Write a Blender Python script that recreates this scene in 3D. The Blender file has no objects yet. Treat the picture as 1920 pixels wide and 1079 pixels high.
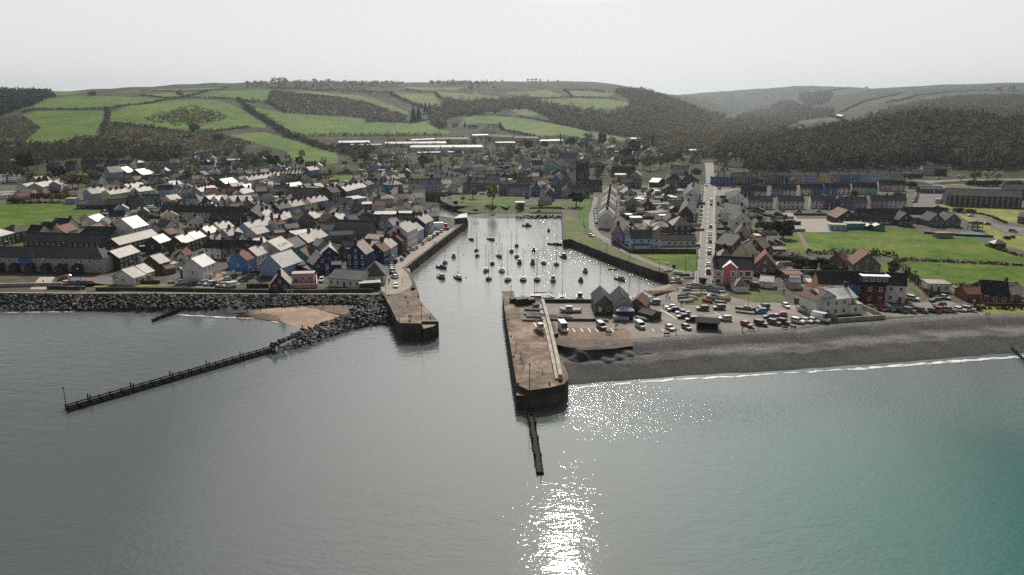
SKY_SAT, SKY_STR, SUN_STR, HAZE, HAZE_G, EXPO, DENOISE, VEIL, VEIL_TOP, GLOW = .5, .042, 5.0, .00008, .7, 0.0, False, .88, .34, 3.4
import bpy, bmesh, math, random
import numpy as np
from mathutils import Vector, Matrix
R_ = random.Random(7)
NR = np.random.default_rng(11)
SC = bpy.context.scene
COL = SC.collection
rad = math.radians

# ------------------------------------------------------------------ camera model
F, CX, CY, TH, CAMZ = 1371.0, 960.0, 539.5, rad(14.3), 75.0
ST, CT = math.sin(TH), math.cos(TH)
GZ = 4.0                                    # level of the town above the water

def ray(px, py):
    u = (px - CX) / F; v = (CY - py) / F
    return u, CT + v * ST, -ST + v * CT

def flat(px, py, z=GZ):
    u, dy, dz = ray(px, py)
    t = (z - CAMZ) / dz
    return u * t, dy * t

def proj(x, y, z):
    d = y * CT - (z - CAMZ) * ST
    w = y * ST + (z - CAMZ) * CT
    return CX + F * x / d, CY - F * w / d

# picture regions used while measuring the photograph: origin and enlargement
REG = dict(a=(0, 285, 7.99), b=(240, 285, 7.99), c=(480, 285, 7.99), d=(700, 285, 7.99), e=(0, 410, 7.99), f=(200, 410, 7.99),
           g=(400, 410, 7.99), h=(620, 400, 7.99), i=(900, 285, 7.99), j=(1100, 285, 7.99), k=(1320, 285, 7.99), l=(1100, 400, 7.99),
           m=(1320, 400, 7.99), n=(920, 530, 7.99), o=(680, 225, 6.857), p=(940, 220, 6.83), D=(400, 420, 4.495), E=(760, 360, 4.495),
           G=(1080, 440, 4.495), H=(1480, 440, 4.316), I=(1480, 260, 4.316), J=(0, 130, 3.996), K=(460, 130, 3.996), L=(900, 130, 3.84),
           M=(1380, 140, 3.556), N=(640, 500, 3.596), O=(100, 540, 3.097), Q=(820, 430, 9.6), S=(1000, 430, 9.6), T=(1180, 500, 9.6),
           U=(1360, 530, 9.6), V=(690, 520, 7.707), Z=(0, 0, 1.0))

def pix(reg, x, y):
    ox, oy, s = REG[reg]
    return ox + x / s, oy + y / s

# ------------------------------------------------------------------ terrain, read from the hill lines
YS = np.array([640, 800, 950, 1100, 1300, 1550, 1850, 2200, 2700, 3400, 4500, 6000.])
TP = {-700: [348, 312, 285, 258, 232, 205, 186, 176, 182, 186, 188, 189],
      0: [348, 314, 288, 262, 235, 207, 186, 173, 178, 184, 188, 189],
      250: [348, 314, 286, 259, 229, 199, 186, 173, 165, 170, 180, 186],
      500: [348, 315, 293, 272, 246, 215, 186, 169, 156.5, 160, 175, 186],
      750: [348, 316, 296, 277, 258, 236, 209, 181, 158, 159, 175, 186],
      950: [348, 316.5, 296.5, 279, 261, 237, 209, 179, 156.5, 158, 175, 186],
      1100: [348, 316.5, 297, 282, 264, 241, 211, 179, 156, 158, 175, 186],
      1200: [348, 316.5, 297, 283, 266, 247, 221, 193, 168, 172, 178, 184],
      1300: [348, 315, 297, 284.5, 269, 256, 241, 221, 200, 188, 182, 176.5],
      1400: [348, 314, 293, 284, 274, 265, 257, 249, 240, 227, 203, 168],
      1500: [348, 312.5, 283, 266, 268, 264, 254, 242, 227, 209, 188, 161.5],
      1600: [348, 312, 277, 250, 256, 252, 241, 229, 213, 193, 171, 166],
      1700: [348, 311, 267, 232, 238, 236, 226, 214, 200, 184, 164, 172],
      1920: [348, 312, 272, 243, 235, 227, 218, 206, 192, 176, 155, 172],
      2700: [348, 312, 275, 250, 238, 227, 218, 207, 193, 178, 158, 174]}
_pk = np.array(sorted(TP)); _A = (_pk - CX) / (F * 1.03)
_v = (CY - np.array([TP[k] for k in _pk], float)) / F
_Z = CAMZ + YS[None, :] * ((-ST + _v * CT) / (CT + _v * ST))
_Z[:, 0] = GZ
NA, NY = 700, 420
GA = np.linspace((-640 - CX) / F, (2560 - CX) / F, NA)
GYr = 640.0 * (6000 / 640.0) ** (np.linspace(0, 1, NY))

def _hermite(x, xp, fp):
    m = np.gradient(fp, xp, axis=0)
    i = np.clip(np.searchsorted(xp, x) - 1, 0, len(xp) - 2)
    h = (xp[i + 1] - xp[i]); t = (x - xp[i]) / h
    t = np.clip(t, 0, 1)
    sh = (slice(None),) + (None,) * (fp.ndim - 1)
    t = t[sh]; h = h[sh]
    return ((2 * t**3 - 3 * t**2 + 1) * fp[i] + (t**3 - 2 * t**2 + t) * h * m[i] + (-2 * t**3 + 3 * t**2) * fp[i + 1] + (t**3 - t**2) * h * m[i + 1])
_G1 = _hermite(GA, _A, _Z)                      # NA x 12
GZg = _hermite(np.log(GYr), np.log(YS), _G1.T).T   # NA x NY
# gentle unevenness of the hills
_XX = GA[:, None] * GYr[None, :]; _YY = np.broadcast_to(GYr[None, :], _XX.shape)
_amp = np.clip((_YY - 900) / 1500, 0, 1)
GZg = GZg + _amp * (2.2 * np.sin(_XX / 61 + 1.3 * np.sin(_YY / 97)) * np.sin(_YY / 83 + .7) + 1.1 * np.sin(_XX / 23 + _YY / 37) + 3.0 * np.sin(_XX / 170 + 2) * np.cos(_YY / 210))
GZg[:, 0] = GZ
GZg = np.maximum(GZg, 3.2)
_lY0, _lY1 = math.log(640.0), math.log(6000.0)

def tz(x, y):
    """ground level at x, y (numpy arrays or floats)"""
    x = np.asarray(x, float); y = np.asarray(y, float)
    yc = np.clip(y, 640.0, 5999.0)
    fa = np.clip((x / yc - GA[0]) / (GA[1] - GA[0]), 0, NA - 1.001)
    fy = np.clip((np.log(yc) - _lY0) / (_lY1 - _lY0) * (NY - 1), 0, NY - 1.001)
    i = fa.astype(int); j = fy.astype(int); a = fa - i; b = fy - j
    z = (GZg[i, j] * (1 - a) + GZg[i + 1, j] * a) * (1 - b) + (GZg[i, j + 1] * (1 - a) + GZg[i + 1, j + 1] * a) * b
    return np.where(y <= 640, GZ, z)

_march = 640.0 * (6000 / 640.0) ** np.linspace(0, 1, 1600)
def at(px, py, h=0.0):
    """world point h metres above the ground that shows at picture point px, py"""
    u, dy, dz = ray(px, py)
    if dz < 0:
        t = (GZ + h - CAMZ) / dz
        if 0 < dy * t <= 640: return u * t, dy * t, GZ
    X = u / dy * _march; Zr = CAMZ + dz / dy * _march
    d = Zr - (tz(X, _march) + h)
    k = int(np.argmax(d < 0)) if (d < 0).any() else len(d) - 1
    if k > 0 and d[k] < 0:
        f = d[k - 1] / (d[k - 1] - d[k] + 1e-9)
        yy = _march[k - 1] + f * (_march[k] - _march[k - 1])
    else: yy = _march[k]
    return u / dy * yy, yy, float(tz(u / dy * yy, yy))

def inpoly(px, py, poly):
    px = np.asarray(px); py = np.asarray(py)
    r = np.zeros(px.shape, bool); n = len(poly)
    for k in range(n):
        x1, y1 = poly[k]; x2, y2 = poly[(k + 1) % n]
        if y1 == y2: continue
        c = ((y1 > py) != (y2 > py)) & (px < (x2 - x1) * (py - y1) / (y2 - y1) + x1)
        r ^= c
    return r

# ------------------------------------------------------------------ objects and their words
def link(name, data=None, parent=None, loc=None, rz=None):
    o = bpy.data.objects.new(name, data); COL.objects.link(o)
    if parent is not None: o.parent = parent
    if loc is not None: o.location = loc
    if rz is not None: o.rotation_euler = (0, 0, rz)
    return o

ALL = []                                      # every thing, for the closing pass over the labels
def thing(name, label, cat, loc=(0, 0, 0), rz=0.0, group=None, data=None, desc=None):
    o = link(name, data, None, loc, rz)
    o['label'] = label; o['category'] = cat
    if group: o['group'] = group
    ALL.append(o)
    return o

def struct(name, data, kind='structure'):
    o = link(name, data); o['kind'] = kind
    return o

ORD = ['first', 'second', 'third', 'fourth', 'fifth', 'sixth', 'seventh', 'eighth', 'ninth', 'tenth', 'eleventh', 'twelfth', 'thirteenth', 'fourteenth',
       'fifteenth', 'sixteenth', 'seventeenth', 'eighteenth', 'nineteenth', 'twentieth']
def ordinal(k):
    if k < 20: return ORD[k]
    t = ['', '', 'twenty', 'thirty', 'forty', 'fifty', 'sixty', 'seventy'][(k + 1) // 10]
    if (k + 1) % 10 == 0: return t[:-1] + 'ieth'
    return t + '-' + ORD[(k + 1) % 10 - 1]

MARKS = [('the dark church tower', 1085, 330), ('the pink corner house', 1376, 500), ('the white clubhouse on the beach', 1560, 575),
         ('the pale blue harbour hotel', 1208, 455), ('the lilac gabled house', 1159, 445), ('the school', 1620, 412), ('the long brick block', 1845, 372),
         ('the tall navy gable on the quay', 668, 490), ('the roof lettered CAFE', 530, 468), ('the long grey seafront terrace', 90, 488),
         ('the playing field', 60, 395), ('the chapel with arched windows', 430, 405), ('the dark stone hall', 580, 368), ('the white factory roofs', 830, 268),
         ('the dark teal corner house', 740, 350), ('the river bridge', 815, 363), ('the footbridge at the river mouth', 840, 386),
         ('the roundabout', 1372, 362), ('the boat sheds', 1145, 572), ('the royal blue villa', 1352, 336), ('the caravan park', 18, 340),
         ('the turquoise terrace', 305, 316), ('the rows up the hillside', 400, 288), ('the oval town green', 640, 335), ('the beach shelter', 1325, 610),
         ('the white promenade house', 395, 500), ('the sky blue gable', 508, 510), ('the white-roofed halls', 260, 322), ('the blue factory', 655, 265),
         ('the red brick bungalow', 1870, 555), ('the walled lawn by the main street', 1265, 485), ('the grassy dinghy park', 1325, 555),
         ('the quay car row', 800, 460), ('the stone pub by the river', 880, 350), ('the hilltop skyline', 950, 160), ('the wooded hill', 1700, 270),
         ('the white villa above the street', 1378, 305), ('the big dark tree on the green', 1080, 372), ('the harbour banks', 1100, 430)]
def near_mark(px, py):
    best = min(MARKS, key=lambda m: (m[1] - px) ** 2 + ((m[2] - py) * 2.2) ** 2)
    dx, dy = px - best[1], (py - best[2]) * 2.2
    d = math.hypot(dx, dy)
    if d < 28: rel = 'close by'
    elif dy < -abs(dx) * .9: rel = 'behind'
    elif dy > abs(dx) * .9: rel = 'before'
    else: rel = 'left of' if dx < 0 else 'right of'
    return rel, best[0], d

PEND = {}                                     # description -> things that share it so far
def place_label(o, desc, px, py):
    rel, mk, d = near_mark(px, py)
    PEND.setdefault((desc, rel, mk), []).append((d, o))

def close_labels():
    for (desc, rel, mk), rows in PEND.items():
        rows.sort(key=lambda r: r[0])
        for k, (d, o) in enumerate(rows):
            o['label'] = f'{desc} {rel} {mk}' if k == 0 else f'{desc} {rel} {mk}, {ordinal(k)} out'

# ------------------------------------------------------------------ mesh builder
class MB:
    def __init__(s): s.v = []; s.f = []; s.m = []
    def face(s, pts, m=0):
        k = len(s.v); s.v += [tuple(p) for p in pts]; s.f.append(tuple(range(k, k + len(pts)))); s.m.append(m)
    def hexa(s, p, m=0):
        """8 corners: bottom ring 0-3 anticlockwise seen from above, top ring 4-7"""
        k = len(s.v); s.v += [tuple(q) for q in p]
        for q in ((3, 2, 1, 0), (4, 5, 6, 7), (0, 1, 5, 4), (1, 2, 6, 5), (2, 3, 7, 6), (3, 0, 4, 7)):
            s.f.append(tuple(k + i for i in q)); s.m.append(m)
    def box(s, x0, y0, z0, x1, y1, z1, m=0):
        s.hexa([(x0, y0, z0), (x1, y0, z0), (x1, y1, z0), (x0, y1, z0), (x0, y0, z1), (x1, y0, z1), (x1, y1, z1), (x0, y1, z1)], m)
    def taper(s, x0, y0, z0, x1, y1, z1, i, m=0):
        s.hexa([(x0, y0, z0), (x1, y0, z0), (x1, y1, z0), (x0, y1, z0), (x0 + i, y0 + i, z1), (x1 - i, y0 + i, z1), (x1 - i, y1 - i, z1), (x0 + i, y1 - i, z1)], m)
    def loft(s, rings, m=0, caps=True):
        k = len(s.v); n = len(rings[0])
        for r in rings: s.v += [tuple(p) for p in r]
        for a in range(len(rings) - 1):
            for b in range(n):
                c = (b + 1) % n
                s.f.append((k + a * n + b, k + a * n + c, k + (a + 1) * n + c, k + (a + 1) * n + b)); s.m.append(m)
        if caps:
            s.f.append(tuple(k + b for b in reversed(range(n)))); s.m.append(m)
            e = k + (len(rings) - 1) * n
            s.f.append(tuple(e + b for b in range(n))); s.m.append(m)
    def tube(s, p, q, r0, r1=None, n=6, m=0):
        p = Vector(p); q = Vector(q); d = (q - p).normalized()
        a = d.orthogonal().normalized(); b = d.cross(a)
        r1 = r0 if r1 is None else r1
        ring = lambda c, r: [c + (a * math.cos(t) + b * math.sin(t)) * r for t in [2 * math.pi * i / n for i in range(n)]]
        s.loft([ring(p, r0), ring(q, r1)], m)
    def path(s, pts, rs, n=6, m=0):
        for i in range(len(pts) - 1): s.tube(pts[i], pts[i + 1], rs[i], rs[i + 1], n, m)
    def mesh(s, name, mats, smooth=False):
        me = bpy.data.meshes.new(name); me.from_pydata(s.v, [], s.f)
        for mt in (mats if isinstance(mats, (list, tuple)) else [mats]): me.materials.append(mt)
        me.polygons.foreach_set('material_index', s.m)
        if smooth: me.polygons.foreach_set('use_smooth', [True] * len(s.f))
        me.update(); return me

def np_mesh(name, V, Q, mats, mi=None, smooth=False):
    me = bpy.data.meshes.new(name)
    V = np.asarray(V, np.float32); Q = np.asarray(Q, np.int32); k = Q.shape[1]
    me.vertices.add(len(V)); me.vertices.foreach_set('co', V.ravel())
    me.loops.add(Q.size); me.loops.foreach_set('vertex_index', Q.ravel())
    me.polygons.add(len(Q)); me.polygons.foreach_set('loop_start', np.arange(0, Q.size, k, dtype=np.int32))
    for mt in (mats if isinstance(mats, (list, tuple)) else [mats]): me.materials.append(mt)
    if mi is not None: me.polygons.foreach_set('material_index', np.asarray(mi, np.int32))
    if smooth: me.polygons.foreach_set('use_smooth', np.ones(len(Q), bool))
    me.update(calc_edges=True); return me

def poly_mesh(name, pts, mat):
    """flat or sloped polygon (points x, y, z), cut into triangles"""
    bm = bmesh.new(); vs = [bm.verts.new(p) for p in pts]
    f = bm.faces.new(vs)
    f.normal_update()
    if f.normal.z < 0: f.normal_flip()
    bmesh.ops.triangulate(bm, faces=[f])
    me = bpy.data.meshes.new(name); bm.to_mesh(me); bm.free(); me.materials.append(mat); return me

def sheet(name, reg, pts, mat, lift, label=None):
    """a surface laid on the level ground of the town"""
    P = []
    for x, y in pts:
        p = at(*pix(reg, x, y)); P.append((p[0], p[1], p[2] + lift))
    o = struct(name, poly_mesh(name, P, mat))
    return o

# ------------------------------------------------------------------ materials
MATS = {}
def mat(name, col, rough=.8, spec=.12, var=.25, scale=.6, bump=0., col2=None, scale2=None, metal=0., detail=4, mixw=(.35, .65), leaf=0.):
    if name in MATS: return MATS[name]
    m = bpy.data.materials.new(name); m.use_nodes = True; nt = m.node_tree; N = nt.nodes; L = nt.links
    b = N['Principled BSDF']; b.inputs['Roughness'].default_value = rough; b.inputs['Specular IOR Level'].default_value = spec; b.inputs['Metallic'].default_value = metal
    geo = N.new('ShaderNodeNewGeometry')
    n1 = N.new('ShaderNodeTexNoise'); n1.inputs['Scale'].default_value = scale; n1.inputs['Detail'].default_value = detail
    L.new(geo.outputs['Position'], n1.inputs['Vector'])
    rmp = N.new('ShaderNodeMapRange'); rmp.inputs['From Min'].default_value = .3; rmp.inputs['From Max'].default_value = .7
    rmp.inputs['To Min'].default_value = 1 - var; rmp.inputs['To Max'].default_value = 1 + var
    L.new(n1.outputs['Fac'], rmp.inputs['Value'])
    mul = N.new('ShaderNodeMix'); mul.data_type = 'RGBA'; mul.blend_type = 'MULTIPLY'; mul.inputs['Factor'].default_value = 1
    if col2 is None: mul.inputs['A'].default_value = (*col, 1)
    else:
        mx = N.new('ShaderNodeMix'); mx.data_type = 'RGBA'
        cols = [col] + (list(col2) if isinstance(col2[0], (tuple, list)) else [col2])
        n2 = N.new('ShaderNodeTexNoise'); n2.inputs['Scale'].default_value = scale2 or scale * .2; n2.inputs['Detail'].default_value = 3
        L.new(geo.outputs['Position'], n2.inputs['Vector'])
        cr = N.new('ShaderNodeValToRGB'); e = cr.color_ramp.elements
        e[0].position = mixw[0]; e[0].color = (*cols[0], 1); e[1].position = mixw[1]; e[1].color = (*cols[-1], 1)
        for q in range(1, len(cols) - 1):
            x = e.new(mixw[0] + (mixw[1] - mixw[0]) * q / (len(cols) - 1)); x.color = (*cols[q], 1)
        L.new(n2.outputs['Fac'], cr.inputs['Fac']); L.new(cr.outputs['Color'], mul.inputs['A'])
        N.remove(mx)
    L.new(rmp.outputs['Result'], mul.inputs['B']); L.new(mul.outputs['Result'], b.inputs['Base Color'])
    if bump:
        bp = N.new('ShaderNodeBump'); bp.inputs['Strength'].default_value = 1; bp.inputs['Distance'].default_value = bump
        L.new(n1.outputs['Fac'], bp.inputs['Height']); L.new(bp.outputs['Normal'], b.inputs['Normal'])
    if leaf:                                  # leaves and twigs let some of the light through
        tr = N.new('ShaderNodeBsdfTranslucent'); ms = N.new('ShaderNodeMixShader'); ms.inputs['Fac'].default_value = leaf
        L.new(mul.outputs['Result'], tr.inputs['Color']); L.new(b.outputs[0], ms.inputs[1]); L.new(tr.outputs[0], ms.inputs[2]); L.new(ms.outputs[0], N['Material Output'].inputs['Surface'])
    MATS[name] = m; return m

WALLC = dict(w=((.66, .66, .64), 'white'), c=((.62, .54, .40), 'cream'), g=((.36, .35, .34), 'grey'), s=((.15, .135, .12), 'stone'), k=((.058, .053, .05), 'dark brick'),
             b=((.055, .16, .36), 'blue'), B=((.035, .07, .26), 'royal blue'), n=((.018, .026, .10), 'navy'), l=((.28, .37, .54), 'light blue'), C=((.36, .58, .70), 'sky blue'),
             v=((.32, .20, .40), 'purple'), V=((.32, .33, .52), 'lavender'), p=((.52, .33, .38), 'pink'), r=((.12, .03, .033), 'crimson'), R=((.60, .17, .21), 'coral pink'),
             y=((.62, .50, .18), 'yellow'), Y=((.48, .50, .30), 'pale green'), t=((.05, .26, .27), 'turquoise'), T=((.012, .12, .20), 'dark teal'), m=((.22, .48, .38), 'mint'),
             M=((.20, .03, .16), 'plum'), o=((.62, .36, .24), 'apricot'), u=((.20, .075, .05), 'red brick'))
ROOFC = dict(W=((.62, .61, .59), 'white', .5), d=((.040, .041, .045), 'dark slate', .72), s=((.10, .098, .10), 'slate', .66), q=((.27, .225, .19), 'pale slate', .6), r=((.17, .08, .052), 'brown tiled', .7),
             z=((.31, .29, .265), 'white', .52), l=((.30, .36, .44), 'blue-grey', .5))  # z is paled: sun glare on the slopes put into the colour
def wallm(c): return mat('wall_paint_' + c, WALLC[c][0], .75, .25, .12, .35)
def roofm(c): return mat('roof_' + c, ROOFC[c][0], ROOFC[c][2], .09 if c in 'dsr' else .32, .3, .8, bump=.02, col2=tuple(q * .72 for q in ROOFC[c][0]), scale2=.11)
M_glass = mat('window_glass', (.02, .025, .03), .08, .6, .1)
M_white = mat('white_paint', (.78, .78, .76), .45, .4, .06)
M_dark = mat('dark_paint', (.02, .02, .022), .5, .4, .1)
M_chim = mat('chimney_brick', (.07, .045, .038), .85, .2, .3, 1.5)
M_pot = mat('chimney_pot', (.32, .14, .08), .8, .2, .2)
M_stone = mat('pier_stone', (.10, .08, .062), .88, .12, .45, .35, bump=.05, col2=(.055, .047, .04), scale2=.12)
M_deck = mat('pier_deck', (.16, .115, .085), .85, .12, .4, .9, bump=.02, col2=((.10, .073, .056), (.19, .138, .10), (.26, .20, .15)), scale2=.11, detail=8)
M_conc = mat('concrete', (.34, .30, .26), .85, .12, .25, .4)
M_tar = mat('tarmac', (.115, .108, .10), .88, .12, .22, .25, col2=(.15, .135, .125), scale2=.05)
M_road = mat('road_tarmac', (.17, .16, .15), .85, .12, .16, .2)
M_pave = mat('pavement', (.26, .225, .195), .85, .12, .18, .4)
M_park = mat('car_park_gravel', (.22, .195, .17), .88, .12, .22, .18, col2=(.165, .15, .135), scale2=.035)
M_line = mat('road_paint', (.75, .75, .72), .6, .3, .15)
M_wood = mat('wet_timber', (.022, .018, .015), .8, .08, .4, 1.2)
M_iron = mat('dark_iron', (.03, .03, .032), .7, .15, .2)
M_red = mat('red_paint', (.5, .03, .02), .5, .4, .1)
M_soil = mat('bare_soil', (.12, .085, .062), .92, .15, .4, .5, col2=(.075, .062, .052), scale2=.12, detail=7)
# ------------------------------------------------------------------ hills and fields
M_scrub = mat('scrub_ground', (.04, .04, .019), .95, .06, .5, .09, col2=((.026, .032, .012), (.06, .05, .025), (.038, .048, .015)), scale2=.014)
M_grass = mat('pasture_grass', (.066, .118, .005), .9, .08, .26, .07, col2=((.046, .095, .004), (.076, .125, .006), (.092, .122, .012)), scale2=.009, detail=6)
M_grass2 = mat('upland_grass', (.085, .115, .02), .9, .08, .22, .04, col2=((.068, .10, .014), (.11, .125, .03)), scale2=.006, detail=6)
M_lawn = mat('mown_lawn', (.066, .115, .006), .9, .08, .3, .35, col2=((.042, .085, .004), (.075, .122, .007), (.098, .125, .018)), scale2=.035, detail=6)
M_rough = mat('rough_grass', (.085, .105, .022), .92, .15, .35, .5, col2=((.055, .085, .016), (.12, .105, .04)), scale2=.07, detail=6)
M_dry = mat('dry_yellow_grass', (.19, .185, .04), .92, .15, .25, .3, col2=((.13, .15, .03), (.22, .20, .06)), scale2=.05, detail=6)
M_far = mat('far_pasture', (.068, .072, .042), .95, .06, .2, .02, col2=((.055, .06, .038), (.085, .088, .048)), scale2=.005)  # greyer than the nearer grass: distance haze put into the colour
FIELDS = [
 ('J', [(165,560),(310,440),(170,345),(300,312),(785,312),(760,505),(560,515),(500,560)], 0, 1900),
 ('J', [(215,300),(350,220),(560,200),(900,205),(1200,215),(1250,225),(1050,265),(840,290),(400,305)], 0, 2300),
 ('J', [(830,320),(1000,270),(1250,235),(1480,228),(1650,235),(1780,285),(1910,360),(1880,430),(1640,460),(1330,470),(1100,425),(830,405)], 0, 1900),
 ('J', [(1060,190),(1300,175),(1560,170),(1640,160),(1480,200),(1400,212),(1050,198)], 0, 2700),
 ('J', [(860,172),(1080,155),(1680,137),(1640,152),(1060,168)], 1, 2900),
 ('J', [(330,175),(640,168),(560,188),(430,195)], 1, 2700),
 ('J', [(1480,210),(1650,165),(1918,157),(2020,157),(2000,235),(1918,240),(1760,225),(1640,213)], 0, 2700),
 ('K', [(290,172),(480,167),(640,178),(850,198),(1050,250),(1220,320),(1210,345),(1100,310),(900,240),(700,207),(500,187)], 1, 2500),
 ('K', [(60,285),(300,330),(600,350),(870,370),(920,395),(1200,400),(1350,390),(1440,450),(1540,465),(1500,490),(900,495),(500,500),(340,500),(200,400),(60,320)], 0, 1900),
 ('K', [(-40,300),(10,335),(160,410),(150,440),(0,430),(-60,400)], 0, 1900),
 ('K', [(-110,500),(0,480),(150,472),(340,530),(500,580),(690,630),(700,700),(480,720),(380,690),(300,610),(100,560)], 0, 1500),
 ('K', [(1100,182),(1250,177),(1420,197),(1480,290),(1250,260),(1100,195)], 1, 2300),
 ('K', [(1200,157),(1420,167),(1900,202),(1918,240),(1700,245),(1470,215),(1400,190)], 1, 2600),
 ('K', [(1200,133),(1640,137),(1590,160),(1200,152)], 1, 3200),
 ('L', [(-130,345),(0,330),(200,345),(560,395),(780,445),(820,520),(600,490),(430,495),(160,440),(150,400),(0,385),(-130,400)], 0, 1900),
 ('L', [(820,457),(1080,502),(1060,527),(830,530)], 0, 1700),
 ('L', [(180,167),(480,152),(650,205),(400,210),(340,205)], 1, 2900),
 ('L', [(620,157),(780,160),(980,180),(880,205),(700,205)], 1, 2900),
 ('L', [(430,215),(720,209),(920,213),(1075,240),(1070,290),(900,320),(650,285),(500,245)], 1, 2400),
 ('L', [(-60,165),(60,190),(190,215),(100,240),(-60,240)], 1, 2600),
 ('L', [(220,290),(330,285),(450,330),(290,335)], 1, 2000),
 ('M', [(1740,300),(1920,280),(2060,280),(2060,345),(1920,345),(1700,330)], 0, 1500),
 ('M', [(1430,340),(1560,345),(1560,352),(1440,350)], 0, 1500),
 ('M', [(420,310),(640,290),(850,290),(760,330),(430,330)], 2, 3800),
 ('M', [(680,235),(900,170),(1100,130),(1200,125),(1000,190),(720,248)], 2, 5600),
 ('M', [(900,255),(1050,200),(1300,140),(1600,100),(1900,75),(1920,110),(1500,150),(1150,200)], 2, 5600),
 ('M', [(640,110),(760,95),(900,95),(800,130),(650,140)], 2, 5600),
 ('M', [(1000,95),(1500,70),(2000,45),(2000,62),(1500,90),(1020,115)], 2, 5600),
]
_cx = (_XX[:-1, :-1] + _XX[1:, 1:]) / 2; _cy = (_YY[:-1, :-1] + _YY[1:, 1:]) / 2; _cz = (GZg[:-1, :-1] + GZg[1:, 1:]) / 2
_fpx, _fpy = proj(_cx, _cy, _cz)
# what the camera can see of the hills: running maximum of the elevation angle along every column
_el = (_cz - CAMZ) / _cy; _vis = _el >= np.maximum.accumulate(_el, axis=1) - .004
_own = np.full(_cx.shape, -1)
for q, (rg, pl, kind, ymax) in enumerate(FIELDS):
    P = [pix(rg, *p) for p in pl]
    ok = inpoly(_fpx, _fpy, P) & (_cy < ymax) & _vis & (_own < 0)
    _own[ok] = q
_vid = np.arange(NA * NY).reshape(NA, NY)
_quad = np.stack([_vid[:-1, :-1], _vid[1:, :-1], _vid[1:, 1:], _vid[:-1, 1:]], -1)
_V = np.stack([_XX, _YY, GZg], -1).reshape(-1, 3)
def part_of_grid(name, mask, m, kind='structure'):
    q = _quad[mask]
    if not len(q): return None
    u, inv = np.unique(q, return_inverse=True)
    return struct(name, np_mesh(name, _V[u], inv.reshape(-1, 4), m, smooth=True), kind)
part_of_grid('hillside', _own < 0, M_scrub)
for q, fd in enumerate(FIELDS): part_of_grid('field', _own == q, (M_grass, M_grass2, M_far)[fd[2]])

# ------------------------------------------------------------------ sea, harbour and river
def water_material():
    m = bpy.data.materials.new('sea_water'); m.use_nodes = True; nt = m.node_tree; N = nt.nodes; L = nt.links
    b = N['Principled BSDF']; b.inputs['IOR'].default_value = 1.333; b.inputs['Roughness'].default_value = WATER['rough']; b.inputs['Specular IOR Level'].default_value = .5
    geo = N.new('ShaderNodeNewGeometry'); sep = N.new('ShaderNodeSeparateXYZ'); L.new(geo.outputs['Position'], sep.inputs[0])
    def mr(sock, a, c, lo=0., hi=1., smooth=True):
        r = N.new('ShaderNodeMapRange'); r.interpolation_type = 'SMOOTHSTEP' if smooth else 'LINEAR'
        r.inputs['From Min'].default_value = a; r.inputs['From Max'].default_value = c; r.inputs['To Min'].default_value = lo; r.inputs['To Max'].default_value = hi
        L.new(sock, r.inputs['Value']); return r.outputs['Result']
    def op(o, a, c):
        n = N.new('ShaderNodeMath'); n.operation = o
        for i, s in enumerate((a, c)):
            if isinstance(s, (int, float)): n.inputs[i].default_value = s
            else: L.new(s, n.inputs[i])
        return n.outputs[0]
    big = N.new('ShaderNodeTexNoise'); big.inputs['Scale'].default_value = .018; big.inputs['Detail'].default_value = 3; L.new(geo.outputs['Position'], big.inputs['Vector'])
    xx = op('ADD', sep.outputs['X'], op('MULTIPLY', op('SUBTRACT', big.outputs['Fac'], .5), 45.))
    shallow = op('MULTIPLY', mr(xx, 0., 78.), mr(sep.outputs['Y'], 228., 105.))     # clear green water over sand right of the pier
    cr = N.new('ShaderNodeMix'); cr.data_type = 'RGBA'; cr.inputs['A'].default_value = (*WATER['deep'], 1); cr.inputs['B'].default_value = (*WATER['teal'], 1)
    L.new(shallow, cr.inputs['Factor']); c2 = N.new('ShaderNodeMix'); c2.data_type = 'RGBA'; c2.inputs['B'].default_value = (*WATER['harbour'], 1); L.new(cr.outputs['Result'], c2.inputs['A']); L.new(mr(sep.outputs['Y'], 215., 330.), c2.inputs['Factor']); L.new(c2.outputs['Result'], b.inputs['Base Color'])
    # ripples: a broad chop, small wavelets and, near the shore and inside the harbour, steeper ones
    def noise(scale, sx, sy, rot, det, rough=.55):
        mp = N.new('ShaderNodeMapping'); mp.inputs['Rotation'].default_value = (0, 0, rot); mp.inputs['Scale'].default_value = (sx, sy, 1); L.new(geo.outputs['Position'], mp.inputs['Vector'])
        n = N.new('ShaderNodeTexNoise'); n.inputs['Scale'].default_value = scale; n.inputs['Detail'].default_value = det; n.inputs['Roughness'].default_value = rough
        L.new(mp.outputs['Vector'], n.inputs['Vector']); return n.outputs['Fac']
    patch = noise(.011, 1, 1, .3, 2); slick = mr(patch, .38, .62, .45, 1.15)
    h1 = op('MULTIPLY', noise(.30, .55, 1.3, .5, 2), WATER['a1'])
    h2 = op('MULTIPLY', noise(1.1, .7, 1.25, -.25, 3), WATER['a2'])
    shore = op('MULTIPLY', op('POWER', mr(sep.outputs['Y'], 112., 181.), 2.2), mr(sep.outputs['X'], 5., 15.))
    harb = mr(sep.outputs['Y'], 300., 420., 0., WATER['harb'])
    h3 = op('MULTIPLY', noise(1.6, .8, 1.2, .1, 2), op('MULTIPLY', op('ADD', shore, harb), WATER['a3']))
    hh = op('MULTIPLY', op('ADD', op('ADD', h1, h2), h3), slick)
    bp = N.new('ShaderNodeBump'); bp.inputs['Strength'].default_value = 1; bp.inputs['Distance'].default_value = 1
    L.new(hh, bp.inputs['Height']); L.new(bp.outputs['Normal'], b.inputs['Normal'])
    return m
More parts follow.
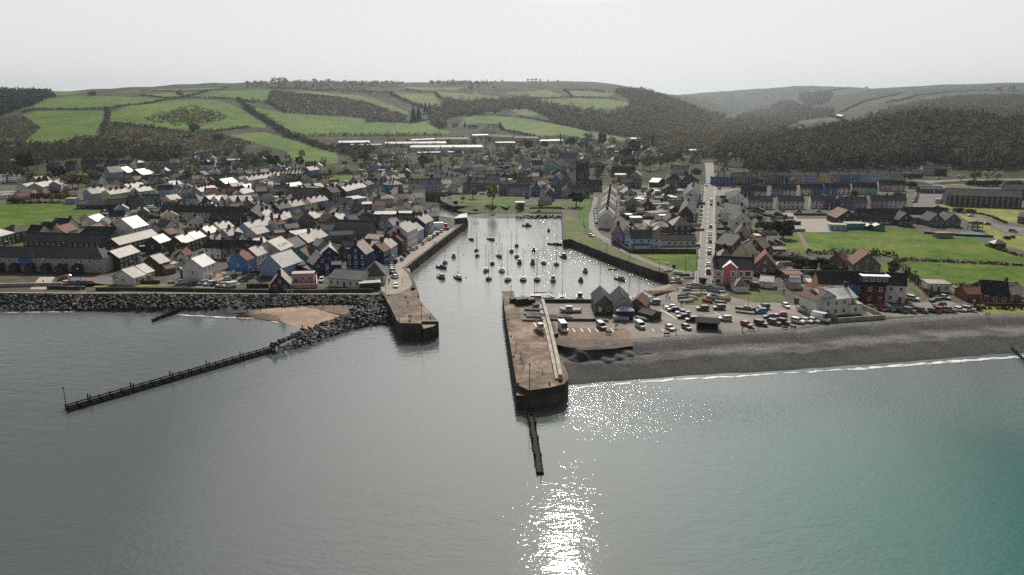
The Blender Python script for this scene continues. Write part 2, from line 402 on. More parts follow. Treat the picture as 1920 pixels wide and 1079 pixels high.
WATER = dict(rough=.04, deep=(.078, .090, .088), teal=(.028, .105, .09), harbour=(.14, .143, .138), a1=.115, a2=.062, a3=.17, harb=.5)  # harbour tone raised: silvery sky reflection put partly into the water colour
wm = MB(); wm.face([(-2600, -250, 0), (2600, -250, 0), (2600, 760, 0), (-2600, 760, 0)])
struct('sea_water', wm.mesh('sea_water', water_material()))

# ------------------------------------------------------------------ the level ground of the town
COAST = [(-500,549),(0,551),(200,551),(480,553),(718,553.5),(724,557),(775,560),(783,553),(780,545),(775,530),(767,512),(757,503),(876,413),(856,411),(825,406),(804,399),
         (797,393),(788,386),(786,376),(792,366),(825,366),(826,376),(835,381),(850,387),(880,386),(985,386),(1055,385),(1055,400),(1058,450),(1072,449),(1100,460),(1150,480),
         (1198,497),(1230,508),(1255,514),(1260,531),(1268,545),(1228,557),(1210,562),(966,562),(968,600),(1012,640),(1040,633),(1080,640),(1184,638),(1347,622),(1480,617),
         (1500,618),(1573,606),(1658,600),(1827,588),(1920,588),(2500,588)]
cw = [(*flat(*p), GZ) for p in COAST]
M_town = mat('town_ground', (.075, .068, .06), .93, .15, .3, .3, col2=((.055, .056, .03), (.095, .085, .074), (.05, .055, .026), (.11, .098, .085)), scale2=.045, detail=5)
struct('ground', poly_mesh('ground', cw + [(1500, 640.0, GZ), (-1500, 640.0, GZ)], M_town))

def ramp(name, top, zt, bot, zb, m, rows=14, cols=60, amp=.0, prof=None, kind='structure', wob=9.):
    """a bank or beach between two lines of picture points"""
    def samp(pts, z, n):
        w = np.array([flat(p[0], p[1], z if len(p) < 3 else p[2]) for p in pts]); zz = np.array([z if len(p) < 3 else p[2] for p in pts])
        s = np.r_[0, np.cumsum(np.hypot(*np.diff(w, axis=0).T))]; t = np.linspace(0, s[-1], n)
        return np.stack([np.interp(t, s, w[:, 0]), np.interp(t, s, w[:, 1]), np.interp(t, s, zz)], -1)
    a = samp(top, zt, cols); b = samp(bot, zb, cols); t = np.linspace(0, 1, rows)[None, :, None]
    Pn = a[:, None] * (1 - t) + b[:, None] * t
    if prof is not None: Pn[..., 2] = zb + (zt - zb) * np.interp(np.linspace(0, 1, rows), *prof)[None, :] + (Pn[..., 2] - (zt * (1 - t[..., 0]) + zb * t[..., 0]))
    if amp:
        Pn[..., 2] += amp * (np.sin(Pn[..., 0] / wob + 1.7 * np.sin(Pn[..., 1] / wob)) + .6 * np.sin(Pn[..., 0] / (wob * .37) + Pn[..., 1] / (wob * .5))) * np.sin(np.pi * t[..., 0]) 
    id_ = np.arange(cols * rows).reshape(cols, rows)
    q = np.stack([id_[:-1, :-1], id_[:-1, 1:], id_[1:, 1:], id_[1:, :-1]], -1).reshape(-1, 4)
    return struct(name, np_mesh(name, Pn.reshape(-1, 3), q, m, smooth=True), kind)

M_shing = mat('shingle', (.068, .063, .06), .9, .25, .6, 1.3, bump=.12, col2=((.040, .039, .039), (.075, .07, .067), (.12, .112, .105)), scale2=.16, detail=8)
M_shing2 = mat('shingle_dry', (.11, .106, .10), .9, .25, .5, 1.5, bump=.12, col2=((.08, .078, .076), (.145, .135, .125)), scale2=.13, detail=8)
M_sand = mat('beach_sand', (.33, .23, .165), .85, .12, .18, .4, col2=((.27, .185, .13), (.38, .28, .205)), scale2=.06, detail=5)
M_gravel = mat('red_gravel', (.19, .125, .095), .92, .2, .35, 1.0, bump=.06, col2=(.12, .095, .08), scale2=.15)
M_foam = mat('sea_foam', (.56, .56, .55), .6, .3, .1)
M_rockbed = mat('rock_bed', (.05, .05, .052), .85, .3, .5, .6, bump=.3)
def beach_material():
    m = mat('shingle_strand', (.1, .1, .1), .88, .15, .55, 1.4, bump=.14, detail=9); nt = m.node_tree; N = nt.nodes; L = nt.links
    geo = [n for n in N if n.type == 'NEW_GEOMETRY'][0]; sep = N.new('ShaderNodeSeparateXYZ'); L.new(geo.outputs['Position'], sep.inputs[0])
    n2 = N.new('ShaderNodeTexNoise'); n2.inputs['Scale'].default_value = .12; n2.inputs['Detail'].default_value = 6; n2.inputs['Roughness'].default_value = .65; L.new(geo.outputs['Position'], n2.inputs['Vector'])
    ad = N.new('ShaderNodeMath'); ad.operation = 'MULTIPLY_ADD'; ad.inputs[1].default_value = 1.1; L.new(n2.outputs['Fac'], ad.inputs[0]); L.new(sep.outputs['Z'], ad.inputs[2])
    mr = N.new('ShaderNodeMapRange'); mr.inputs['From Min'].default_value = .4; mr.inputs['From Max'].default_value = 4.9; L.new(ad.outputs[0], mr.inputs['Value'])
    cr = N.new('ShaderNodeValToRGB'); L.new(mr.outputs['Result'], cr.inputs['Fac']); e = cr.color_ramp.elements
    S_ = [(0, .022), (.14, .045), (.30, .05), (.42, .06), (.475, .125), (.53, .11), (.60, .055), (.74, .065), (.86, .085), (.95, .125), (1, .13)]     # wet foot, strand lines of drier, paler stones
    e[0].color = (*[S_[0][1]] * 3, 1); e[1].color = (S_[-1][1], S_[-1][1] * .95, S_[-1][1] * .9, 1)
    for x, v in S_[1:-1]: q = e.new(x); q.color = (v, v * .965, v * .93, 1)
    mul = [n for n in N if n.type == 'MIX'][0]; L.new(cr.outputs['Color'], mul.inputs['A']); return m
# east shingle beach: crest, dark hollow, second ridge, wet foot
TOPR = [(1040,633.5),(1080,640),(1184,638),(1347,622),(1480,617),(1500,618),(1573,606),(1658,600),(1827,588),(1920,588),(2500,588)]
BOTR = [(1058,729),(1150,722),(1260,712),(1400,705),(1600,692),(1800,676),(1920,668),(2500,640)]
ramp('shingle_beach', [(x, y, GZ + .02) for x, y in TOPR], GZ + .02, BOTR, -.25, beach_material(), 70, 320, .2, ([0, .05, .13, .3, .38, .46, .51, .57, .66, .82, 1.0], [1.0, 1.03, .97, .66, .57, .585, .58, .50, .36, .17, 0]), wob=6)
ramp('dark_shingle_bank', [(1040,640,4.3),(1085,655,4.7),(1140,652,4.6),(1185,657,3.3),(1225,664,2.3)], 4.5, [(1044,672,1.4),(1085,694,.7),(1140,694,.7),(1190,686,.9),(1228,670,1.8)], 1.9, M_rockbed, 24, 90, .45, wob=2.2)
ramp('bare_soil', [(1040,634,4.15),(1090,636,4.15),(1150,640,4.15),(1180,637,4.12)], 4.1, [(1042,646,4.25),(1090,657,4.6),(1150,654,4.6),(1190,648,4.2)], 4.3, M_soil, 8, 40, .12, wob=2)
sheet('gravel_verge', 'Z', [(1040,612),(1090,616),(1140,618),(1170,616),(1184,626),(1182,637.5),(1080,639.5),(1041,633)], M_gravel, .02)
# left: slope under the rock armour, sand and gravel of the small cove
ramp('rock_slope', [(-500,549.5),(0,551.5),(200,551.5),(480,553.5),(718,554)], GZ - .02, [(-500,592,-.4),(0,587,-.4),(140,584,-.4),(280,584,-.4),(340,586,-.4),(420,590,.3),(452,586,1.0),(520,577,1.4),(600,571,1.5),(667,571,1.6),(700,590,.8)], 0, M_rockbed, 14, 200, .35, wob=3)
ramp('dark_gravel', [(0,579,.9),(60,577,.9),(140,580,.5)], .8, [(-80,590,-.2),(60,587,-.2),(140,585,-.2)], -.2, M_shing, 6, 40)
ramp('dark_gravel', [(315,577,1.2),(360,576,1.3),(420,578,1.4),(470,580,1.5),(520,577.5,1.55),(600,571.5,1.6)], 1.4, [(305,588,-.15),(360,592,-.15),(420,595,-.15),(452,597,-.1),(489,593,.5),(600,580,.9)], 0, M_shing, 8, 60)
ramp('sand_beach', [(448,587,1.45),(480,582,1.55),(520,577.5,1.62),(560,574,1.66),(600,572,1.68),(640,571,1.7),(667,572,1.7),(690,584,1.3)], 1.6, [(440,596,-.12),(489,597,-.12),(520,603.5,-.12),(535,609,-.12),(552,615,-.12),(575,626,-.12),(630,612,-.1),(700,592,-.1)], -.12, M_sand, 14, 70, .05, wob=4)
ramp('gravel_beach', [(545,574.5,1.75),(600,572,1.8),(640,571,1.85),(667,572,1.85),(684,584,1.5)], 1.8, [(548,578,1.5),(590,580,1.35),(620,586,1.25),(650,592,1.0),(672,592,1.0)], 1.2, M_gravel, 8, 50, .06, wob=2)
ramp('brown_gravel', [(455,589.5,1.2),(500,588.5,1.25),(520,592,1.1)], 1.2, [(460,595,.35),(500,599.5,.3),(528,603,.22)], .3, M_gravel, 6, 30, .03, wob=2)
ramp('sand_beach', [(-200,531,4.06),(0,530.5,4.06),(36,534,4.06)], 4.06, [(-200,566,2.6),(-20,566,2.6),(30,558,2.9)], 2.6, mat('cove_gravel', (.25, .19, .14), .9, .2, .3, .8, bump=.05), 8, 30)
# river mouth: gravel flat, weedy bank
ramp('gravel_beach', [(866,399,1.5),(900,397.5,1.6),(985,398,1.6),(1030,398,1.6),(1056,399,1.6)], 1.6, [(858,404,-.2),(880,408,-.2),(905,412,-.2),(985,411,-.2),(1056,410.5,-.2)], -.2, M_shing2, 8, 70, .1, wob=4)
ramp('river_bank', [(835,380.5,4.0),(850,386.5,4.0),(880,385.5,4.0),(985,385.5,4.0),(1055,384.5,4.0)], 4.0, [(835,386,1.0),(858,396,1.3),(880,399.5,1.5),(985,399.5,1.5),(1056,400.5,1.5)], 1.5, M_rough, 8, 80, .25, wob=4)
# surf along the east beach, in broken tongues
def foam_strip(pts, wid, seed):
    r = random.Random(seed); b = MB()
    w = np.array([flat(*p, 0.0) for p in pts]); s = np.r_[0, np.cumsum(np.hypot(*np.diff(w, axis=0).T))]
    t = 0.
    while t < s[-1] - 2:
        n = r.uniform(3, 14); k = max(4, int(n / .8)); top = []; low = []; ph = r.uniform(0, 6); wd = wid * r.choice([.2, .5, .9, 1.5]) * r.uniform(.7, 1.3)
        for i in range(k + 1):
            tt = min(t + n * i / k, s[-1]); x = np.interp(tt, s, w[:, 0]); y = np.interp(tt, s, w[:, 1]); e = math.sin(math.pi * i / k)
            top.append((x, y + .5 + .35 * math.sin(tt * .9 + ph) + r.uniform(0, .3), .05)); low.append((x, y + .4 - wd * e * r.uniform(.45, 1), .03))
        for i in range(k): b.face([low[i], low[i + 1], top[i + 1], top[i]])
        t += n * r.uniform(.7, .98)
    return struct('surf_foam', b.mesh('surf_foam', M_foam))
foam_strip([(1064,730),(1150,723),(1260,713),(1400,706),(1600,693),(1800,677),(1920,669),(2100,660)], .8, 3)
foam_strip([(1600,694.5),(1800,678.5),(1920,671),(2100,662)], .6, 4)
foam_strip([(0,587.5),(90,586),(140,585.5)], .6, 5)
foam_strip([(330,591),(420,596),(489,598.5),(530,608)], .5, 6)

# ------------------------------------------------------------------ piers and quay walls
def block(pts, zt, zb, b=None, mt=0, ms=1, reg='Z', z_at=None):
    """upright-sided mass with a flat top from a picture outline of its top"""
    P = [flat(*pix(reg, *p), zt if z_at is None else z_at) for p in pts]
    a = sum(P[i][0] * P[(i + 1) % len(P)][1] - P[(i + 1) % len(P)][0] * P[i][1] for i in range(len(P)))
    if a < 0: P = P[::-1]
    b = b or MB(); n = len(P)
    b.face([(x, y, zt) for x, y in P], mt)
    for i in range(n):
        p, q = P[i], P[(i + 1) % n]
        b.face([(p[0], p[1], zb), (q[0], q[1], zb), (q[0], q[1], zt), (p[0], p[1], zt)], ms)
    return b
def wall_run(b, pts, zb, zt, th=.5, m=0, reg='Z', z_at=None, world=False):
    W = pts if world else [flat(*pix(reg, *p), z_at if z_at is not None else zt) for p in pts]
    L, R = [], []
    for i, p in enumerate(W):
        a = Vector(W[max(i - 1, 0)]); c = Vector(W[min(i + 1, len(W) - 1)]); d = (c - a).normalized(); nrm = Vector((-d.y, d.x)) * th / 2
        L.append(Vector(p) + nrm); R.append(Vector(p) - nrm)
    rings = [[(R[i].x, R[i].y, zb), (L[i].x, L[i].y, zb), (L[i].x, L[i].y, zt), (R[i].x, R[i].y, zt)] for i in range(len(W))]
    b.loft(rings, m); return b

def pier(name, label, decks, extra=None):
    t = thing(name, label, 'pier')
    for k, (nm, reg, pts, zt) in enumerate(decks):
        b = block(pts, zt, -3, reg=reg); me = b.mesh(nm, [M_deck, M_stone])
        bm = bmesh.new(); bm.from_mesh(me); bmesh.ops.triangulate(bm, faces=[f for f in bm.faces if len(f.verts) > 4]); bm.to_mesh(me); bm.free()
        link(nm, me, t)
    return t
pe = pier('stone_pier', 'long brown stone pier with boats ashore and a timber groyne off its tip', [
    ('deck', 'Z', [(942,546),(963,546),(966,563),(1014,565),(1022,590),(1040,650),(1064,700),(1066,711),(1058,720),(1030,727),(992,732),(970,722),(960,660),(950,600)], 5.0),
    ('landing', 'Z', [(970.4,722.6),(968,742),(991,742),(991.6,732.6)], 3.6)])
b = MB(); wall_run(b, [(1017,568),(1031,618),(1044,676),(1051,713)], 5.0, 6.5, 1.0, 0, z_at=5.0); link('parapet', b.mesh('parapet', M_conc), pe)
b = MB(); wall_run(b, [(1012,572),(1025,618),(1038,676),(1046,713)], 5.0, 5.5, 1.3, 0, z_at=5.0); link('bench_step', b.mesh('bench_step', M_conc), pe)
b = MB(); wall_run(b, [(943,548),(951,601),(961,661),(971,721)], 5.0, 5.35, .7, 0, z_at=5.0); link('kerb', b.mesh('kerb', M_deck), pe)
pw = pier('stone_pier', 'short broad stone pier with a rounded end at the rock breakwater', [
    ('deck', 'V', [(232,262),(330,440),(395,575),(430,645),(475,680),(775,684),(785,640),(1018,640),(725,305),(715,270),(700,185),(600,150),(450,230)], 5.0),
    ('landing', 'V', [(777,686),(787,642.5),(1021,645),(1016,672),(930,715),(800,745)], 4.2)])
b = MB(); wall_run(b, [(240,268),(335,440),(400,575),(437,645),(480,676),(770,680)], 5.0, 5.4, .6, 0, reg='V', z_at=5.0); link('kerb', b.mesh('kerb', M_deck), pw)
b = MB(); b.face([(*flat(*pix('V', x, y), 5.01), 5.012) for x, y in [(330,335),(430,320),(430,380),(400,480),(370,440),(330,420)][::-1]]); link('stair_well', b.mesh('stair_well', M_iron), pw)

def quay(label, pts, group='harbour walls'):
    b = MB(); W = [flat(*p) for p in pts]
    wall_run(b, W, -3, GZ + .06, 1.2, 0, world=True)
    t = thing('harbour_wall', label, 'harbour wall', group=group, data=b.mesh('harbour_wall', [M_stone]))
    return t
quay('dark stone quay wall below the row of parked quay cars', [(757,503),(816,458.5),(876,413)])
quay('stepped stone wall at the root of the short rounded pier', [(775,560),(783,553),(780,545),(775,530),(767,512),(757,503)])
quay('stone end wall of the jetty stub at the end of the quay', [(876,413),(856,411),(825,406),(804,399)])
quay('long dark harbour wall under the green bank and path', [(1055,385),(1055,400),(1058,450),(1072,449),(1100,460),(1150,480),(1198,497),(1230,508),(1255,514),(1260,531)])
quay('low quay wall beside the boat sheds where yachts lie', [(1228,557),(1210,562),(1112,562.5),(966,562)])
quay('old stone river wall between the bridge and the quay', [(804,399),(797,393),(788,386),(786,376),(792,366)])
# jetty hut slab at the end of the quay
b = block([(852,412),(876,410),(875.5,402),(862,404)], 7.2, 3.5, z_at=6.5)
thing('harbour_hut', 'flat-roofed dark stone hut at the far end of the quay', 'hut', data=b.mesh('harbour_hut', [roofm('q'), M_stone]))
# slipway
b = MB()
p = [flat(1203, 545, .0), flat(1220, 553, .0), flat(1268, 545, GZ), flat(1265, 531.5, GZ)]
zs = (-.1, -.1, GZ + .1, GZ + .1)
tp = [(p[i][0], p[i][1], zs[i]) for i in range(4)]
b.face(tp, 0); lo = [(x, y, -2) for x, y, _ in tp]
for i in range(4): b.face([lo[i], lo[(i + 1) % 4], tp[(i + 1) % 4], tp[i]], 1)
thing('slipway', 'sloping brown concrete slipway running down into the harbour', 'slipway', data=b.mesh('slipway', [M_deck, M_stone]))

# ------------------------------------------------------------------ sheets on the level ground
def S(name, m, lift, reg, *pts): return sheet(name, reg, pts, m, lift)
S('car_park', M_park, .010, 'Z', (1014,566),(1110,566),(1225,560),(1268,546),(1300,540),(1340,548),(1385,560),(1470,570),(1500,575),(1520,590),(1560,605),(1480,616.5),(1347,621.5),(1184,637),(1120,632),(1042,612))
S('quay_road', M_pave, .010, 'h', (690,800),(900,735),(1560,245),(1880,215),(1120,825),(1180,830),(1240,1040),(1180,1120),(1100,1220),(840,1225),(760,1150),(740,1080),(830,1000))
S('beach_road', M_park, .010, 'H', (600,585),(650,560),(950,560),(1130,545),(1300,540),(1460,600),(1560,640),(780,668),(640,655))
S('farm_track', M_soil, .014, 'H', (955,370),(985,370),(1120,480),(1140,545),(1050,550),(1060,480))
S('main_street', M_road, .30, 'Z', (1321,306),(1322.5,320),(1323.6,345),(1338,345),(1338.5,320),(1339,306))
S('main_street', M_road, .018, 'Z', (1303,548),(1308,520),(1313,470),(1318,420),(1321,380),(1323.5,345),(1338,345),(1337,380),(1336,420),(1335,470),(1336,520),(1338,552))
S('pavement', M_pave, .014, 'Z', (1336,545),(1336,520),(1335,470),(1336,420),(1337,380),(1338,345),(1343,345),(1343,380),(1343,420),(1343,470),(1342,510),(1342,545))
S('pavement', M_pave, .014, 'Z', (1300,530),(1305,500),(1309,470),(1314,420),(1318,380),(1321,345),(1324,345),(1321,380),(1318,420),(1313,470),(1308,520),(1304,540))
S('side_road', M_road, .022, 'k', (100,570),(545,545),(545,562),(390,590),(300,620),(320,650),(190,665),(130,640))
S('back_lane', M_pave, .016, 'Z', (1205,360.5),(1215,360),(1221.5,390),(1221.5,405),(1218,420),(1217,428),(1206,427),(1208,405),(1208,385))
S('lane_yard', M_pave, .016, 'j', (925,490),(965,415),(1065,405),(1065,560),(925,570))
S('promenade', M_road, .016, 'Z', (1113,368),(1121,372),(1117,390),(1113,405),(1115,425),(1127,440),(1147,452),(1180,472),(1240,495),(1302,512),(1304,519.5),(1262,511.5),(1200,488.5),(1150,464.5),(1118,443.5),(1104,428),(1104,405),(1110,385))
S('seafront_road', M_tar, .012, 'e', (950,880),(1730,865),(1700,1000),(1410,1010),(1400,1030),(880,1030),(860,990))
S('seafront_road', M_pave, .012, 'f', (1000,1030),(1030,1000),(1480,935),(1640,900),(1820,850),(2040,850),(2280,770),(2290,860),(2110,900),(1900,1040))
S('forecourt', mat('red_brick_paving', (.24, .13, .09), .9, .2, .2, .8), .016, 'f', (1480,915),(1640,830),(1830,825),(1820,870),(1640,920))
S('town_car_park', M_tar, .014, 'b', (-200,840),(110,830),(440,800),(460,900),(450,1000),(180,995),(-120,1005),(-330,1000))
S('town_car_park', M_pave, .014, 'c', (1060,880),(1100,800),(1360,760),(1400,850),(1560,920),(1540,940),(1060,925))
S('school_yard', M_pave, .012, 'm', (1170,0),(1340,0),(1390,85),(1918,85),(1900,285),(1380,285),(1300,200),(1200,60))
S('school_yard', M_tar, .012, 'I', (990,585),(1040,440),(1260,440),(1150,590))
S('school_road', M_tar, .014, 'I', (1330,598),(1500,605),(1700,700),(1990,730),(1990,805),(1760,765),(1440,620),(1330,612))
S('back_road', M_road, .014, 'I', (930,340),(1180,340),(1340,332),(1960,325),(1960,336),(1340,345),(1220,352),(1240,378),(1290,388),(1250,395),(1120,360))
S('playing_field', M_lawn, .008, 'a', (-200,785),(300,780),(1120,785),(1130,835),(1270,865),(1620,880),(1500,945),(1040,990),(1000,1050),(740,1080),(350,1140),(0,1172),(-200,1180))
S('lawn', M_lawn, .010, 'e', (130,432),(210,360),(330,385),(1640,425),(1480,472),(800,462))
S('town_green', M_lawn, .010, 'c', (640,455),(800,410),(1100,362),(1400,352),(1740,347),(1500,400),(1340,440),(1100,492),(900,470),(700,470))
S('lawn', M_lawn, .022, 'l', (715,602),(1680,602),(1662,860),(1500,870),(1330,842),(1000,740),(830,662))
S('harbour_bank', M_rough, .020, 'Z', (1057,400),(1060,448),(1073,447.5),(1100,458.5),(1150,478.5),(1198,495.5),(1255,512.5),(1262,528),(1302,524),(1303,519.5),(1262,512),(1200,489),(1150,465),(1120,445),(1100,429),(1085,412),(1075,400))
S('harbour_green', M_lawn, .020, 'Z', (1083,402),(1080,392),(1098,376),(1113,374),(1110,385),(1104,400),(1104,428),(1096,428))
S('harbour_green', M_lawn, .014, 'i', (930,822),(1000,770),(1340,760),(1700,730),(1720,760),(1640,840),(1360,825))
S('river_green', M_lawn, .012, 'i', (-300,700),(-60,680),(540,690),(560,760),(400,840),(250,795),(0,765),(-340,790))
S('dinghy_green', M_rough, .026, 'T', (1110,310),(1250,310),(1420,330),(1650,370),(1790,480),(1830,600),(1760,670),(1500,700),(1000,695),(880,650),(870,620),(960,530))
S('round_green', M_rough, .026, 'U', (40,90),(260,130),(700,180),(1040,230),(1090,290),(1000,350),(700,370),(400,340),(250,260))
S('school_field', M_lawn, .010, 'I', (95,760),(330,772),(800,720),(1050,740),(1100,790),(1440,800),(1700,870),(1890,950),(1990,1000),(1990,1010),(870,962),(730,942),(190,930))
S('school_field', M_lawn, .010, 'I', (20,755),(52,757),(150,935),(60,940),(-60,890))
S('footpath', mat('brown_path', (.15, .10, .075), .9, .2, .2, .8), .016, 'I', (55,755),(88,755),(192,930),(152,936))
S('meadow', M_lawn, .010, 'H', (870,222),(960,212),(1900,252),(2060,300),(2060,480),(1600,412),(1200,402),(1050,332),(930,272))
S('dry_bank', M_dry, .010, 'I', (1140,560),(1270,520),(1880,575),(1990,640),(1960,720),(1700,655),(1400,600),(1280,590))
S('dry_bank', M_dry, .010, 'I', (1350,610),(1440,625),(1740,765),(1990,812),(1990,930),(1760,870),(1480,690))
S('dry_bank', M_dry, .012, 'I', (1220,350),(1340,342),(1440,385),(1260,372))
S('front_lawn', M_lawn, .020, 'H', (365,660),(620,648),(690,668),(410,690))
S('verge', M_dry, .012, 'f', (-300,955),(0,990),(1030,985),(1030,1010),(0,1025),(-330,1030))
S('verge', M_dry, .012, 'H', (1420,580),(1920,590),(1920,635),(1560,645))
for (rg, pl) in [('k', [(175,670),(330,665),(330,690),(175,700)]), ('k', [(180,850),(430,860),(430,885),(182,885)]), ('m', [(185,300),(400,298),(400,325),(185,325)]), ('m', [(185,352),(400,352),(400,382),(185,385)]),
                 ('m', [(190,530),(360,530),(350,585),(190,590)]), ('m', [(880,448),(1130,448),(1130,485),(880,482)]), ('m', [(1520,690),(1730,690),(1690,850),(1610,850)]), ('f', [(560,548),(800,545),(800,580),(540,580)]),
                 ('g', [(1250,945),(1480,945),(1490,975),(1250,972)]), ('H', [(140,205),(250,205),(240,290),(180,290)]), ('H', [(745,225),(820,225),(815,300),(760,300)]), ('H', [(960,395),(1000,400),(1060,500),(1050,520)]),
                 ('a', [(1080,310),(1400,305),(1300,350),(1090,340)]), ('k', [(410,590),(545,568),(545,590),(400,605)])]:
    S('garden_lawn', M_lawn, .018, rg, *pl)
# car park and road markings
b = MB()
def dash(reg, p, q, w=.12):
    a = Vector(at(*pix(reg, *p))); c = Vector(at(*pix(reg, *q))); d = (c - a).normalized(); n = Vector((-d.y, d.x, 0)) * w; z = Vector((0, 0, .034))
    b.face([a + n + z, a - n + z, c - n + z, c + n + z])
for x in (1225, 1345, 1460, 1570, 1800): dash('n', (x, 690), (x + 40, 740))
for p, q in [((560,770),(860,950)), ((1350,880),(1560,880)), ((1540,830),(1690,910)), ((870,388),(1060,380)), ((1180,930),(1400,930)), ((1700,940),(1780,940))]: dash('T', p, q)
for y in (600, 625, 655, 685, 715): dash('U', (20, y), (160, y + 6), .08)
for x in (1230, 1265): dash('U', (1140, 425 + (x - 1230)), (1280, 428 + (x - 1230)), .08)
for x in (640, 720, 800, 880): dash('G', (x, 795), (x + 18, 815), .09)
for yy in range(360, 520, 9):
    xx = 1330 - (yy - 345) * .045
    dash('Z', (xx - .1, yy), (xx, yy + 3), .09)
struct('road_markings', b.mesh('road_markings', M_line))
# ------------------------------------------------------------------ houses
FOOT = []                                     # footprints, to keep gap-filling houses and trees clear of one another
WIN = {}
def win_mesh(w, h):
    k = (round(w, 1), round(h, 1))
    if k in WIN: return WIN[k]
    b = MB(); w2, h2, f, t = w / 2, h / 2, .11, .09
    b.box(-w2, -t, -h2, -w2 + f, 0, h2, 0); b.box(w2 - f, -t, -h2, w2, 0, h2, 0)
    b.box(-w2 + f, -t, -h2, w2 - f, 0, -h2 + f, 0); b.box(-w2 + f, -t, h2 - f, w2 - f, 0, h2, 0)
    b.box(-w2 - .08, -t - .06, -h2 - .1, w2 + .08, 0, -h2, 0)
    b.box(-w2 + f, -.03, -.03, w2 - f, -.012, .03, 0)
    b.box(-w2 + f, -.012, -h2 + f, w2 - f, 0, h2 - f, 1)
    WIN[k] = b.mesh('window', [M_white, M_glass]); return WIN[k]
DOORC = [M_white, mat('door_navy', (.02, .04, .15), .5), mat('door_red', (.3, .03, .03), .5), M_dark, mat('door_green', (.03, .12, .06), .5)]
DM = {}
def door_mesh(i):
    if i in DM: return DM[i]
    b = MB(); b.box(-.55, -.07, 0, .55, 0, 2.25, 1); b.box(-.45, -.1, .05, .45, -.07, 2.05, 0); b.box(-.7, -.75, 2.3, .7, 0, 2.42, 1)
    DM[i] = b.mesh('door', [DOORC[i], M_white]); return DM[i]
CH = {}
def chim_mesh(w, d, h, dark=True):
    k = (round(w, 1), round(d, 1), round(h, 1))
    if k in CH: return CH[k]
    b = MB(); b.box(-w / 2, -d / 2, -1.2, w / 2, d / 2, h, 0); b.box(-w / 2 - .08, -d / 2 - .08, h, w / 2 + .08, d / 2 + .08, h + .14, 0)
    n = 2 if max(w, d) > .9 else 1
    for q in range(n):
        o = (q - (n - 1) / 2) * .5
        b.tube((0 if d > w else o, o if d > w else 0, h + .14), (0 if d > w else o, o if d > w else 0, h + .55), .13, .1, 6, 1)
    CH[k] = b.mesh('chimney', [M_chim, M_pot]); return CH[k]

def roof_slab(b, e1, e2, r1, r2, th=.18, m=0):
    """a slope from eave points e1, e2 to ridge points r1, r2 (any may coincide)"""
    up = Vector((0, 0, th))
    p = [Vector(q) for q in (e1, e2, r2, r1)]
    if (p[2] - p[3]).length < 1e-4: p = p[:3]
    b.face(p, m) if False else None
    k = len(p); t = [q + up for q in p]
    b.face(t, m); b.face(p[::-1], m)
    for i in range(k): b.face([p[i], p[(i + 1) % k], t[(i + 1) % k], t[i]], m)

def house_meshes(w, d, h, rise, style, oh=.35, side_oh=.3):
    """walls and roof in local axes: front facade on y = 0 facing -y, x along it from -w/2 to w/2, y back to d"""
    W = MB(); Rf = MB(); x0, x1 = -w / 2, w / 2; bz = -2.5
    if style == 'g':
        rg = (d / 2, h + rise); sl = rise / (d / 2)
        ring = lambda x: [(x, 0, bz), (x, d, bz), (x, d, h), (x, d / 2, h + rise), (x, 0, h)]
        W.loft([ring(x0), ring(x1)], 0)
        a, c = x0 - side_oh, x1 + side_oh
        roof_slab(Rf, (a, -oh, h - sl * oh), (c, -oh, h - sl * oh), (a, d / 2, h + rise), (c, d / 2, h + rise))
        roof_slab(Rf, (c, d + oh, h - sl * oh), (a, d + oh, h - sl * oh), (c, d / 2, h + rise), (a, d / 2, h + rise))
        Rf.box(a, d / 2 - .12, h + rise + .1, c, d / 2 + .12, h + rise + .26, 0)
    elif style == 'x':
        sl = rise / (w / 2)
        ring = lambda y: [(x1, y, bz), (x0, y, bz), (x0, y, h), (0, y, h + rise), (x1, y, h)]
        W.loft([ring(0), ring(d)], 0)
        a, c = -side_oh, d + side_oh
        roof_slab(Rf, (x1 + oh, a, h - sl * oh), (x1 + oh, c, h - sl * oh), (0, a, h + rise), (0, c, h + rise))
        roof_slab(Rf, (x0 - oh, c, h - sl * oh), (x0 - oh, a, h - sl * oh), (0, c, h + rise), (0, a, h + rise))
        Rf.box(-.12, a, h + rise + .1, .12, c, h + rise + .26, 0)
    elif style == 'h':
        W.box(x0, 0, bz, x1, d, h, 0)
        s = min(w, d) / 2; sl = rise / s; e = h - sl * oh
        A = [(x0 - oh, -oh, e), (x1 + oh, -oh, e), (x1 + oh, d + oh, e), (x0 - oh, d + oh, e)]
        if w >= d: r0, r1 = (x0 + s, d / 2, h + rise), (x1 - s, d / 2, h + rise)
        else: r0, r1 = (0, s, h + rise), (0, d - s, h + rise)
        if w >= d:
            roof_slab(Rf, A[0], A[1], r0, r1); roof_slab(Rf, A[2], A[3], r1, r0); roof_slab(Rf, A[1], A[2], r1, r1); roof_slab(Rf, A[3], A[0], r0, r0)
        else:
            roof_slab(Rf, A[1], A[2], r0, r1); roof_slab(Rf, A[3], A[0], r1, r0); roof_slab(Rf, A[0], A[1], r0, r0); roof_slab(Rf, A[2], A[3], r1, r1)
    else:                                     # flat
        W.box(x0, 0, bz, x1, d, h, 0)
        Rf.hexa([(x0 - .25, -.25, h), (x1 + .25, -.25, h), (x1 + .25, d + .25, h), (x0 - .25, d + .25, h), (x0 - .25, -.25, h + .25), (x1 + .25, -.25, h + .25), (x1 + .25, d + .25, h + rise), (x0 - .25, d + .25, h + rise)], 0)
    return W, Rf

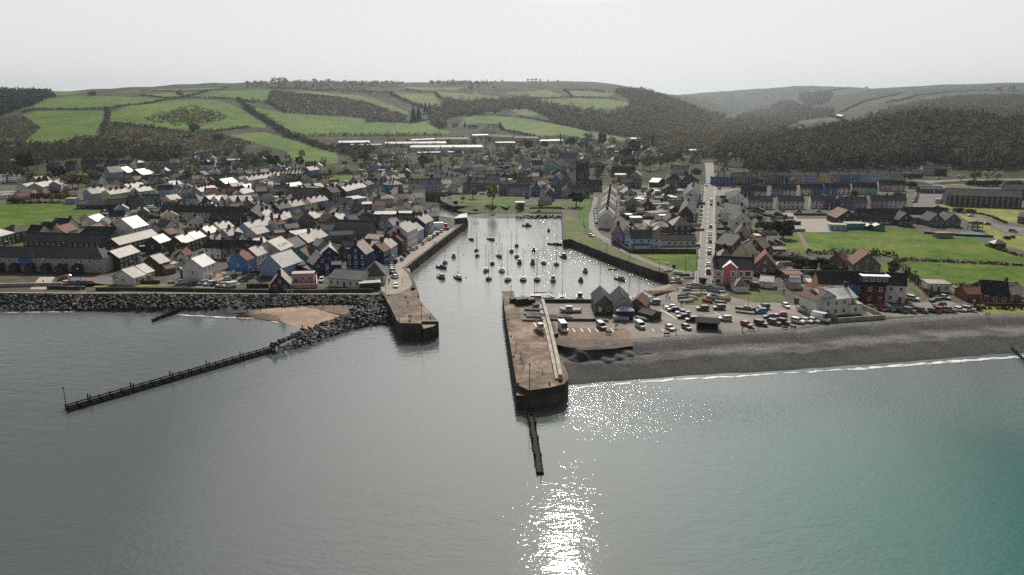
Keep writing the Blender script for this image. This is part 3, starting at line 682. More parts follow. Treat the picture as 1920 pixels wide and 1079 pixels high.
def house(x, y, z, rz, w, d, h, rise, style, wc, rc, name='house', cat='house', group=None, windows=True, chim=None, side=(.3, .3), door=True, big=False, winside=True, tag=None):
    rr = random.Random(int(x * 13 + y * 7))
    h = h + rr.uniform(-.12, .12); rise = rise + rr.uniform(-.1, .1)
    W, Rf = house_meshes(w, d, h, rise, style, .35, side if isinstance(side, (int, float)) else side[0])
    t = thing(name, '', cat, (x, y, z), rz, group)
    link('wall', W.mesh('wall', [wallm(wc)]), t); rf = link('roof', Rf.mesh('roof', [roofm(rc)]), t)
    dist = math.hypot(x, y)
    c, s = math.cos(rz), math.sin(rz)
    FOOT.append((x - s * d / 2, y + c * d / 2, w / 2, d / 2, rz))
    if chim is None: chim = 0
    if style == 'g':
        for q in range(chim):
            cx = (w / 2 - .45) * (1 if q == 0 else -1) if chim < 3 else w * (q / (chim - 1) - .5) * .9
            link('chimney', chim_mesh(.7, 1.5, 1.5), rf, (cx, d / 2, h + rise), 0)
    elif style == 'x':
        for q in range(chim): link('chimney', chim_mesh(1.4, .7, 1.5), rf, (0, .5 if q == 0 else d - .5, h + rise), 0)
    elif style == 'h':
        for q in range(chim):
            o = (w / 2 - min(w, d) / 2) * (1 if q == 0 else -1)
            link('chimney', chim_mesh(.8, 1.3, 1.6), rf, (o if w >= d else 0, d / 2 if w >= d else d / 2 + o, h + rise), 0)
    if windows and dist < 760:
        fl = max(1, round((h - .4) / 2.65)); nx = max(1, int(round(w / 3.1))); nx = min(nx, 14)
        ww, wh = (1.15, 1.5) if dist < 420 else (1.3, 1.6)
        if h < 2.4: fl = 0
        sc = h / max(fl, 1)
        dx = w / nx; dcol = nx // 2 if rr.random() < .6 else 0
        for f in range(fl):
            for q in range(nx):
                xx = -w / 2 + dx * (q + .5)
                if f == 0 and q == dcol and door and nx > 1:
                    link('door', door_mesh(rr.randrange(5)), t, (xx, -.005, 0)); continue
                link('window', win_mesh(ww, min(wh, sc - .8)), t, (xx, -.005, sc * f + sc * .52))
        if style == 'x' and rise > 3.2: link('window', win_mesh(1.0, 1.2), t, (0, -.005, h + rise * .3))
        if winside and style in 'gh' and dist < 520 and d > 6:
            # a window or two in whichever end wall faces the sea
            for sgn in (1, -1):
                vx, vy = sgn * c, sgn * s
                if vx * -x + vy * -y > .35 * dist and fl:
                    wn = link('window', win_mesh(1.0, 1.3), t, (sgn * (w / 2 + .005), d * .5, h * .62), math.pi / 2 * sgn)
    return t

def wname(wc, rc): return f'{WALLC[wc][1]}', f'{ROOFC[rc][1]}'
NH = [0]
def row(reg, x1, y1, x2, y2, n, d, h, rise, style, walls, roofs, name=None, cat=None, desc=None, chim=None, rowname=None, end=None, win=True, label=None, door=True):
    """buildings whose visible eave runs between two measured picture points"""
    A = at(*pix(reg, x1, y1), h); B = at(*pix(reg, x2, y2), h)
    if B[0] < A[0]: A, B = B, A; flip = True
    else: flip = False
    dx, dy = B[0] - A[0], B[1] - A[1]; Lr = math.hypot(dx, dy); rz = math.atan2(dy, dx); w = Lr / n; out = []
    for k in range(n):
        t = (k + .5) / n; x, y = A[0] + dx * t, A[1] + dy * t
        qx, qy = x - math.sin(rz) * d / 2, y + math.cos(rz) * d / 2
        z = min(A[2] * (1 - t) + B[2] * t, float(tz(qx, qy)) + 1.5)
        wc = walls[k % len(walls)]; rc = roofs[k % len(roofs)]
        nm = name or ('terraced_house' if n > 1 else 'house'); ct = cat or 'house'
        ch = chim if chim is not None else ((1 if n > 1 else (2 if h > 4.8 and rise > 2.2 and style in 'gh' else 0)))
        o = house(x, y, z, rz, w - (.02 if n > 1 else 0), d, h, rise, style, wc, rc, nm, ct, None, win, ch, 0.0 if n > 1 else .3, door)
        a, bb = wname(wc, rc); ppx, ppy = proj(x, y, z + h * .6)
        if rowname:
            kk = k if not flip else n - 1 - k
            o['label'] = f'{a} {desc or "terraced house"}, {ordinal(kk)} from {end} of {rowname}'; o['group'] = rowname
        elif label: o['label'] = label
        else:
            ds = desc or {'terraced_house': 'terraced house', 'house': {'g': 'gabled house', 'x': 'gable-fronted house', 'h': 'hip-roofed house', 'f': 'flat-roofed house'}[style]}.get(nm, nm.replace('_', ' '))
            place_label(o, f'{a} {ds}, {bb} roof,', ppx, ppy)
        out.append(o); NH[0] += 1
    return out

SEA, TOWN = 'seaward end', 'inland end'
# --- along the left seafront
row('e', -330, 571, 1540, 600, 1, 11, 6.3, 3.4, 'h', 'g', 'd', 'apartment_block', 'apartments', label='long grey two-storey seafront terrace with hipped dark roof', chim=0)
row('e', 340, 325, 1500, 360, 1, 10, 2.9, 3.2, 'g', 'k', 'd', 'apartment_block', 'apartments', label='long dark brick bungalow block behind the strip of lawn', chim=0)
row('e', -90, 292, 210, 214, 1, 9, 5.4, 3, 'h', 'k', 'q', label='dark brick house with pale hipped roof at the end of the lawn', chim=0)
row('e', 205, 213, 405, 181, 1, 10, 5.4, 3, 'h', 'k', 's', label='dark brick hip-roofed house at the corner of the playing field', chim=0)
row('e', 385, 216, 565, 224, 1, 9, 2.8, 3.6, 'g', 'w', 'd', 'bungalow', 'house', chim=1)
row('e', 575, 168, 765, 176, 1, 9, 2.8, 3.6, 'g', 'w', 'd', 'bungalow', 'house', chim=1)
row('e', 750, 112, 985, 122, 1, 9, 2.8, 3.6, 'g', 'w', 'd', 'bungalow', 'house', chim=1)
row('e', 965, 206, 1160, 152, 1, 8, 2.8, 3.2, 'g', 'c', 'r', 'bungalow', 'house', chim=0)
row('e', 1205, 211, 1390, 150, 1, 8, 2.8, 3.2, 'g', 'k', 'r', 'bungalow', 'house', chim=0)
row('e', 1240, 238, 1680, 242, 1, 9, 2.8, 3.2, 'g', 'g', 'd', 'bungalow', 'house', chim=0)
row('e', 1450, 92, 1620, 86, 1, 8, 2.8, 3, 'x', 'w', 's', 'bungalow', 'house')
row('e', 1735, 112, 1870, 96, 1, 8, 2.6, 2, 'g', 'u', 'r', 'bungalow', 'house')
row('a', 1210, 1050, 1370, 1000, 1, 9, 2.8, 3, 'g', 'w', 'z', 'bungalow', 'house', chim=0)
row('a', 1375, 1015, 1510, 985, 1, 8, 2.8, 3, 'g', 'c', 'r', 'bungalow', 'house', chim=0)
row('f', 400, 150, 622, 95, 1, 13, 5.6, 5, 'g', 'w', 'z', label='big white gabled house with gleaming roof beside the long dark terrace', chim=0)
row('f', 188, 396, 775, 247, 1, 8, 5.2, 2.8, 'g', 'k', 'q', 'apartment_block', 'apartments', label='long dark terrace of flats under a pale slate roof', chim=0)
row('f', 184, 594, 492, 496, 1, 8, 5.2, 2.8, 'g', 'k', 'q', 'apartment_block', 'apartments', label='shorter dark block of flats next to the grey seafront terrace', chim=0)
row('f', 795, 370, 960, 320, 1, 8, 5.0, 3, 'g', 'k', 'z', label='dark house with gleaming roof and skylights behind the walled yard', chim=0)
row('f', 1140, 372, 1490, 263, 2, 8, 5.2, 3, 'g', 'k', 'z', desc='semi-detached house')
row('f', 1522, 224, 1676, 180, 1, 8, 5.4, 3, 'g', 'l', 'z')
row('f', 1710, 162, 1910, 111, 2, 8, 5.4, 3, 'g', 'yw', 'q')
row('f', 1450, 434, 1700, 442, 1, 7, 5.2, 3, 'g', 'w', 'd')
row('g', 105, 442, 345, 444, 1, 7, 5.2, 3, 'g', 's', 'd')
row('g', 348, 443, 690, 452, 2, 7, 5.2, 3, 'g', 'g', 'd')
row('f', 1435, 730, 1620, 656, 1, 9, 6.2, 3.4, 'g', 'w', 'z', label='white promenade house with gleaming roof and a glazed porch', chim=0)
row('f', 1125, 772, 1385, 742, 1, 5, 4.2, .5, 'f', 'k', 'q', 'conservatory', 'conservatory', label='dark framed two-storey conservatory beside the white promenade house', door=False)
row('f', 795, 675, 945, 632, 1, 9, 4.6, 3, 'g', 'k', 'q')
row('f', 590, 820, 708, 780, 1, 9, 3.4, 3, 'g', 'o', 'q', 'bungalow', 'house', chim=0)
row('f', 400, 897, 582, 840, 1, 10, 3.0, 3.2, 'g', 'w', 'q', 'bungalow', 'house', chim=0)
row('f', 1180, 556, 1290, 527, 1, 8, 5, 3, 'g', 'w', 'r')
row('f', 1045, 585, 1175, 570, 1, 5, 4.4, 2, 'x', 'w', 's')
row('f', 950, 692, 1062, 662, 1, 5, 2.8, 1, 'g', 'w', 'q', 'shed', 'shed', win=False)
row('f', 1115, 638, 1230, 602, 1, 5, 2.8, 1, 'g', 'w', 'z', 'shed', 'shed')
row('f', 380, 605, 512, 585, 1, 5, 2.6, .4, 'f', 'g', 'q', 'garage', 'garage', win=False)
row('f', 262, 642, 376, 626, 1, 5, 2.6, .4, 'f', 'g', 's', 'garage', 'garage', win=False)
row('f', 900, 760, 1030, 735, 1, 5, 2.4, 1, 'g', 's', 'r', 'shed', 'shed', win=False)
row('f', 500, 425, 632, 412, 1, 3, 2.4, .3, 'f', 'k', 'q', 'garage', 'garage', win=False)
row('f', 655, 165, 815, 150, 1, 7, 3.2, 2.5, 'x', 'w', 's')
row('f', 880, 130, 1060, 105, 1, 9, 4.4, 3, 'x', 'w', 's')
row('f', 940, 245, 1078, 215, 1, 8, 3, 2.5, 'g', 'k', 'r')
row('f', 110, 895, 345, 890, 1, 4, 2.6, .4, 'f', 'w', 's', 'garage', 'garage', win=False)
row('g', 495, 627, 656, 566, 1, 8, 5.6, 3.2, 'g', 'b', 'r', label='bright blue house with brown roof by the promenade cars', chim=2)
row('g', 658, 560, 822, 500, 1, 8, 6, 3.2, 'g', 'w', 'q', label='tall white house joined to the bright blue house', chim=1)
row('g', 215, 642, 375, 632, 1, 5, 3.6, 1.6, 'g', 'b', 'q', 'outhouse', 'outhouse', win=False)
row('g', 700, 708, 1032, 735, 1, 14, 4.2, 4.6, 'x', 'l', 'z', label='sky blue gable end with a bright roof by the seafront', win=False)
row('g', 850, 1000, 1145, 985, 1, 9, 2.4, 4.2, 'x', 'k', 'q', label='dark gabled cottage with a pink chimney behind the sea wall', chim=1)
row('g', 1178, 838, 1500, 828, 1, 4, 3.6, .3, 'f', 'p', 'z', 'outhouse', 'outhouse', label='pink flat-roofed wing along the walled garden')
row('g', 1440, 770, 1620, 740, 1, 6, 2.8, .5, 'f', 'k', 's', 'garage', 'garage', win=False)
CAFE = row('g', 1005, 482, 1196, 405, 1, 12, 6, 4.2, 'g', 'g', 'q', 'cafe', 'cafe', label='grey gabled building with pale letters on its roof', chim=0)[0]
row('g', 1215, 442, 1410, 366, 1, 9, 4.8, 3.4, 'g', 's', 's')
row('g', 1412, 366, 1715, 251, 2, 9, 5, 3.4, 'g', 's', 'q')
row('g', 1185, 572, 1425, 575, 1, 9, 3, 3.2, 'x', 't', 'r', 'boathouse', 'boathouse', label='turquoise gabled shed behind the navy gable', win=False)
row('g', 1440, 560, 1612, 520, 1, 8, 3, 3, 'x', 't', 's', 'boathouse', 'boathouse', win=False)
row('g', 1170, 715, 1375, 690, 1, 7, 3, 1.2, 'g', 'n', 's', 'shed', 'shed', win=False)
row('g', 1500, 690, 1766, 660, 1, 9, 4.6, 4, 'x', 'n', 'z', label='navy gable-fronted house with two white windows facing the sea')
row('g', 1600, 540, 1880, 530, 1, 10, 4, 3.4, 'x', 'n', 'z')
row('g', 1560, 420, 1740, 400, 1, 9, 3.6, 2.4, 'x', 'g', 'z', 'workshop', 'workshop', win=False)
row('g', 1770, 700, 1910, 695, 1, 6, 3, .8, 'g', 'n', 's', 'shed', 'shed', win=False)
row('g', 545, 160, 850, 88, 2, 8, 5, 3, 'g', 'l', 'q')
row('g', 650, 240, 835, 195, 1, 8, 3, 3, 'g', 'g', 'q', 'bungalow', 'house')
row('g', 940, 95, 1070, 75, 1, 8, 5, 2.6, 'g', 'w', 'r')
row('g', 230, 258, 450, 212, 2, 8, 5, 3, 'g', 'g', 'q')
row('g', 375, 320, 500, 300, 1, 7, 3, 3, 'x', 'w', 's')
row('g', 500, 380, 690, 410, 1, 6, 3.2, 3, 'x', 'g', 'z')
row('g', 0, 350, 155, 325, 1, 8, 5, 3, 'g', 'g', 'q')
row('g', 1240, 250, 1570, 205, 1, 8, 3.2, 1.2, 'f', 's', 'z', 'workshop', 'workshop', win=False)
row('g', 1100, 150, 1290, 130, 1, 8, 3, 2, 'g', 's', 's', 'shed', 'shed')
row('g', 1508, 165, 1760, 180, 1, 9, 4.6, 2.4, 'g', 'l', 's')
# --- the quay
row('h', 225, 600, 520, 612, 1, 9, 8, 4.6, 'x', 'n', 'q', label='tall navy gable end standing at the corner of the quay', chim=1)
row('h', 530, 612, 640, 546, 1, 8, 7, 3.4, 'g', 'w', 'q', label='white house with blue windows beside the tall navy gable', chim=1)
row('h', 645, 560, 700, 545, 1, 8, 6, 3, 'g', 's', 'q', chim=1)
row('h', 790, 580, 895, 526, 1, 8, 6, 3.4, 'g', 'n', 'r', label='navy and white house on the quay with brown roof', chim=1)
row('h', 898, 525, 995, 462, 1, 8, 6, 3.2, 'g', 'V', 'q', label='lavender house on the quay with two chimneys', chim=2)
row('h', 1065, 422, 1140, 386, 1, 8, 6, 3, 'g', 'k', 'r', label='dark stone house with rust roof set on the quay', chim=2)
row('h', 1150, 292, 1300, 216, 1, 10, 9, 3.6, 'g', 'w', 'q', label='tallest white quay house with rows of brown windows', chim=2)
row('h', 1303, 266, 1392, 226, 1, 8, 6.4, 3, 'g', 'V', 'q', label='small lilac-white house joined to the tallest white quay house', chim=0)
row('h', 1410, 157, 1540, 92, 2, 9, 7.4, 3.4, 'g', 'nV', 'q', desc='quay house')
row('h', 1480, 52, 1620, 40, 1, 8, 3.2, 2.2, 'g', 's', 's', 'shed', 'shed', win=False)
row('h', -40, 967, 440, 1002, 1, 13, 3.4, 2.2, 'g', 'w', 's', 'boathouse', 'boathouse', label='long white boathouse with grey roof behind the breakwater', chim=0)
row('h', 465, 936, 818, 932, 1, 12, 3.6, 4.6, 'h', 'w', 's', 'boathouse', 'boathouse', label='white hip-roofed boathouse at the root of the short pier', chim=0)
row('h', 430, 1062, 745, 1045, 1, 4, 2.6, .3, 'f', 'k', 'q', 'shed', 'shed', label='low dark shed with pale flat roof at the pier road', win=False)
row('h', 20, 232, 560, 250, 1, 12, 5, 4, 'g', 's', 'd', 'chapel_hall', 'hall', label='long dark stone hall in the backyards behind the quay', chim=0)
row('h', 0, 335, 330, 322, 1, 8, 4.6, 1.6, 'g', 's', 'd', 'workshop', 'workshop', win=False)
row('h', 510, 385, 745, 398, 1, 9, 3.2, 1.6, 'g', 'k', 'q', 'workshop', 'workshop', win=False)
row('h', 585, 500, 760, 490, 1, 8, 4.5, 2, 'g', 's', 'q')
row('h', 60, 600, 260, 560, 1, 8, 4.2, 3, 'x', 'k', 'z')
row('h', 785, 178, 940, 190, 1, 8, 4.6, 3.2, 'x', 'l', 'q')
row('h', 955, 97, 1235, 105, 1, 9, 5.6, 3, 'g', 'w', 'd')
row('h', 1240, 95, 1350, 92, 1, 9, 5.2, 3, 'g', 'k', 'd')
row('h', 440, 112, 680, 122, 1, 9, 4.6, 3, 'g', 'k', 'd')
row('h', 690, 112, 840, 126, 1, 9, 4.6, 3, 'g', 'w', 'd')
row('h', 215, 122, 285, 86, 1, 9, 4.2, 3.2, 'g', 'k', 'q')
row('h', 20, 128, 110, 96, 1, 8, 4.2, 3, 'x', 'k', 'q')
row('h', 300, 120, 425, 100, 1, 8, 4.2, 3, 'g', 'g', 's')
row('h', 930, 360, 1050, 345, 1, 8, 5.4, 3, 'g', 'k', 's')
# --- streets behind
row('c', 345, 860, 1085, 716, 8, 8, 6, 3.2, 'g', 'svgbwynb', 'ssqqrqqq', rowname='coloured street row near the quay', end=SEA)
row('c', 10, 960, 340, 858, 1, 9, 5.4, 3, 'g', 'k', 'd', chim=2)
row('c', 450, 628, 1068, 650, 1, 12, 6, 4, 'g', 'k', 'd', 'stone_hall', 'hall', label='long dark stone hall with white windows in the town', chim=0)
row('c', 1140, 612, 1265, 592, 1, 12, 8.6, 4, 'g', 'k', 'd', 'town_hall', 'hall', label='tall dark stone town hall with a steep roof', chim=2)
row('c', 1350, 592, 1660, 517, 4, 9, 7, 3.2, 'g', 'nbTg', 'q', rowname='tall row beside the stone town hall', end=SEA)
row('c', 1672, 505, 1760, 476, 2, 8, 6, 3, 'g', 'r', 's')
row('c', 1770, 490, 1850, 480, 1, 8, 5, 3, 'g', 'p', 's')
row('c', -110, 428, 375, 350, 7, 7, 5.4, 3, 'g', 'wbwwgww', 'q', rowname='upper terrace below the fields', end=SEA)
row('c', 378, 346, 800, 300, 8, 7, 5.4, 3, 'g', 'cgnnwwbb', 'q', rowname='long coloured terrace below the fields', end=SEA)
row('c', 803, 282, 945, 263, 1, 8, 7, 3.2, 'g', 'b', 'q', label='taller blue house closing the long coloured terrace', chim=1)
row('c', 140, 505, 270, 495, 1, 8, 4, 2.6, 'g', 'b', 'z')
row('c', 275, 540, 400, 515, 1, 8, 4, 2.4, 'g', 'w', 's')
row('c', 505, 525, 705, 500, 1, 8, 4.2, 2.6, 'g', 'w', 'z')
row('c', 545, 590, 760, 582, 1, 9, 4, 4, 'x', 'k', 'q')
row('c', 770, 545, 860, 532, 1, 9, 4.4, 3, 'g', 'k', 's')
row('c', 905, 590, 1010, 560, 1, 9, 5, 3, 'x', 'g', 'q')
row('c', 920, 535, 1020, 520, 1, 8, 4.4, 3, 'g', 'k', 'q')
row('c', 1180, 525, 1260, 515, 1, 8, 4.4, 3, 'g', 'k', 'q')
row('c', 1270, 525, 1375, 512, 1, 8, 4.4, 2.5, 'g', 'g', 's')
row('c', 1375, 470, 1560, 465, 1, 12, 5, 5, 'h', 'k', 'q')
row('c', 1560, 450, 1670, 440, 1, 8, 4.4, 3, 'g', 'g', 's')
row('c', -70, 1016, 190, 955, 2, 8, 5.4, 3, 'g', 'w', 'zq')
row('c', 190, 952, 262, 930, 1, 8, 5.4, 3, 'g', 'r', 'q')
row('c', 195, 1065, 470, 1000, 2, 8, 5, 3, 'g', 'wg', 'q')
row('c', 475, 992, 570, 962, 1, 8, 5, 3, 'g', 'k', 'q')
row('c', 640, 1010, 765, 980, 1, 8, 4, 3, 'x', 'g', 'q')
row('c', 880, 1000, 965, 967, 1, 9, 5, 3.4, 'g', 's', 'q')
row('c', 1045, 1035, 1108, 990, 1, 9, 5, 3.4, 'g', 's', 'q')
row('c', 1330, 1042, 1408, 1003, 1, 9, 4.2, 3.2, 'g', 's', 'q')
row('c', 1160, 1010, 1240, 985, 1, 8, 4, 3, 'x', 'n', 'q')
row('c', 1375, 770, 1480, 745, 1, 8, 5, 3, 'x', 'l', 's')
row('c', 1470, 715, 1655, 690, 1, 9, 5.5, 1.0, 'f', 'l', 'q')
row('c', 1585, 790, 1830, 785, 1, 10, 3.4, .5, 'f', 'k', 'q', 'pub', 'pub', label='low dark flat-roofed building by the town car park')
row('c', 1690, 690, 1800, 690, 1, 8, 4, 3, 'x', 'w', 's')
row('b', 465, 890, 1250, 910, 7, 9, 5.5, 3.4, 'g', 'nnrmppV', 'd', rowname='painted row facing the town car park', end='car park end')
CHAP = row('b', 1215, 1008, 1655, 1012, 1, 16, 6, 6, 'g', 'k', 'd', 'chapel', 'chapel', label='big dark chapel with tall arched windows in its gable', chim=0, win=False)[0]
row('b', 1680, 1000, 1790, 900, 1, 12, 6, 4.5, 'g', 'k', 'd', 'chapel', 'chapel', label='dark chapel schoolroom joined to the big chapel', chim=0, win=False)
row('b', 72, 720, 490, 702, 5, 8, 5.4, 3, 'g', 'ppmbn', 'qqsss', rowname='pastel row behind the town car park', end='playing field end')
row('b', -60, 725, 68, 738, 1, 8, 5.4, 3, 'g', 's', 'd', chim=1)
row('b', 503, 712, 640, 722, 1, 9, 5, 3, 'x', 'c', 'q')
row('b', 740, 742, 1070, 748, 1, 12, 4, 4.4, 'h', 'k', 's', 'stone_hall', 'hall', label='low hall with broad grey hipped roof', chim=0)
row('b', 690, 792, 840, 782, 1, 8, 4, 3.2, 'x', 'w', 'z')
row('b', 838, 828, 1000, 832, 1, 9, 3.4, 4.4, 'g', 'c', 'l')
row('b', 1110, 722, 1230, 730, 1, 8, 4.4, 3, 'x', 'n', 'z')
row('b', 1232, 727, 1360, 737, 1, 8, 4.4, 3.2, 'x', 'w', 'z')
row('b', 1372, 727, 1455, 727, 1, 8, 4.4, 3, 'x', 'k', 'z')
row('b', 1460, 736, 1570, 742, 1, 8, 4.4, 3.2, 'x', 'w', 'z')
row('b', 1612, 712, 1700, 742, 1, 8, 4.4, 3.2, 'x', 'k', 'z')
row('b', 1090, 600, 1345, 547, 5, 8, 5.4, 3, 'g', 'gwwur', 'q', rowname='long receding row in mid town', end=SEA)
row('b', 720, 618, 1085, 600, 5, 8, 5, 3, 'g', 'wgw', 'z', rowname='gleaming-roofed row in the middle of town', end=SEA)
row('b', 655, 498, 810, 475, 1, 8, 5, 3, 'g', 'w', 'q')
row('b', 1475, 492, 1660, 462, 1, 13, 4, 4.4, 'g', 'k', 'z', 'market_hall', 'hall', label='dark hall with big white roof below the hillside', chim=0)
row('b', 165, 602, 380, 567, 2, 8, 5.2, 3, 'g', 'w', 'q')
row('b', -50, 612, 110, 592, 1, 8, 5.2, 3, 'g', 'w', 'q')
row('b', 20, 548, 260, 505, 3, 8, 5.2, 3, 'g', 'wgw', 'q', rowname='back row above the pastel row', end='playing field end')
row('b', 285, 215, 700, 232, 7, 8, 6, 2.6, 'g', 't', 's', rowname='turquoise terrace under the hill', end='left end')
row('b', 620, 322, 750, 332, 1, 6, 3, 2.6, 'x', 't', 's')
row('b', -10, 312, 105, 292, 1, 14, 5, 5, 'g', 'k', 'z', 'market_hall', 'hall', label='hall with wide white roof below the white hotel row', chim=0, win=False)
row('b', 215, 347, 350, 327, 1, 14, 5, 5, 'g', 'k', 'z', 'market_hall', 'hall', label='hall with white roof light right of its white-roofed twin', chim=0, win=False)
row('b', 1075, 197, 1300, 192, 2, 7, 5, 3, 'g', 'w', 'd')
row('b', 1370, 207, 1550, 202, 2, 7, 5, 3, 'g', 'w', 'd')
row('b', 890, 107, 1000, 112, 1, 8, 5, 3, 'x', 'w', 's')
row('b', 1010, 72, 1780, -58, 13, 8, 4.2, 2.6, 'x', 'gks', 'd', rowname='stepped terrace climbing the hillside', end='lower end')
row('b', 1005, 347, 1145, 347, 1, 10, 3.6, 3, 'x', 'k', 's')
row('b', 820, 17, 1005, 17, 1, 9, 4, 3, 'g', 'w', 's')
row('b', 1500, 132, 1740, 122, 1, 15, 3, .6, 'f', 'k', 'q', 'workshop', 'workshop', win=False)
row('b', 1710, 432, 1850, 402, 1, 8, 5, 3, 'g', 'w', 's')
row('b', 1740, 622, 1890, 592, 1, 8, 5, 3, 'g', 'w', 'q')
row('b', 1775, 542, 1890, 522, 1, 8, 4, 2.5, 'g', 'k', 'z')
row('b', 1570, 525, 1760, 505, 1, 8, 4, 2.5, 'g', 'g', 'q')
row('b', 320, 430, 520, 420, 2, 8, 4.6, 3, 'g', 'gk', 's')
row('b', 850, 470, 960, 465, 1, 8, 4.6, 3, 'g', 'l', 's')
row('b', 1100, 475, 1220, 470, 1, 8, 4.6, 3, 'x', 'w', 's')
row('b', 1200, 400, 1400, 400, 2, 9, 4, 3, 'g', 'k', 'd')
row('b', 150, 165, 250, 152, 1, 8, 6, 2.4, 'h', 's', 'q')
# --- left edge
row('a', 145, 150, 270, 142, 1, 10, 6, 3, 'h', 'w', 'q', label='white villa with pale hipped roof on the wooded slope')
row('a', 255, 170, 350, 167, 1, 6, 4, 2, 'h', 'w', 'q')
row('a', 690, 217, 860, 217, 2, 8, 5, 3, 'g', 'n', 's')
row('a', 865, 215, 950, 212, 1, 8, 4.5, 3, 'g', 'k', 'q')
row('a', 965, 190, 1120, 190, 2, 8, 6.2, 3, 'g', 's', 'd')
row('a', 1200, 166, 1540, 166, 4, 8, 6.5, 3, 'g', 's', 'd', rowname='dark stone terrace under the hill', end='left end')
row('a', 1562, 176, 1760, 176, 2, 8, 6.2, 3, 'g', 's', 'd')
row('a', 1767, 176, 1960, 178, 3, 9, 7, 3, 'g', 'w', 'd', rowname='tall white row under the hill', end='left end')
row('a', 240, 532, 400, 502, 1, 10, 3.6, 2.6, 'g', 'w', 'q', 'barn', 'barn', win=False)
row('a', 405, 528, 650, 478, 1, 12, 4, 3, 'g', 'g', 'q', 'barn', 'barn', win=False)
row('a', 580, 432, 760, 412, 1, 12, 4, 3, 'g', 'g', 'q', 'barn', 'barn', win=False)
row('a', 702, 502, 795, 452, 1, 10, 4, 3, 'g', 'g', 'q', 'barn', 'barn', win=False)
row('a', 300, 627, 412, 602, 1, 8, 3, 3, 'x', 'w', 'q')
row('a', 40, 657, 255, 627, 1, 8, 3, .6, 'f', 'w', 'q', 'caravan_hall', 'hall')
row('a', -100, 625, 235, 602, 1, 8, 3, .6, 'f', 'w', 'q', 'caravan_hall', 'hall')
row('a', 290, 672, 480, 652, 1, 8, 3, 2.6, 'g', 'p', 'r', 'bungalow', 'house')
row('a', 970, 706, 1118, 706, 1, 6, 3.6, .5, 'f', 'l', 'q', 'pavilion', 'pavilion', label='pale blue-grey sports pavilion at the edge of the playing field', win=False)
row('a', 1140, 790, 1440, 782, 1, 10, 3, 2.2, 'g', 'k', 's', 'shed', 'shed')
row('a', 1285, 800, 1580, 800, 1, 10, 2.6, 2, 'g', 'k', 'd', 'shed', 'shed', win=False)
row('a', 1580, 790, 1850, 782, 1, 10, 4, 3, 'g', 'k', 'd', 'shed', 'shed', win=False)
row('a', 1240, 622, 1378, 632, 1, 8, 5.4, 3, 'x', 'l', 'q')
row('a', 1390, 607, 1600, 577, 2, 8, 5.4, 3, 'g', 'w', 'q')
row('a', 1650, 642, 1918, 602, 3, 8, 5.4, 3, 'g', 'c', 'q', rowname='cream row above the dark sheds', end='playing field end')
row('a', 1310, 412, 1480, 416, 1, 8, 5.4, 3, 'g', 'w', 'd')
row('a', 1560, 302, 1650, 312, 1, 12, 7, 5, 'x', 'V', 'z')
row('a', 1655, 292, 1760, 302, 1, 8, 6, 4, 'x', 'V', 's')
# --- river side and the middle distance
row('d', 220, 497, 440, 482, 1, 10, 8.4, 3.4, 'h', 'T', 'q', label='three-storey dark teal corner house with pale roof', chim=2)
row('d', 130, 702, 305, 697, 1, 8, 5.6, 2.2, 'h', 'p', 'q', label='square pink house with hipped roof by the river')
row('d', 385, 772, 560, 777, 1, 5, 3, .6, 'f', 'r', 's')
row('d', 515, 472, 680, 470, 2, 9, 7.4, 3.2, 'g', 'c', 's', rowname='tall cream pair at the river bridge', end='left end')
row('d', 682, 472, 1020, 468, 2, 9, 7.4, 3.2, 'g', 'lV', 's', rowname='tall blue pair at the river bridge', end='left end')
row('d', 1360, 467, 1560, 462, 1, 9, 8, 3, 'h', 's', 'd', 'pub', 'pub', label='square stone three-storey pub by the river trees')
row('d', 1565, 472, 1700, 468, 1, 9, 6, 3, 'g', 's', 's')
row('d', 1110, 542, 1270, 537, 1, 9, 4, 3.6, 'h', 'w', 'q')
row('d', 1050, 482, 1185, 470, 1, 8, 4.6, 3, 'g', 'm', 'q')
row('d', 820, 272, 1040, 262, 3, 8, 5.4, 3, 'g', 'g', 's', rowname='grey row behind the blue pair', end='left end')
row('d', 1030, 300, 1360, 402, 7, 8, 5.4, 3, 'g', 'g', 's', rowname='stepped grey terrace by the river', end='upper end')
row('d', 900, 372, 1200, 432, 4, 8, 5, 3, 'g', 'gw', 's', rowname='lower grey terrace by the river', end='upper end')
row('d', 60, 87, 270, 92, 2, 8, 5, 3, 'g', 'w', 's')
row('d', 145, 37, 315, 37, 1, 10, 6, 3, 'h', 'l', 's')
row('d', 325, 27, 490, 27, 1, 10, 6, 3, 'h', 'p', 's')
row('d', 380, 87, 530, 82, 1, 9, 6, 2.6, 'h', 'w', 's')
row('d', 300, 127, 375, 127, 1, 6, 3, 2, 'h', 'w', 's')
row('d', 170, 217, 320, 207, 2, 8, 5, 3, 'g', 'l', 's')
row('d', -60, 202, 80, 207, 1, 10, 6, 3, 'h', 'l', 's')
row('d', 1320, 172, 1500, 172, 1, 10, 5, 3, 'h', 'w', 's')
row('d', 1440, 112, 1650, 122, 1, 12, 5, 4, 'h', 'g', 's')
row('d', 1530, 232, 1700, 227, 1, 10, 4, 3, 'h', 'w', 's')
row('d', 1170, 252, 1310, 242, 1, 10, 6, 3, 'h', 'l', 's')
row('d', 1380, 372, 1500, 367, 1, 8, 4.4, 2, 'g', 'w', 's')
row('d', 1502, 377, 1680, 372, 2, 8, 5, 3, 'g', 'g', 'q')
row('d', 1740, 402, 1890, 397, 1, 8, 5, 3, 'g', 'l', 's')
row('d', 0, 942, 560, 937, 1, 12, 3, .4, 'f', 'k', 'q', 'workshop', 'workshop', label='long pale flat roof by the boatyard at the river mouth', win=False)
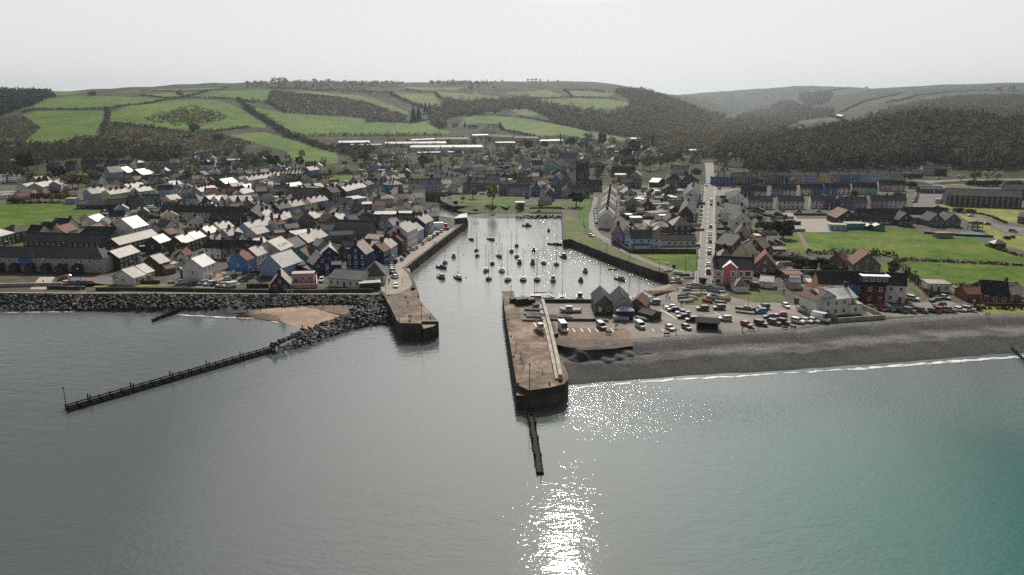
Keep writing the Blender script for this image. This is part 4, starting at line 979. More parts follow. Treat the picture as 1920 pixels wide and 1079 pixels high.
row('d', -20, 492, 95, 482, 2, 7, 5, 3, 'g', 'rp', 's')
row('d', 97, 482, 230, 472, 2, 7, 5, 3, 'g', 'pv', 's')
for x in (-20, 45, 110, 165): row('d', x, 612 - x * .1, x + 58, 608 - x * .1, 1, 8, 3, 2.6, 'h', 'w', 'z', 'pavilion', 'pavilion')
row('d', 95, 367, 210, 357, 1, 8, 5, 3.4, 'h', 'w', 'q')
row('d', 270, 407, 400, 397, 1, 9, 4.4, 3, 'h', 'g', 'q')
row('d', 200, 412, 265, 402, 1, 8, 4.4, 3, 'h', 'g', 'q')
row('d', 390, 382, 480, 377, 1, 8, 4, 3, 'g', 'g', 'z')
row('d', 400, 302, 500, 297, 1, 8, 3.4, 2.6, 'h', 'w', 's')
row('d', 420, 707, 530, 692, 1, 8, 4, 3, 'g', 'w', 'r')
row('d', 545, 660, 640, 690, 1, 7, 4.4, 3, 'x', 'w', 's')
row('d', 5, 692, 110, 702, 1, 8, 4, 3, 'h', 'g', 's')
row('i', 275, 542, 740, 547, 3, 8, 5.6, 3, 'g', 'npV', 's', rowname='row behind the river green', end='river end')
row('i', 762, 542, 930, 542, 1, 8, 6.2, 3, 'h', 'B', 's', label='royal blue house with white windows behind the river green')
row('i', 985, 622, 1115, 622, 1, 8, 5.4, 3.6, 'x', 'k', 's')
row('i', 905, 602, 980, 606, 1, 7, 4, 2.4, 'g', 'w', 's')
row('i', 1122, 572, 1220, 572, 1, 8, 6, 3, 'g', 'B', 's')
row('i', 1235, 582, 1350, 582, 1, 7, 5.4, 3, 'x', 'p', 's')
row('i', 1355, 562, 1480, 562, 1, 8, 6, 3, 'g', 'g', 's')
row('i', 1485, 560, 1610, 562, 1, 8, 6, 3, 'g', 'l', 's')
row('i', 870, 727, 965, 737, 1, 9, 3, 2.6, 'x', 'p', 's')
row('i', 535, 766, 660, 766, 1, 5, 2.4, .5, 'f', 'w', 'q', 'shed', 'shed', label='small flat-roofed hut on the river green', win=False)
row('i', 1060, 432, 1215, 442, 1, 9, 5, 5, 'x', 'b', 's')
row('i', 550, 452, 780, 452, 1, 10, 4, 4, 'g', 'g', 'r')
row('i', 140, 402, 295, 397, 1, 8, 5, 3, 'g', 'l', 's')
row('i', 300, 432, 395, 422, 1, 6, 3, 2, 'g', 'w', 's')
row('i', 870, 502, 1000, 482, 1, 8, 3, 2, 'g', 'g', 's')
row('i', 225, 192, 370, 192, 2, 10, 7, 3, 'h', 'w', 's')
row('i', 372, 182, 470, 182, 1, 9, 6, 3, 'g', 'w', 's')
row('i', 580, 197, 760, 197, 2, 9, 6, 3, 'g', 'l', 's')
row('i', 790, 197, 950, 192, 1, 9, 5.4, 4, 'g', 'w', 'd')
row('i', 960, 202, 1050, 207, 1, 9, 5, 4, 'x', 'm', 's')
row('i', 1062, 192, 1160, 197, 1, 9, 5, 4, 'x', 't', 's')
row('i', 1163, 142, 1270, 142, 1, 9, 6, 3, 'g', 'g', 's')
row('i', 1170, 92, 1440, 97, 1, 14, 6, 6, 'g', 'l', 's')
row('i', 970, 142, 1130, 137, 1, 9, 5, 3, 'h', 'w', 's')
row('i', 1580, 102, 1720, 107, 1, 9, 4, 3, 'g', 'w', 's')
row('i', 1722, 97, 1900, 87, 3, 8, 4, 3, 'g', 'w', 's')
row('i', 0, 332, 520, 332, 6, 8, 5, 2.6, 'g', 's', 's', rowname='long dull row below the white villas', end='left end')
row('i', 1640, 502, 1830, 502, 1, 10, 5, 4, 'g', 'u', 'd')
# --- right of the harbour
row('j', 415, 1007, 445, 585, 10, 9, 5.6, 3.6, 'g', 'wgwc', 'sqdsq', rowname='white terrace off the harbour green', end='harbour end')
row('j', 1605, 932, 1650, 765, 2, 9, 6, 4.6, 'g', 'k', 's', desc='semi-detached house')
row('j', 1668, 642, 1695, 505, 3, 9, 6, 3.6, 'g', 'w', 's', rowname='white trio on the main street', end='harbour end')
row('l', 1295, 178, 1580, 178, 1, 12, 6.4, 4, 'h', 'k', 'q', label='dark square house with pale hipped roof on the main street', chim=1)
row('j', 1195, 417, 1430, 422, 1, 10, 6, 4, 'h', 's', 'd', chim=1)
row('j', 1432, 427, 1680, 422, 1, 10, 6, 4, 'h', 'n', 'd', chim=1)
row('j', 1255, 257, 1520, 262, 1, 9, 5.6, 3, 'g', 'w', 'd')
row('j', 390, 322, 740, 322, 1, 14, 3.6, 6, 'g', 'k', 'd', 'stone_hall', 'hall', label='broad dark-roofed hall behind the lane yard', chim=0)
row('j', 430, 345, 590, 345, 1, 4, 3, 1, 'f', 'w', 'q', 'garage', 'garage', win=False)
row('j', 650, 347, 800, 352, 1, 9, 4, 3.6, 'x', 'g', 'q')
row('j', 525, 457, 715, 457, 1, 10, 4.6, 3, 'g', 'u', 'd')
row('j', 718, 470, 825, 470, 1, 9, 4.6, 3, 'g', 'k', 'd')
row('j', 1070, 462, 1180, 432, 1, 8, 4, 3, 'x', 'k', 'q')
row('j', 920, 604, 1040, 604, 1, 8, 3, 2.6, 'x', 'k', 'd')
row('j', 1290, 580, 1445, 580, 1, 4, 2.6, .3, 'f', 'g', 'q', 'garage', 'garage', win=False)
row('j', 980, 926, 1220, 902, 1, 7, 3, .5, 'f', 'w', 's', 'garage', 'garage')
row('j', 660, 992, 830, 992, 1, 6, 2.6, .4, 'f', 'g', 'z', 'garage', 'garage', win=False)
row('j', 1000, 790, 1340, 790, 1, 5, 2.8, .5, 'f', 'g', 's', 'garage', 'garage', win=False)
row('j', 690, 700, 850, 720, 1, 6, 2.6, .5, 'f', 'g', 'q', 'garage', 'garage', win=False)
row('j', 955, 752, 1100, 752, 1, 6, 2.6, 1, 'g', 'k', 's', 'shed', 'shed', win=False)
row('l', 975, 202, 1215, 212, 1, 8, 2.8, 2.4, 'h', 'u', 'q', 'bungalow', 'house')
row('l', 865, 262, 975, 262, 1, 8, 3, 3, 'x', 'g', 'q')
row('l', 385, 290, 556, 292, 1, 10, 5.8, 4.2, 'x', 'v', 'r', label='lilac gabled house at the bend of the harbour path', chim=1)
row('l', 572, 332, 652, 332, 1, 7, 4.6, 3, 'x', 'V', 's')
row('l', 660, 376, 985, 378, 1, 9, 5.6, 3.4, 'g', 'C', 's', 'hotel', 'hotel', label='pale blue harbourside hotel with a glazed verandah', chim=2)
row('l', 990, 378, 1105, 380, 1, 8, 5.6, 3.2, 'g', 'C', 'q', label='pale blue annex joined to the harbourside hotel', chim=0)
row('l', 1110, 408, 1640, 405, 1, 8, 3, 2.4, 'g', 'w', 'd', 'bungalow', 'house', label='long low white building above the walled lawn', chim=0)
row('k', 145, 377, 410, 377, 1, 10, 7.4, 3, 'h', 'B', 's', label='royal blue villa with white porch at the junction')
row('k', 425, 372, 830, 372, 2, 9, 7.4, 3, 'g', 'sk', 's')
row('k', 880, 352, 1290, 354, 2, 9, 7.6, 3, 'g', 'sn', 's')
row('k', 1330, 352, 1725, 352, 2, 9, 7.4, 2.6, 'g', 'pV', 's')
row('k', 1730, 362, 1890, 362, 1, 9, 7, 2.6, 'g', 'y', 's')
row('I', 335, 292, 730, 296, 5, 9, 6.6, 2.6, 'g', 'vbblC', 's', rowname='bright row below the wood', end='purple end')
row('I', 732, 290, 925, 290, 2, 9, 6.2, 2.6, 'g', 'Cp', 's')
row('I', 920, 284, 1080, 286, 2, 8, 4, 2, 'g', 'k', 's')
row('I', 1080, 242, 1280, 247, 2, 10, 6.6, 2.6, 'g', 'gr', 'd')
row('k', 660, 737, 1040, 742, 2, 8, 5.2, 3, 'g', 'w', 's', desc='semi-detached house')
row('k', 1110, 737, 1510, 742, 2, 8, 5.2, 3, 'g', 'w', 's', desc='semi-detached house')
row('k', 1600, 732, 1985, 742, 2, 8, 5.2, 3, 'g', 'wM', 's', desc='semi-detached house')
row('I', 412, 510, 635, 512, 2, 8, 5.2, 3, 'g', 'bg', 's', desc='semi-detached house')
row('I', 660, 500, 955, 505, 2, 8, 5.2, 3, 'g', 'pw', 's', desc='semi-detached house')
row('k', 560, 582, 945, 592, 2, 8, 5.2, 3, 'g', 'nc', 'd', desc='semi-detached house')
row('k', 1010, 567, 1390, 577, 2, 8, 5.2, 3, 'g', 'vw', 'd', desc='semi-detached house')
row('k', 1440, 547, 1790, 552, 2, 8, 5.2, 3, 'g', 'cB', 'd', desc='semi-detached house')
row('I', 285, 398, 500, 402, 2, 8, 5.2, 3, 'g', 'bw', 'd', desc='semi-detached house')
row('I', 505, 395, 715, 400, 2, 8, 5.2, 3, 'g', 'wm', 'd', desc='semi-detached house')
row('I', 725, 372, 945, 377, 2, 8, 5.2, 3, 'g', 'pc', 'd', desc='semi-detached house')
row('k', 430, 692, 615, 692, 1, 9, 5, 4, 'x', 'w', 's')
row('k', 355, 142, 590, 152, 1, 12, 6, 4, 'h', 'w', 'd', label='white villa with dark twin roof above the street', chim=2)
row('k', 375, 62, 500, 57, 1, 8, 6, 4, 'x', 'C', 's')
row('m', 445, 117, 725, 117, 1, 11, 6, 5, 'x', 'w', 's', chim=1)
row('k', 440, 932, 690, 905, 1, 10, 6, 4.6, 'x', 'w', 's', chim=1)
row('m', 470, 312, 710, 322, 1, 11, 5.6, 4.4, 'x', 'o', 's', chim=1)
row('m', 415, 492, 690, 432, 1, 9, 5, 4.2, 'x', 'k', 's', chim=1)
row('m', 415, 612, 690, 642, 1, 12, 4.4, 5.2, 'x', 'Y', 'q')
row('m', 665, 492, 880, 522, 1, 8, 4, 3.4, 'x', 'k', 'q')
row('m', 745, 782, 1080, 802, 1, 11, 3.4, 5, 'x', 's', 'r')
row('m', 1075, 807, 1235, 807, 1, 5, 2.4, 1.8, 'h', 'w', 'z', 'conservatory', 'conservatory', label='white glass-roofed garden room beside the brown bungalow')
row('m', 200, 702, 490, 702, 1, 9, 6, 4, 'h', 'w', 'q', chim=2)
PINK = row('m', 150, 822, 745, 852, 1, 11, 6.6, 3.6, 'g', 'R', 'd', 'corner_house', 'house', label='coral pink corner house with white window surrounds by the dinghies', chim=2, win=False)[0]
row('G', 1345, 432, 1460, 432, 1, 6, 2.6, 2.2, 'h', 'w', 'q', 'boathouse', 'shed', label='small white hip-roofed hut beside the pink corner house', win=False)
row('G', 1550, 392, 1660, 402, 1, 7, 2.6, 1.6, 'g', 'w', 'z', 'garage', 'garage', win=False)
row('m', 1230, 925, 1490, 925, 1, 5, 2.6, .6, 'f', 'u', 'r', 'shed', 'shed', win=False)
row('m', 1295, 995, 1440, 1005, 1, 5, 3, .6, 'f', 'g', 's', 'shed', 'shed', win=False)
row('m', 1045, 545, 1225, 545, 1, 5, 2.4, 1, 'g', 's', 'q', 'garage', 'garage', win=False)
row('m', 780, 345, 855, 345, 1, 5, 3, .4, 'f', 'o', 'q', 'outhouse', 'outhouse', win=False)
row('H', 240, 397, 450, 402, 1, 9, 6, 3.6, 'g', 'o', 'd', label='apricot end house of the beach terrace', chim=1)
row('H', 452, 397, 615, 402, 1, 9, 6, 3.6, 'g', 'b', 'd', label='blue-grey house in the beach terrace', chim=0)
row('H', 617, 402, 790, 407, 1, 9, 7, 3.4, 'g', 'r', 'd', label='crimson house in the beach terrace with a wide dormer', chim=0)
row('H', 792, 402, 950, 414, 1, 9, 6.6, 3.4, 'g', 'w', 'd', label='white end house of the beach terrace', chim=1)
row('H', 285, 532, 548, 507, 1, 11, 5.8, 2.6, 'g', 'w', 'W', 'clubhouse', 'club', label='white clubhouse with gleaming roof on the beach', chim=1)
row('H', 85, 490, 225, 537, 1, 9, 5.6, 2.8, 'g', 'w', 'r', 'clubhouse', 'club', label='brown-roofed white wing of the beach clubhouse', win=False, chim=0)
row('H', 490, 570, 590, 566, 1, 6, 3.4, .5, 'f', 'w', 'q', 'clubhouse', 'club', label='low white flat-roofed terrace wing of the clubhouse')
row('H', 520, 242, 740, 252, 1, 12, 5, 5, 'x', 's', 'r', label='stone gabled house with solar panels beside the school field')
row('H', 320, 202, 440, 217, 1, 8, 4, 3, 'x', 's', 'r')
row('H', 442, 212, 520, 212, 1, 6, 3, .4, 'f', 'w', 'z', 'conservatory', 'conservatory', label='pale flat-roofed garden room between two stone houses')
row('H', 1125, 402, 1305, 407, 1, 6, 3, .5, 'f', 'w', 'q', 'chalet', 'chalet', label='long white chalet behind the beach road')
row('H', 1560, 482, 1780, 497, 1, 9, 2.8, 4.2, 'g', 'u', 'd', 'bungalow', 'house', label='red brick bungalow with dark roof by the beach', chim=1)
row('H', 1445, 482, 1555, 482, 1, 8, 2.8, 1.8, 'g', 'u', 'r', 'garage', 'garage', label='red brick garage joined to the beach bungalow', win=False)
row('H', 1782, 492, 1880, 474, 1, 7, 2.8, 2.4, 'g', 'u', 'q', 'bungalow', 'house')
row('H', 1810, 452, 1890, 447, 1, 6, 2.8, 2, 'g', 'w', 'q')
row('H', 10, 390, 95, 390, 1, 6, 2.6, 1, 'g', 'g', 's', 'shed', 'shed', win=False)
row('H', 0, 335, 105, 335, 1, 5, 2.4, .5, 'f', 's', 's', 'shed', 'shed', win=False)
row('H', 150, 392, 235, 396, 1, 5, 2.6, .5, 'f', 'o', 'q', 'shed', 'shed', win=False)
# school and its neighbours
row('I', 555, 637, 900, 647, 1, 12, 3.8, 4.4, 'g', 'k', 'd', 'school_building', 'school', label='long low school range with a strip of classroom windows', chim=0)
row('I', 385, 642, 555, 642, 1, 14, 3.6, 4.6, 'x', 'k', 'r', 'school_building', 'school', label='left gabled end of the school with brown roof')
row('I', 885, 657, 1005, 657, 1, 12, 3.8, 4, 'x', 'k', 'd', 'school_building', 'school', label='middle gable of the school above a white sill')
row('I', 1010, 642, 1130, 642, 1, 10, 3.4, .6, 'f', 'g', 's', 'school_building', 'school', label='flat-roofed entrance of the school')
row('I', 1132, 667, 1255, 667, 1, 11, 3.4, 4, 'x', 's', 'd', 'school_building', 'school', label='first stone gable at the right end of the school')
row('I', 1262, 667, 1390, 667, 1, 11, 3.4, 4, 'x', 's', 'd', 'school_building', 'school', label='last stone gable at the right end of the school')
row('I', 950, 618, 1270, 622, 1, 10, 4, 4, 'g', 'k', 'd', 'school_building', 'school', label='rear range of the school behind the gables', win=False)
row('I', 325, 697, 465, 702, 1, 6, 3, .3, 'f', 'C', 'q', 'portable_classroom', 'classroom', label='pale blue portable classroom on the school yard')
row('I', 467, 692, 620, 692, 1, 6, 3, .3, 'f', 't', 'q', 'portable_classroom', 'classroom', label='turquoise portable classroom beside the school field')
row('I', 627, 708, 685, 708, 1, 5, 2.4, 1, 'x', 'k', 'q', 'shed', 'shed', win=False)
row('I', 690, 712, 775, 712, 1, 5, 2.4, 1, 'x', 't', 'q', 'shed', 'shed', win=False)
row('I', 1280, 457, 1890, 477, 1, 14, 7.4, 4, 'g', 'k', 's', 'council_block', 'apartments', label='long dark brick two-storey block with grey roof', chim=0)
row('I', 1755, 412, 1990, 420, 1, 12, 7, 3.6, 'g', 'k', 's', 'council_block', 'apartments', label='second dark brick block partly behind the long one', chim=0)
row('I', 1065, 412, 1250, 414, 1, 9, 3, 2, 'g', 'k', 's', 'garage', 'garage', label='dark garage row with white doors behind the school')
row('I', 1665, 850, 1755, 850, 1, 4.5, 2.4, 1.6, 'h', 'k', 'q', 'summerhouse', 'shed', label='small dark summerhouse at the corner of the school field', win=False)
row('I', 1850, 632, 1960, 642, 1, 10, 4, 2, 'g', 's', 's')
# boat sheds on the east quay
row('G', 165, 585, 318, 585, 1, 14, 3.6, 2.8, 'x', 's', 'd', 'boathouse', 'boathouse', label='grey gabled boat shed nearest the yachts on the quay')
row('G', 322, 600, 475, 602, 1, 15, 3.9, 3.0, 'x', 'g', 'd', 'boathouse', 'boathouse', label='taller boat shed with brown ridge beside the grey one', win=False)
row('G', 440, 592, 585, 606, 1, 9, 2.6, 2.4, 'x', 's', 'r', 'boathouse', 'boathouse', label='small brown-roofed boat shed by the slipway')
row('G', 350, 642, 485, 642, 1, 5, 3.2, 1.4, 'h', 'n', 'l', 'kiosk', 'kiosk', label='dark blue square kiosk in front of the boat sheds', win=False)
row('G', 530, 652, 640, 682, 1, 5, 2, 1, 'g', 'k', 'd', 'hut', 'hut', label='low dark hut next to the blue kiosk', win=False)
# factories, high school and farms inland
row('o', 290, 304, 1075, 304, 1, 22, 5, 2.2, 'g', 'w', 'q', 'factory', 'factory', label='upper of the two longest white-roofed factories', win=False)
row('o', 610, 354, 1540, 354, 1, 22, 6, 2.4, 'g', 'w', 'q', 'factory', 'factory', label='lower of the two longest white-roofed factories', win=False)
row('o', 640, 264, 950, 247, 1, 15, 4, 1, 'g', 'g', 'q', 'factory', 'factory', win=False)
row('o', 955, 247, 1360, 252, 1, 20, 7, 2, 'g', 'c', 's', 'factory', 'factory', win=False)
row('o', 715, 425, 1290, 412, 1, 12, 3, .8, 'g', 'g', 'q', 'factory', 'factory', win=False)
row('K', 700, 552, 935, 548, 1, 25, 6, 2, 'g', 'B', 'l', 'factory', 'factory', label='blue-walled factory at the foot of the fields', win=False)
row('K', 790, 567, 1020, 567, 1, 12, 4, 1, 'g', 'w', 'q', 'factory', 'factory', win=False)
row('o', 1420, 202, 1620, 197, 1, 12, 4, 1.5, 'g', 'w', 'q', 'factory', 'factory', win=False)
row('L', 425, 516, 600, 516, 1, 20, 5, 1.5, 'g', 'w', 'q', 'school_hall', 'school', win=False)
row('L', 115, 530, 255, 530, 1, 20, 5, 1, 'g', 'g', 'q', 'school_hall', 'school', win=False)
row('L', 60, 482, 410, 502, 2, 14, 8, 2.6, 'g', 'c', 's', 'school_hall', 'school', win=False)
row('o', 1600, 72, 1760, 72, 2, 9, 4, 3, 'g', 'w', 's')
row('o', 1530, 122, 1720, 122, 2, 10, 6, 4, 'x', 'w', 's')
row('o', 1150, 62, 1220, 62, 1, 9, 5, 3, 'g', 'l', 's')
row('o', 1350, 92, 1480, 92, 2, 8, 4, 3, 'g', 'w', 's')
row('p', 1400, 402, 1540, 397, 1, 10, 5, 4, 'x', 'w', 's')
row('p', 1670, 277, 1810, 272, 1, 12, 3, 1, 'f', 'w', 'z', 'barn', 'barn', win=False)
row('L', 30, 317, 95, 317, 1, 10, 5, 3, 'h', 'w', 's', 'farmhouse', 'house')
row('L', 115, 320, 205, 322, 1, 10, 5, 3, 'g', 'w', 's', 'farmhouse', 'house')
row('L', 1550, 588, 1650, 584, 1, 18, 5, 1, 'f', 'w', 'z', 'barn', 'barn', win=False)
row('L', 1510, 640, 1590, 640, 1, 10, 6, 4, 'h', 'p', 's')
row('L', 1500, 520, 1600, 518, 2, 10, 4, 2, 'g', 'w', 'z', 'farmhouse', 'house')
row('M', 690, 275, 730, 275, 1, 12, 5, 3, 'g', 'w', 'z', 'farmhouse', 'house')
row('M', 1630, 270, 1690, 270, 1, 12, 5, 1.5, 'g', 'w', 'z', 'farmhouse', 'house')
row('M', 1850, 243, 1920, 240, 1, 12, 6, 3, 'g', 'w', 's', 'farmhouse', 'house')
row('K', 660, 118, 690, 118, 1, 12, 6, 4, 'x', 'w', 's', 'farmhouse', 'house')
# ------------------------------------------------------------------ details of particular buildings
def local(o, x, y, z): return (x, y, z)
# pale letters on the cafe roof
def letters(parent, text, size, loc, rot, m, name='lettering'):
    cu = bpy.data.curves.new(name, 'FONT'); cu.body = text; cu.size = size; cu.extrude = .01; cu.align_x = 'CENTER'
    tmp = bpy.data.objects.new('tmp_text', cu); COL.objects.link(tmp)
    dg = bpy.context.evaluated_depsgraph_get(); me = bpy.data.meshes.new_from_object(tmp.evaluated_get(dg)); bpy.data.objects.remove(tmp)
    me.materials.clear(); me.materials.append(m)
    o = link(name, me, parent, loc); o.rotation_euler = rot; return o
_sl = math.atan2(4.2, 6.0)
rfc = [c for c in CAFE.children if c.name.startswith('roof')][0]
letters(rfc, 'C A F E', 2.4, (.6, 1.2, 6 + 1.2 * 4.2 / 6 + .26), (_sl, 0, 0), mat('roof_lettering', (.17, .16, .155), .7))
# pink corner house: front gable bay, corner bay, white quoins and window surrounds
pw_ = [c for c in PINK.children if c.name.startswith('wall')][0]; pw_bb = [v.co.x for v in pw_.data.vertices]; PW = max(pw_bb) - min(pw_bb)
b = MB(); x0, x1 = -PW * .27, PW * .08
b.loft([[(x0, y, -2.5), (x0, y, 7.2), ((x0 + x1) / 2, y, 9.2), (x1, y, 7.2), (x1, y, -2.5)][::-1] for y in (-1.2, 3)], 0)
link('gable_bay', b.mesh('gable_bay', [wallm('R')]), PINK)
b = MB(); cxx = (x0 + x1) / 2
roof_slab(b, (x1 + .3, -1.5, 7.0), (x1 + .3, 4, 7.0), (cxx, -1.5, 9.25), (cxx, 4, 9.25)); roof_slab(b, (x0 - .3, 4, 7.0), (x0 - .3, -1.5, 7.0), (cxx, 4, 9.25), (cxx, -1.5, 9.25))
link('bay_roof', b.mesh('bay_roof', [M_white]), PINK)
b = MB(); b.box(-PW / 2 + .3, -.9, -2.5, -PW / 2 + 3.4, .1, 6.2, 0); link('corner_bay', b.mesh('corner_bay', [wallm('R')]), PINK)
for qx, qy in ((-PW / 2 + .05, -.05), (-PW / 2 + 3.42, -.92), (x0 + .02, -1.24), (x1 - .02, -1.24), (PW / 2 - .25, -.04)):
    b = MB()
    for z in range(9): b.box(qx - (.28 if z % 2 else .18), qy - .05, -.3 + z * .78, qx + (.28 if z % 2 else .18), qy + .1, -.3 + z * .78 + .74)
    link('quoin', b.mesh('quoin', [M_white]), PINK)
for wx, wy, wz, ww, wh in ((-PW / 2 + 1.85, -.91, 1.6, 2.0, 1.7), (-PW / 2 + 1.85, -.91, 4.7, 1.7, 1.9), ((x0 + x1) / 2 + 1.2, -1.21, 1.7, 1.1, 1.9), ((x0 + x1) / 2 + 1.2, -1.21, 4.9, 1.1, 1.9),
                           (x1 + 1.7, -.01, 4.8, 1.1, 1.9), (x1 + 4.2, -.01, 4.9, 2.3, 2.0), (x1 + 4.2, -.01, 1.6, 2.4, 1.8)):
    b = MB(); b.box(-ww / 2 - .3, -.04, -wh / 2 - .3, ww / 2 + .3, -.002, wh / 2 + .3); s = link('window_surround', b.mesh('window_surround', [M_white]), PINK, (wx, wy, wz))
    link('window', win_mesh(ww, wh), s, (0, -.045, 0))
link('door', door_mesh(0), PINK, (x1 + 1.7, -.01, 0))
# arched chapel windows and the church by the river
def arch(w, h, m0=0, m1=1):
    b = MB(); ring = lambda k, y: [(-k * w / 2, y, 0), (k * w / 2, y, 0)] + [(k * w / 2 * math.cos(t), y, h - w / 2 + k * w / 2 * math.sin(t)) for t in [math.pi * q / 8 for q in range(9)]]
    b.loft([ring(1.35, 0), ring(1.35, -.1)], m0); b.loft([ring(1, -.1), ring(1, -.14)], m1); return b.mesh('arched_window', [M_conc, M_white])
am = arch(1.6, 5)
cw_ = [v.co.x for v in [c for c in CHAP.children if c.name.startswith('wall')][0].data.vertices]; CWm = max(cw_)
for q in range(4): link('arched_window', am, CHAP, (CWm + .01, 2.6 + q * 3.4, 1.2), math.pi / 2)
bx, by, bz = at(*pix('i', 1400, 490), 7); ax, ay, az = at(*pix('i', 1180, 480), 7)
cwid = math.hypot(bx - ax, by - ay); crz = math.atan2(by - ay, bx - ax)
ch = thing('church', 'old stone church with a tall dark pinnacled tower', 'church', ((ax + bx) / 2, (ay + by) / 2, GZ), crz)
W, Rf = house_meshes(cwid, 26, 7, 9, 'x'); link('nave', W.mesh('nave', [wallm('s')]), ch); link('roof', Rf.mesh('roof', [roofm('s')]), ch)
b = MB(); tx = cwid / 2 + 5; b.box(tx - 4, 3, -2, tx + 4, 11, 24); b.box(tx - 4.3, 2.7, 18.5, tx + 4.3, 11.3, 19.1)
for q in range(5):
    for yy in (2.8, 10.7): b.box(tx - 4 + q * 1.8, yy, 24, tx - 4 + q * 1.8 + .9, yy + .5, 25.2)
    for xx in (tx - 4.2, tx + 3.7): b.box(xx, 3 + q * 1.8, 24, xx + .5, 3 + q * 1.8 + .9, 25.2)
tw = link('tower', b.mesh('tower', [mat('tower_stone', (.05, .045, .042), .9, .2, .35, .5)]), ch)
for sx in (-3.9, 3.9):
    for sy in (3.2, 10.8):
        b = MB(); b.taper(tx + sx - .5, sy - .5, 24, tx + sx + .5, sy + .5, 28, .45); link('pinnacle', b.mesh('pinnacle', [M_stone]), tw)
for z in (8, 14):
    for sx in (-1.4, 1.4): link('window', win_mesh(.9, 3), tw, (tx + sx, 2.98, z))
link('window', win_mesh(2.2, 4), ch, (0, -.02, 6))
FOOT.append(((ax + bx) / 2, (ay + by) / 2 + 8, cwid / 2 + 8, 14, crz))
# the crimson terrace house's wide dormer, hotel verandah
for o in list(ALL):
    if o['label'].startswith('crimson house in the beach'):
        b = MB(); b.box(-4.6, 1.0, 7.2, 4.6, 4.2, 9.6); d_ = link('dormer', b.mesh('dormer', [wallm('k')]), o)
        b = MB(); b.box(-4.9, .6, 9.6, 4.9, 4.4, 9.9); link('dormer_roof', b.mesh('dormer_roof', [M_white]), d_)
        for q in range(4): link('window', win_mesh(1.5, 1.3), d_, (-3.4 + q * 2.27, .99, 8.6))
    if o['label'].startswith('pale blue harbourside hotel with'):
        b = MB(); b.box(-4, -2.6, -.5, 4, -.01, 2.9, 0); v_ = link('verandah', b.mesh('verandah', [wallm('B')]), o)
        b = MB()
        for q in range(8): b.box(-3.8 + q * .98, -2.66, .2, -3.8 + q * .98 + .74, -2.6, 2.4)
        link('glazing', b.mesh('glazing', [M_white]), v_)
    if o['label'].startswith('stone gabled house with solar'):
        rf = [c for c in o.children if c.name.startswith('roof')][0]; wv = max(v.co.x for v in [c for c in o.children if c.name.startswith('wall')][0].data.vertices)
        for q in range(3):
            b = MB(); sl = 5 / wv
            f_ = lambda t, y: (wv * t, y, 5 + 5 * (1 - t) + .24)
            y0 = 2 + q * 2.4; b.face([f_(.25, y0), f_(.8, y0), f_(.8, y0 + 2), f_(.25, y0 + 2)][::1]); link('solar_panel', b.mesh('solar_panel', [mat('solar_panel', (.25, .3, .36), .12, .7)]), rf)
    if o['label'].startswith('long low school range'):
        wv = max(v.co.x for v in [c for c in o.children if c.name.startswith('wall')][0].data.vertices)
        b = MB(); b.box(-wv * .7, -.12, .5, wv * .55, -.02, 1.0); link('sill_panel', b.mesh('sill_panel', [M_white]), o)
    if o['label'].startswith('long grey two-storey seafront'):
        for q in range(6):
            b = MB(); b.box(-1.6, -3, -.5, 1.6, -.01, 2.6, 0); pr = link('porch', b.mesh('porch', [wallm('k')]), o, (-18 + q * 7.0, 0, 0))
            b = MB(); roof_slab(b, (-1.8, -3.2, 2.5), (1.8, -3.2, 2.5), (-1.8, 0, 3.8), (1.8, 0, 3.8)); link('porch_roof', b.mesh('porch_roof', [roofm('d')]), pr)
        b = MB(); b.box(-9.5, -.14, 2.8, -3.5, -.03, 6.0); link('painted_panel', b.mesh('painted_panel', [wallm('b')]), o)
# beach shelter with an open front
A = at(*pix('G', 1012, 800)); B = at(*pix('G', 1200, 812)); sw = math.hypot(B[0] - A[0], B[1] - A[1]); srz = math.atan2(B[1] - A[1], B[0] - A[0])
sh = thing('beach_shelter', 'open-fronted dark-roofed beach shelter with pale blue end walls', 'shelter', ((A[0] + B[0]) / 2, (A[1] + B[1]) / 2, GZ), srz)
b = MB(); b.box(-sw / 2, 0, 0, -sw / 2 + .3, 4, 2.5); b.box(sw / 2 - .3, 0, 0, sw / 2, 4, 2.5); link('wall', b.mesh('wall', [wallm('l')]), sh); b = MB(); b.box(-sw / 2 + .3, 3.7, 0, sw / 2 - .3, 4, 2.5); link('back_wall', b.mesh('back_wall', [wallm('k')]), sh)  # back wall dark: shade of the open interior put into its colour
b = MB(); b.box(-sw / 2 + .4, 3.1, .35, sw / 2 - .4, 3.6, .48); link('bench', b.mesh('bench', [M_wood]), sh)
b = MB()
for q in range(3): b.box(-sw / 4 + q * sw / 4 - .1, .02, 0, -sw / 4 + q * sw / 4 + .1, .22, 2.4)
link('post', b.mesh('post', [M_wood]), sh)
b = MB(); roof_slab(b, (-sw / 2 - .4, -.5, 2.4), (sw / 2 + .4, -.5, 2.4), (-sw / 2 - .4, 2, 3.5), (sw / 2 + .4, 2, 3.5)); roof_slab(b, (sw / 2 + .4, 4.5, 2.4), (-sw / 2 - .4, 4.5, 2.4), (sw / 2 + .4, 2, 3.5), (-sw / 2 - .4, 2, 3.5)); link('roof', b.mesh('roof', [roofm('d')]), sh)
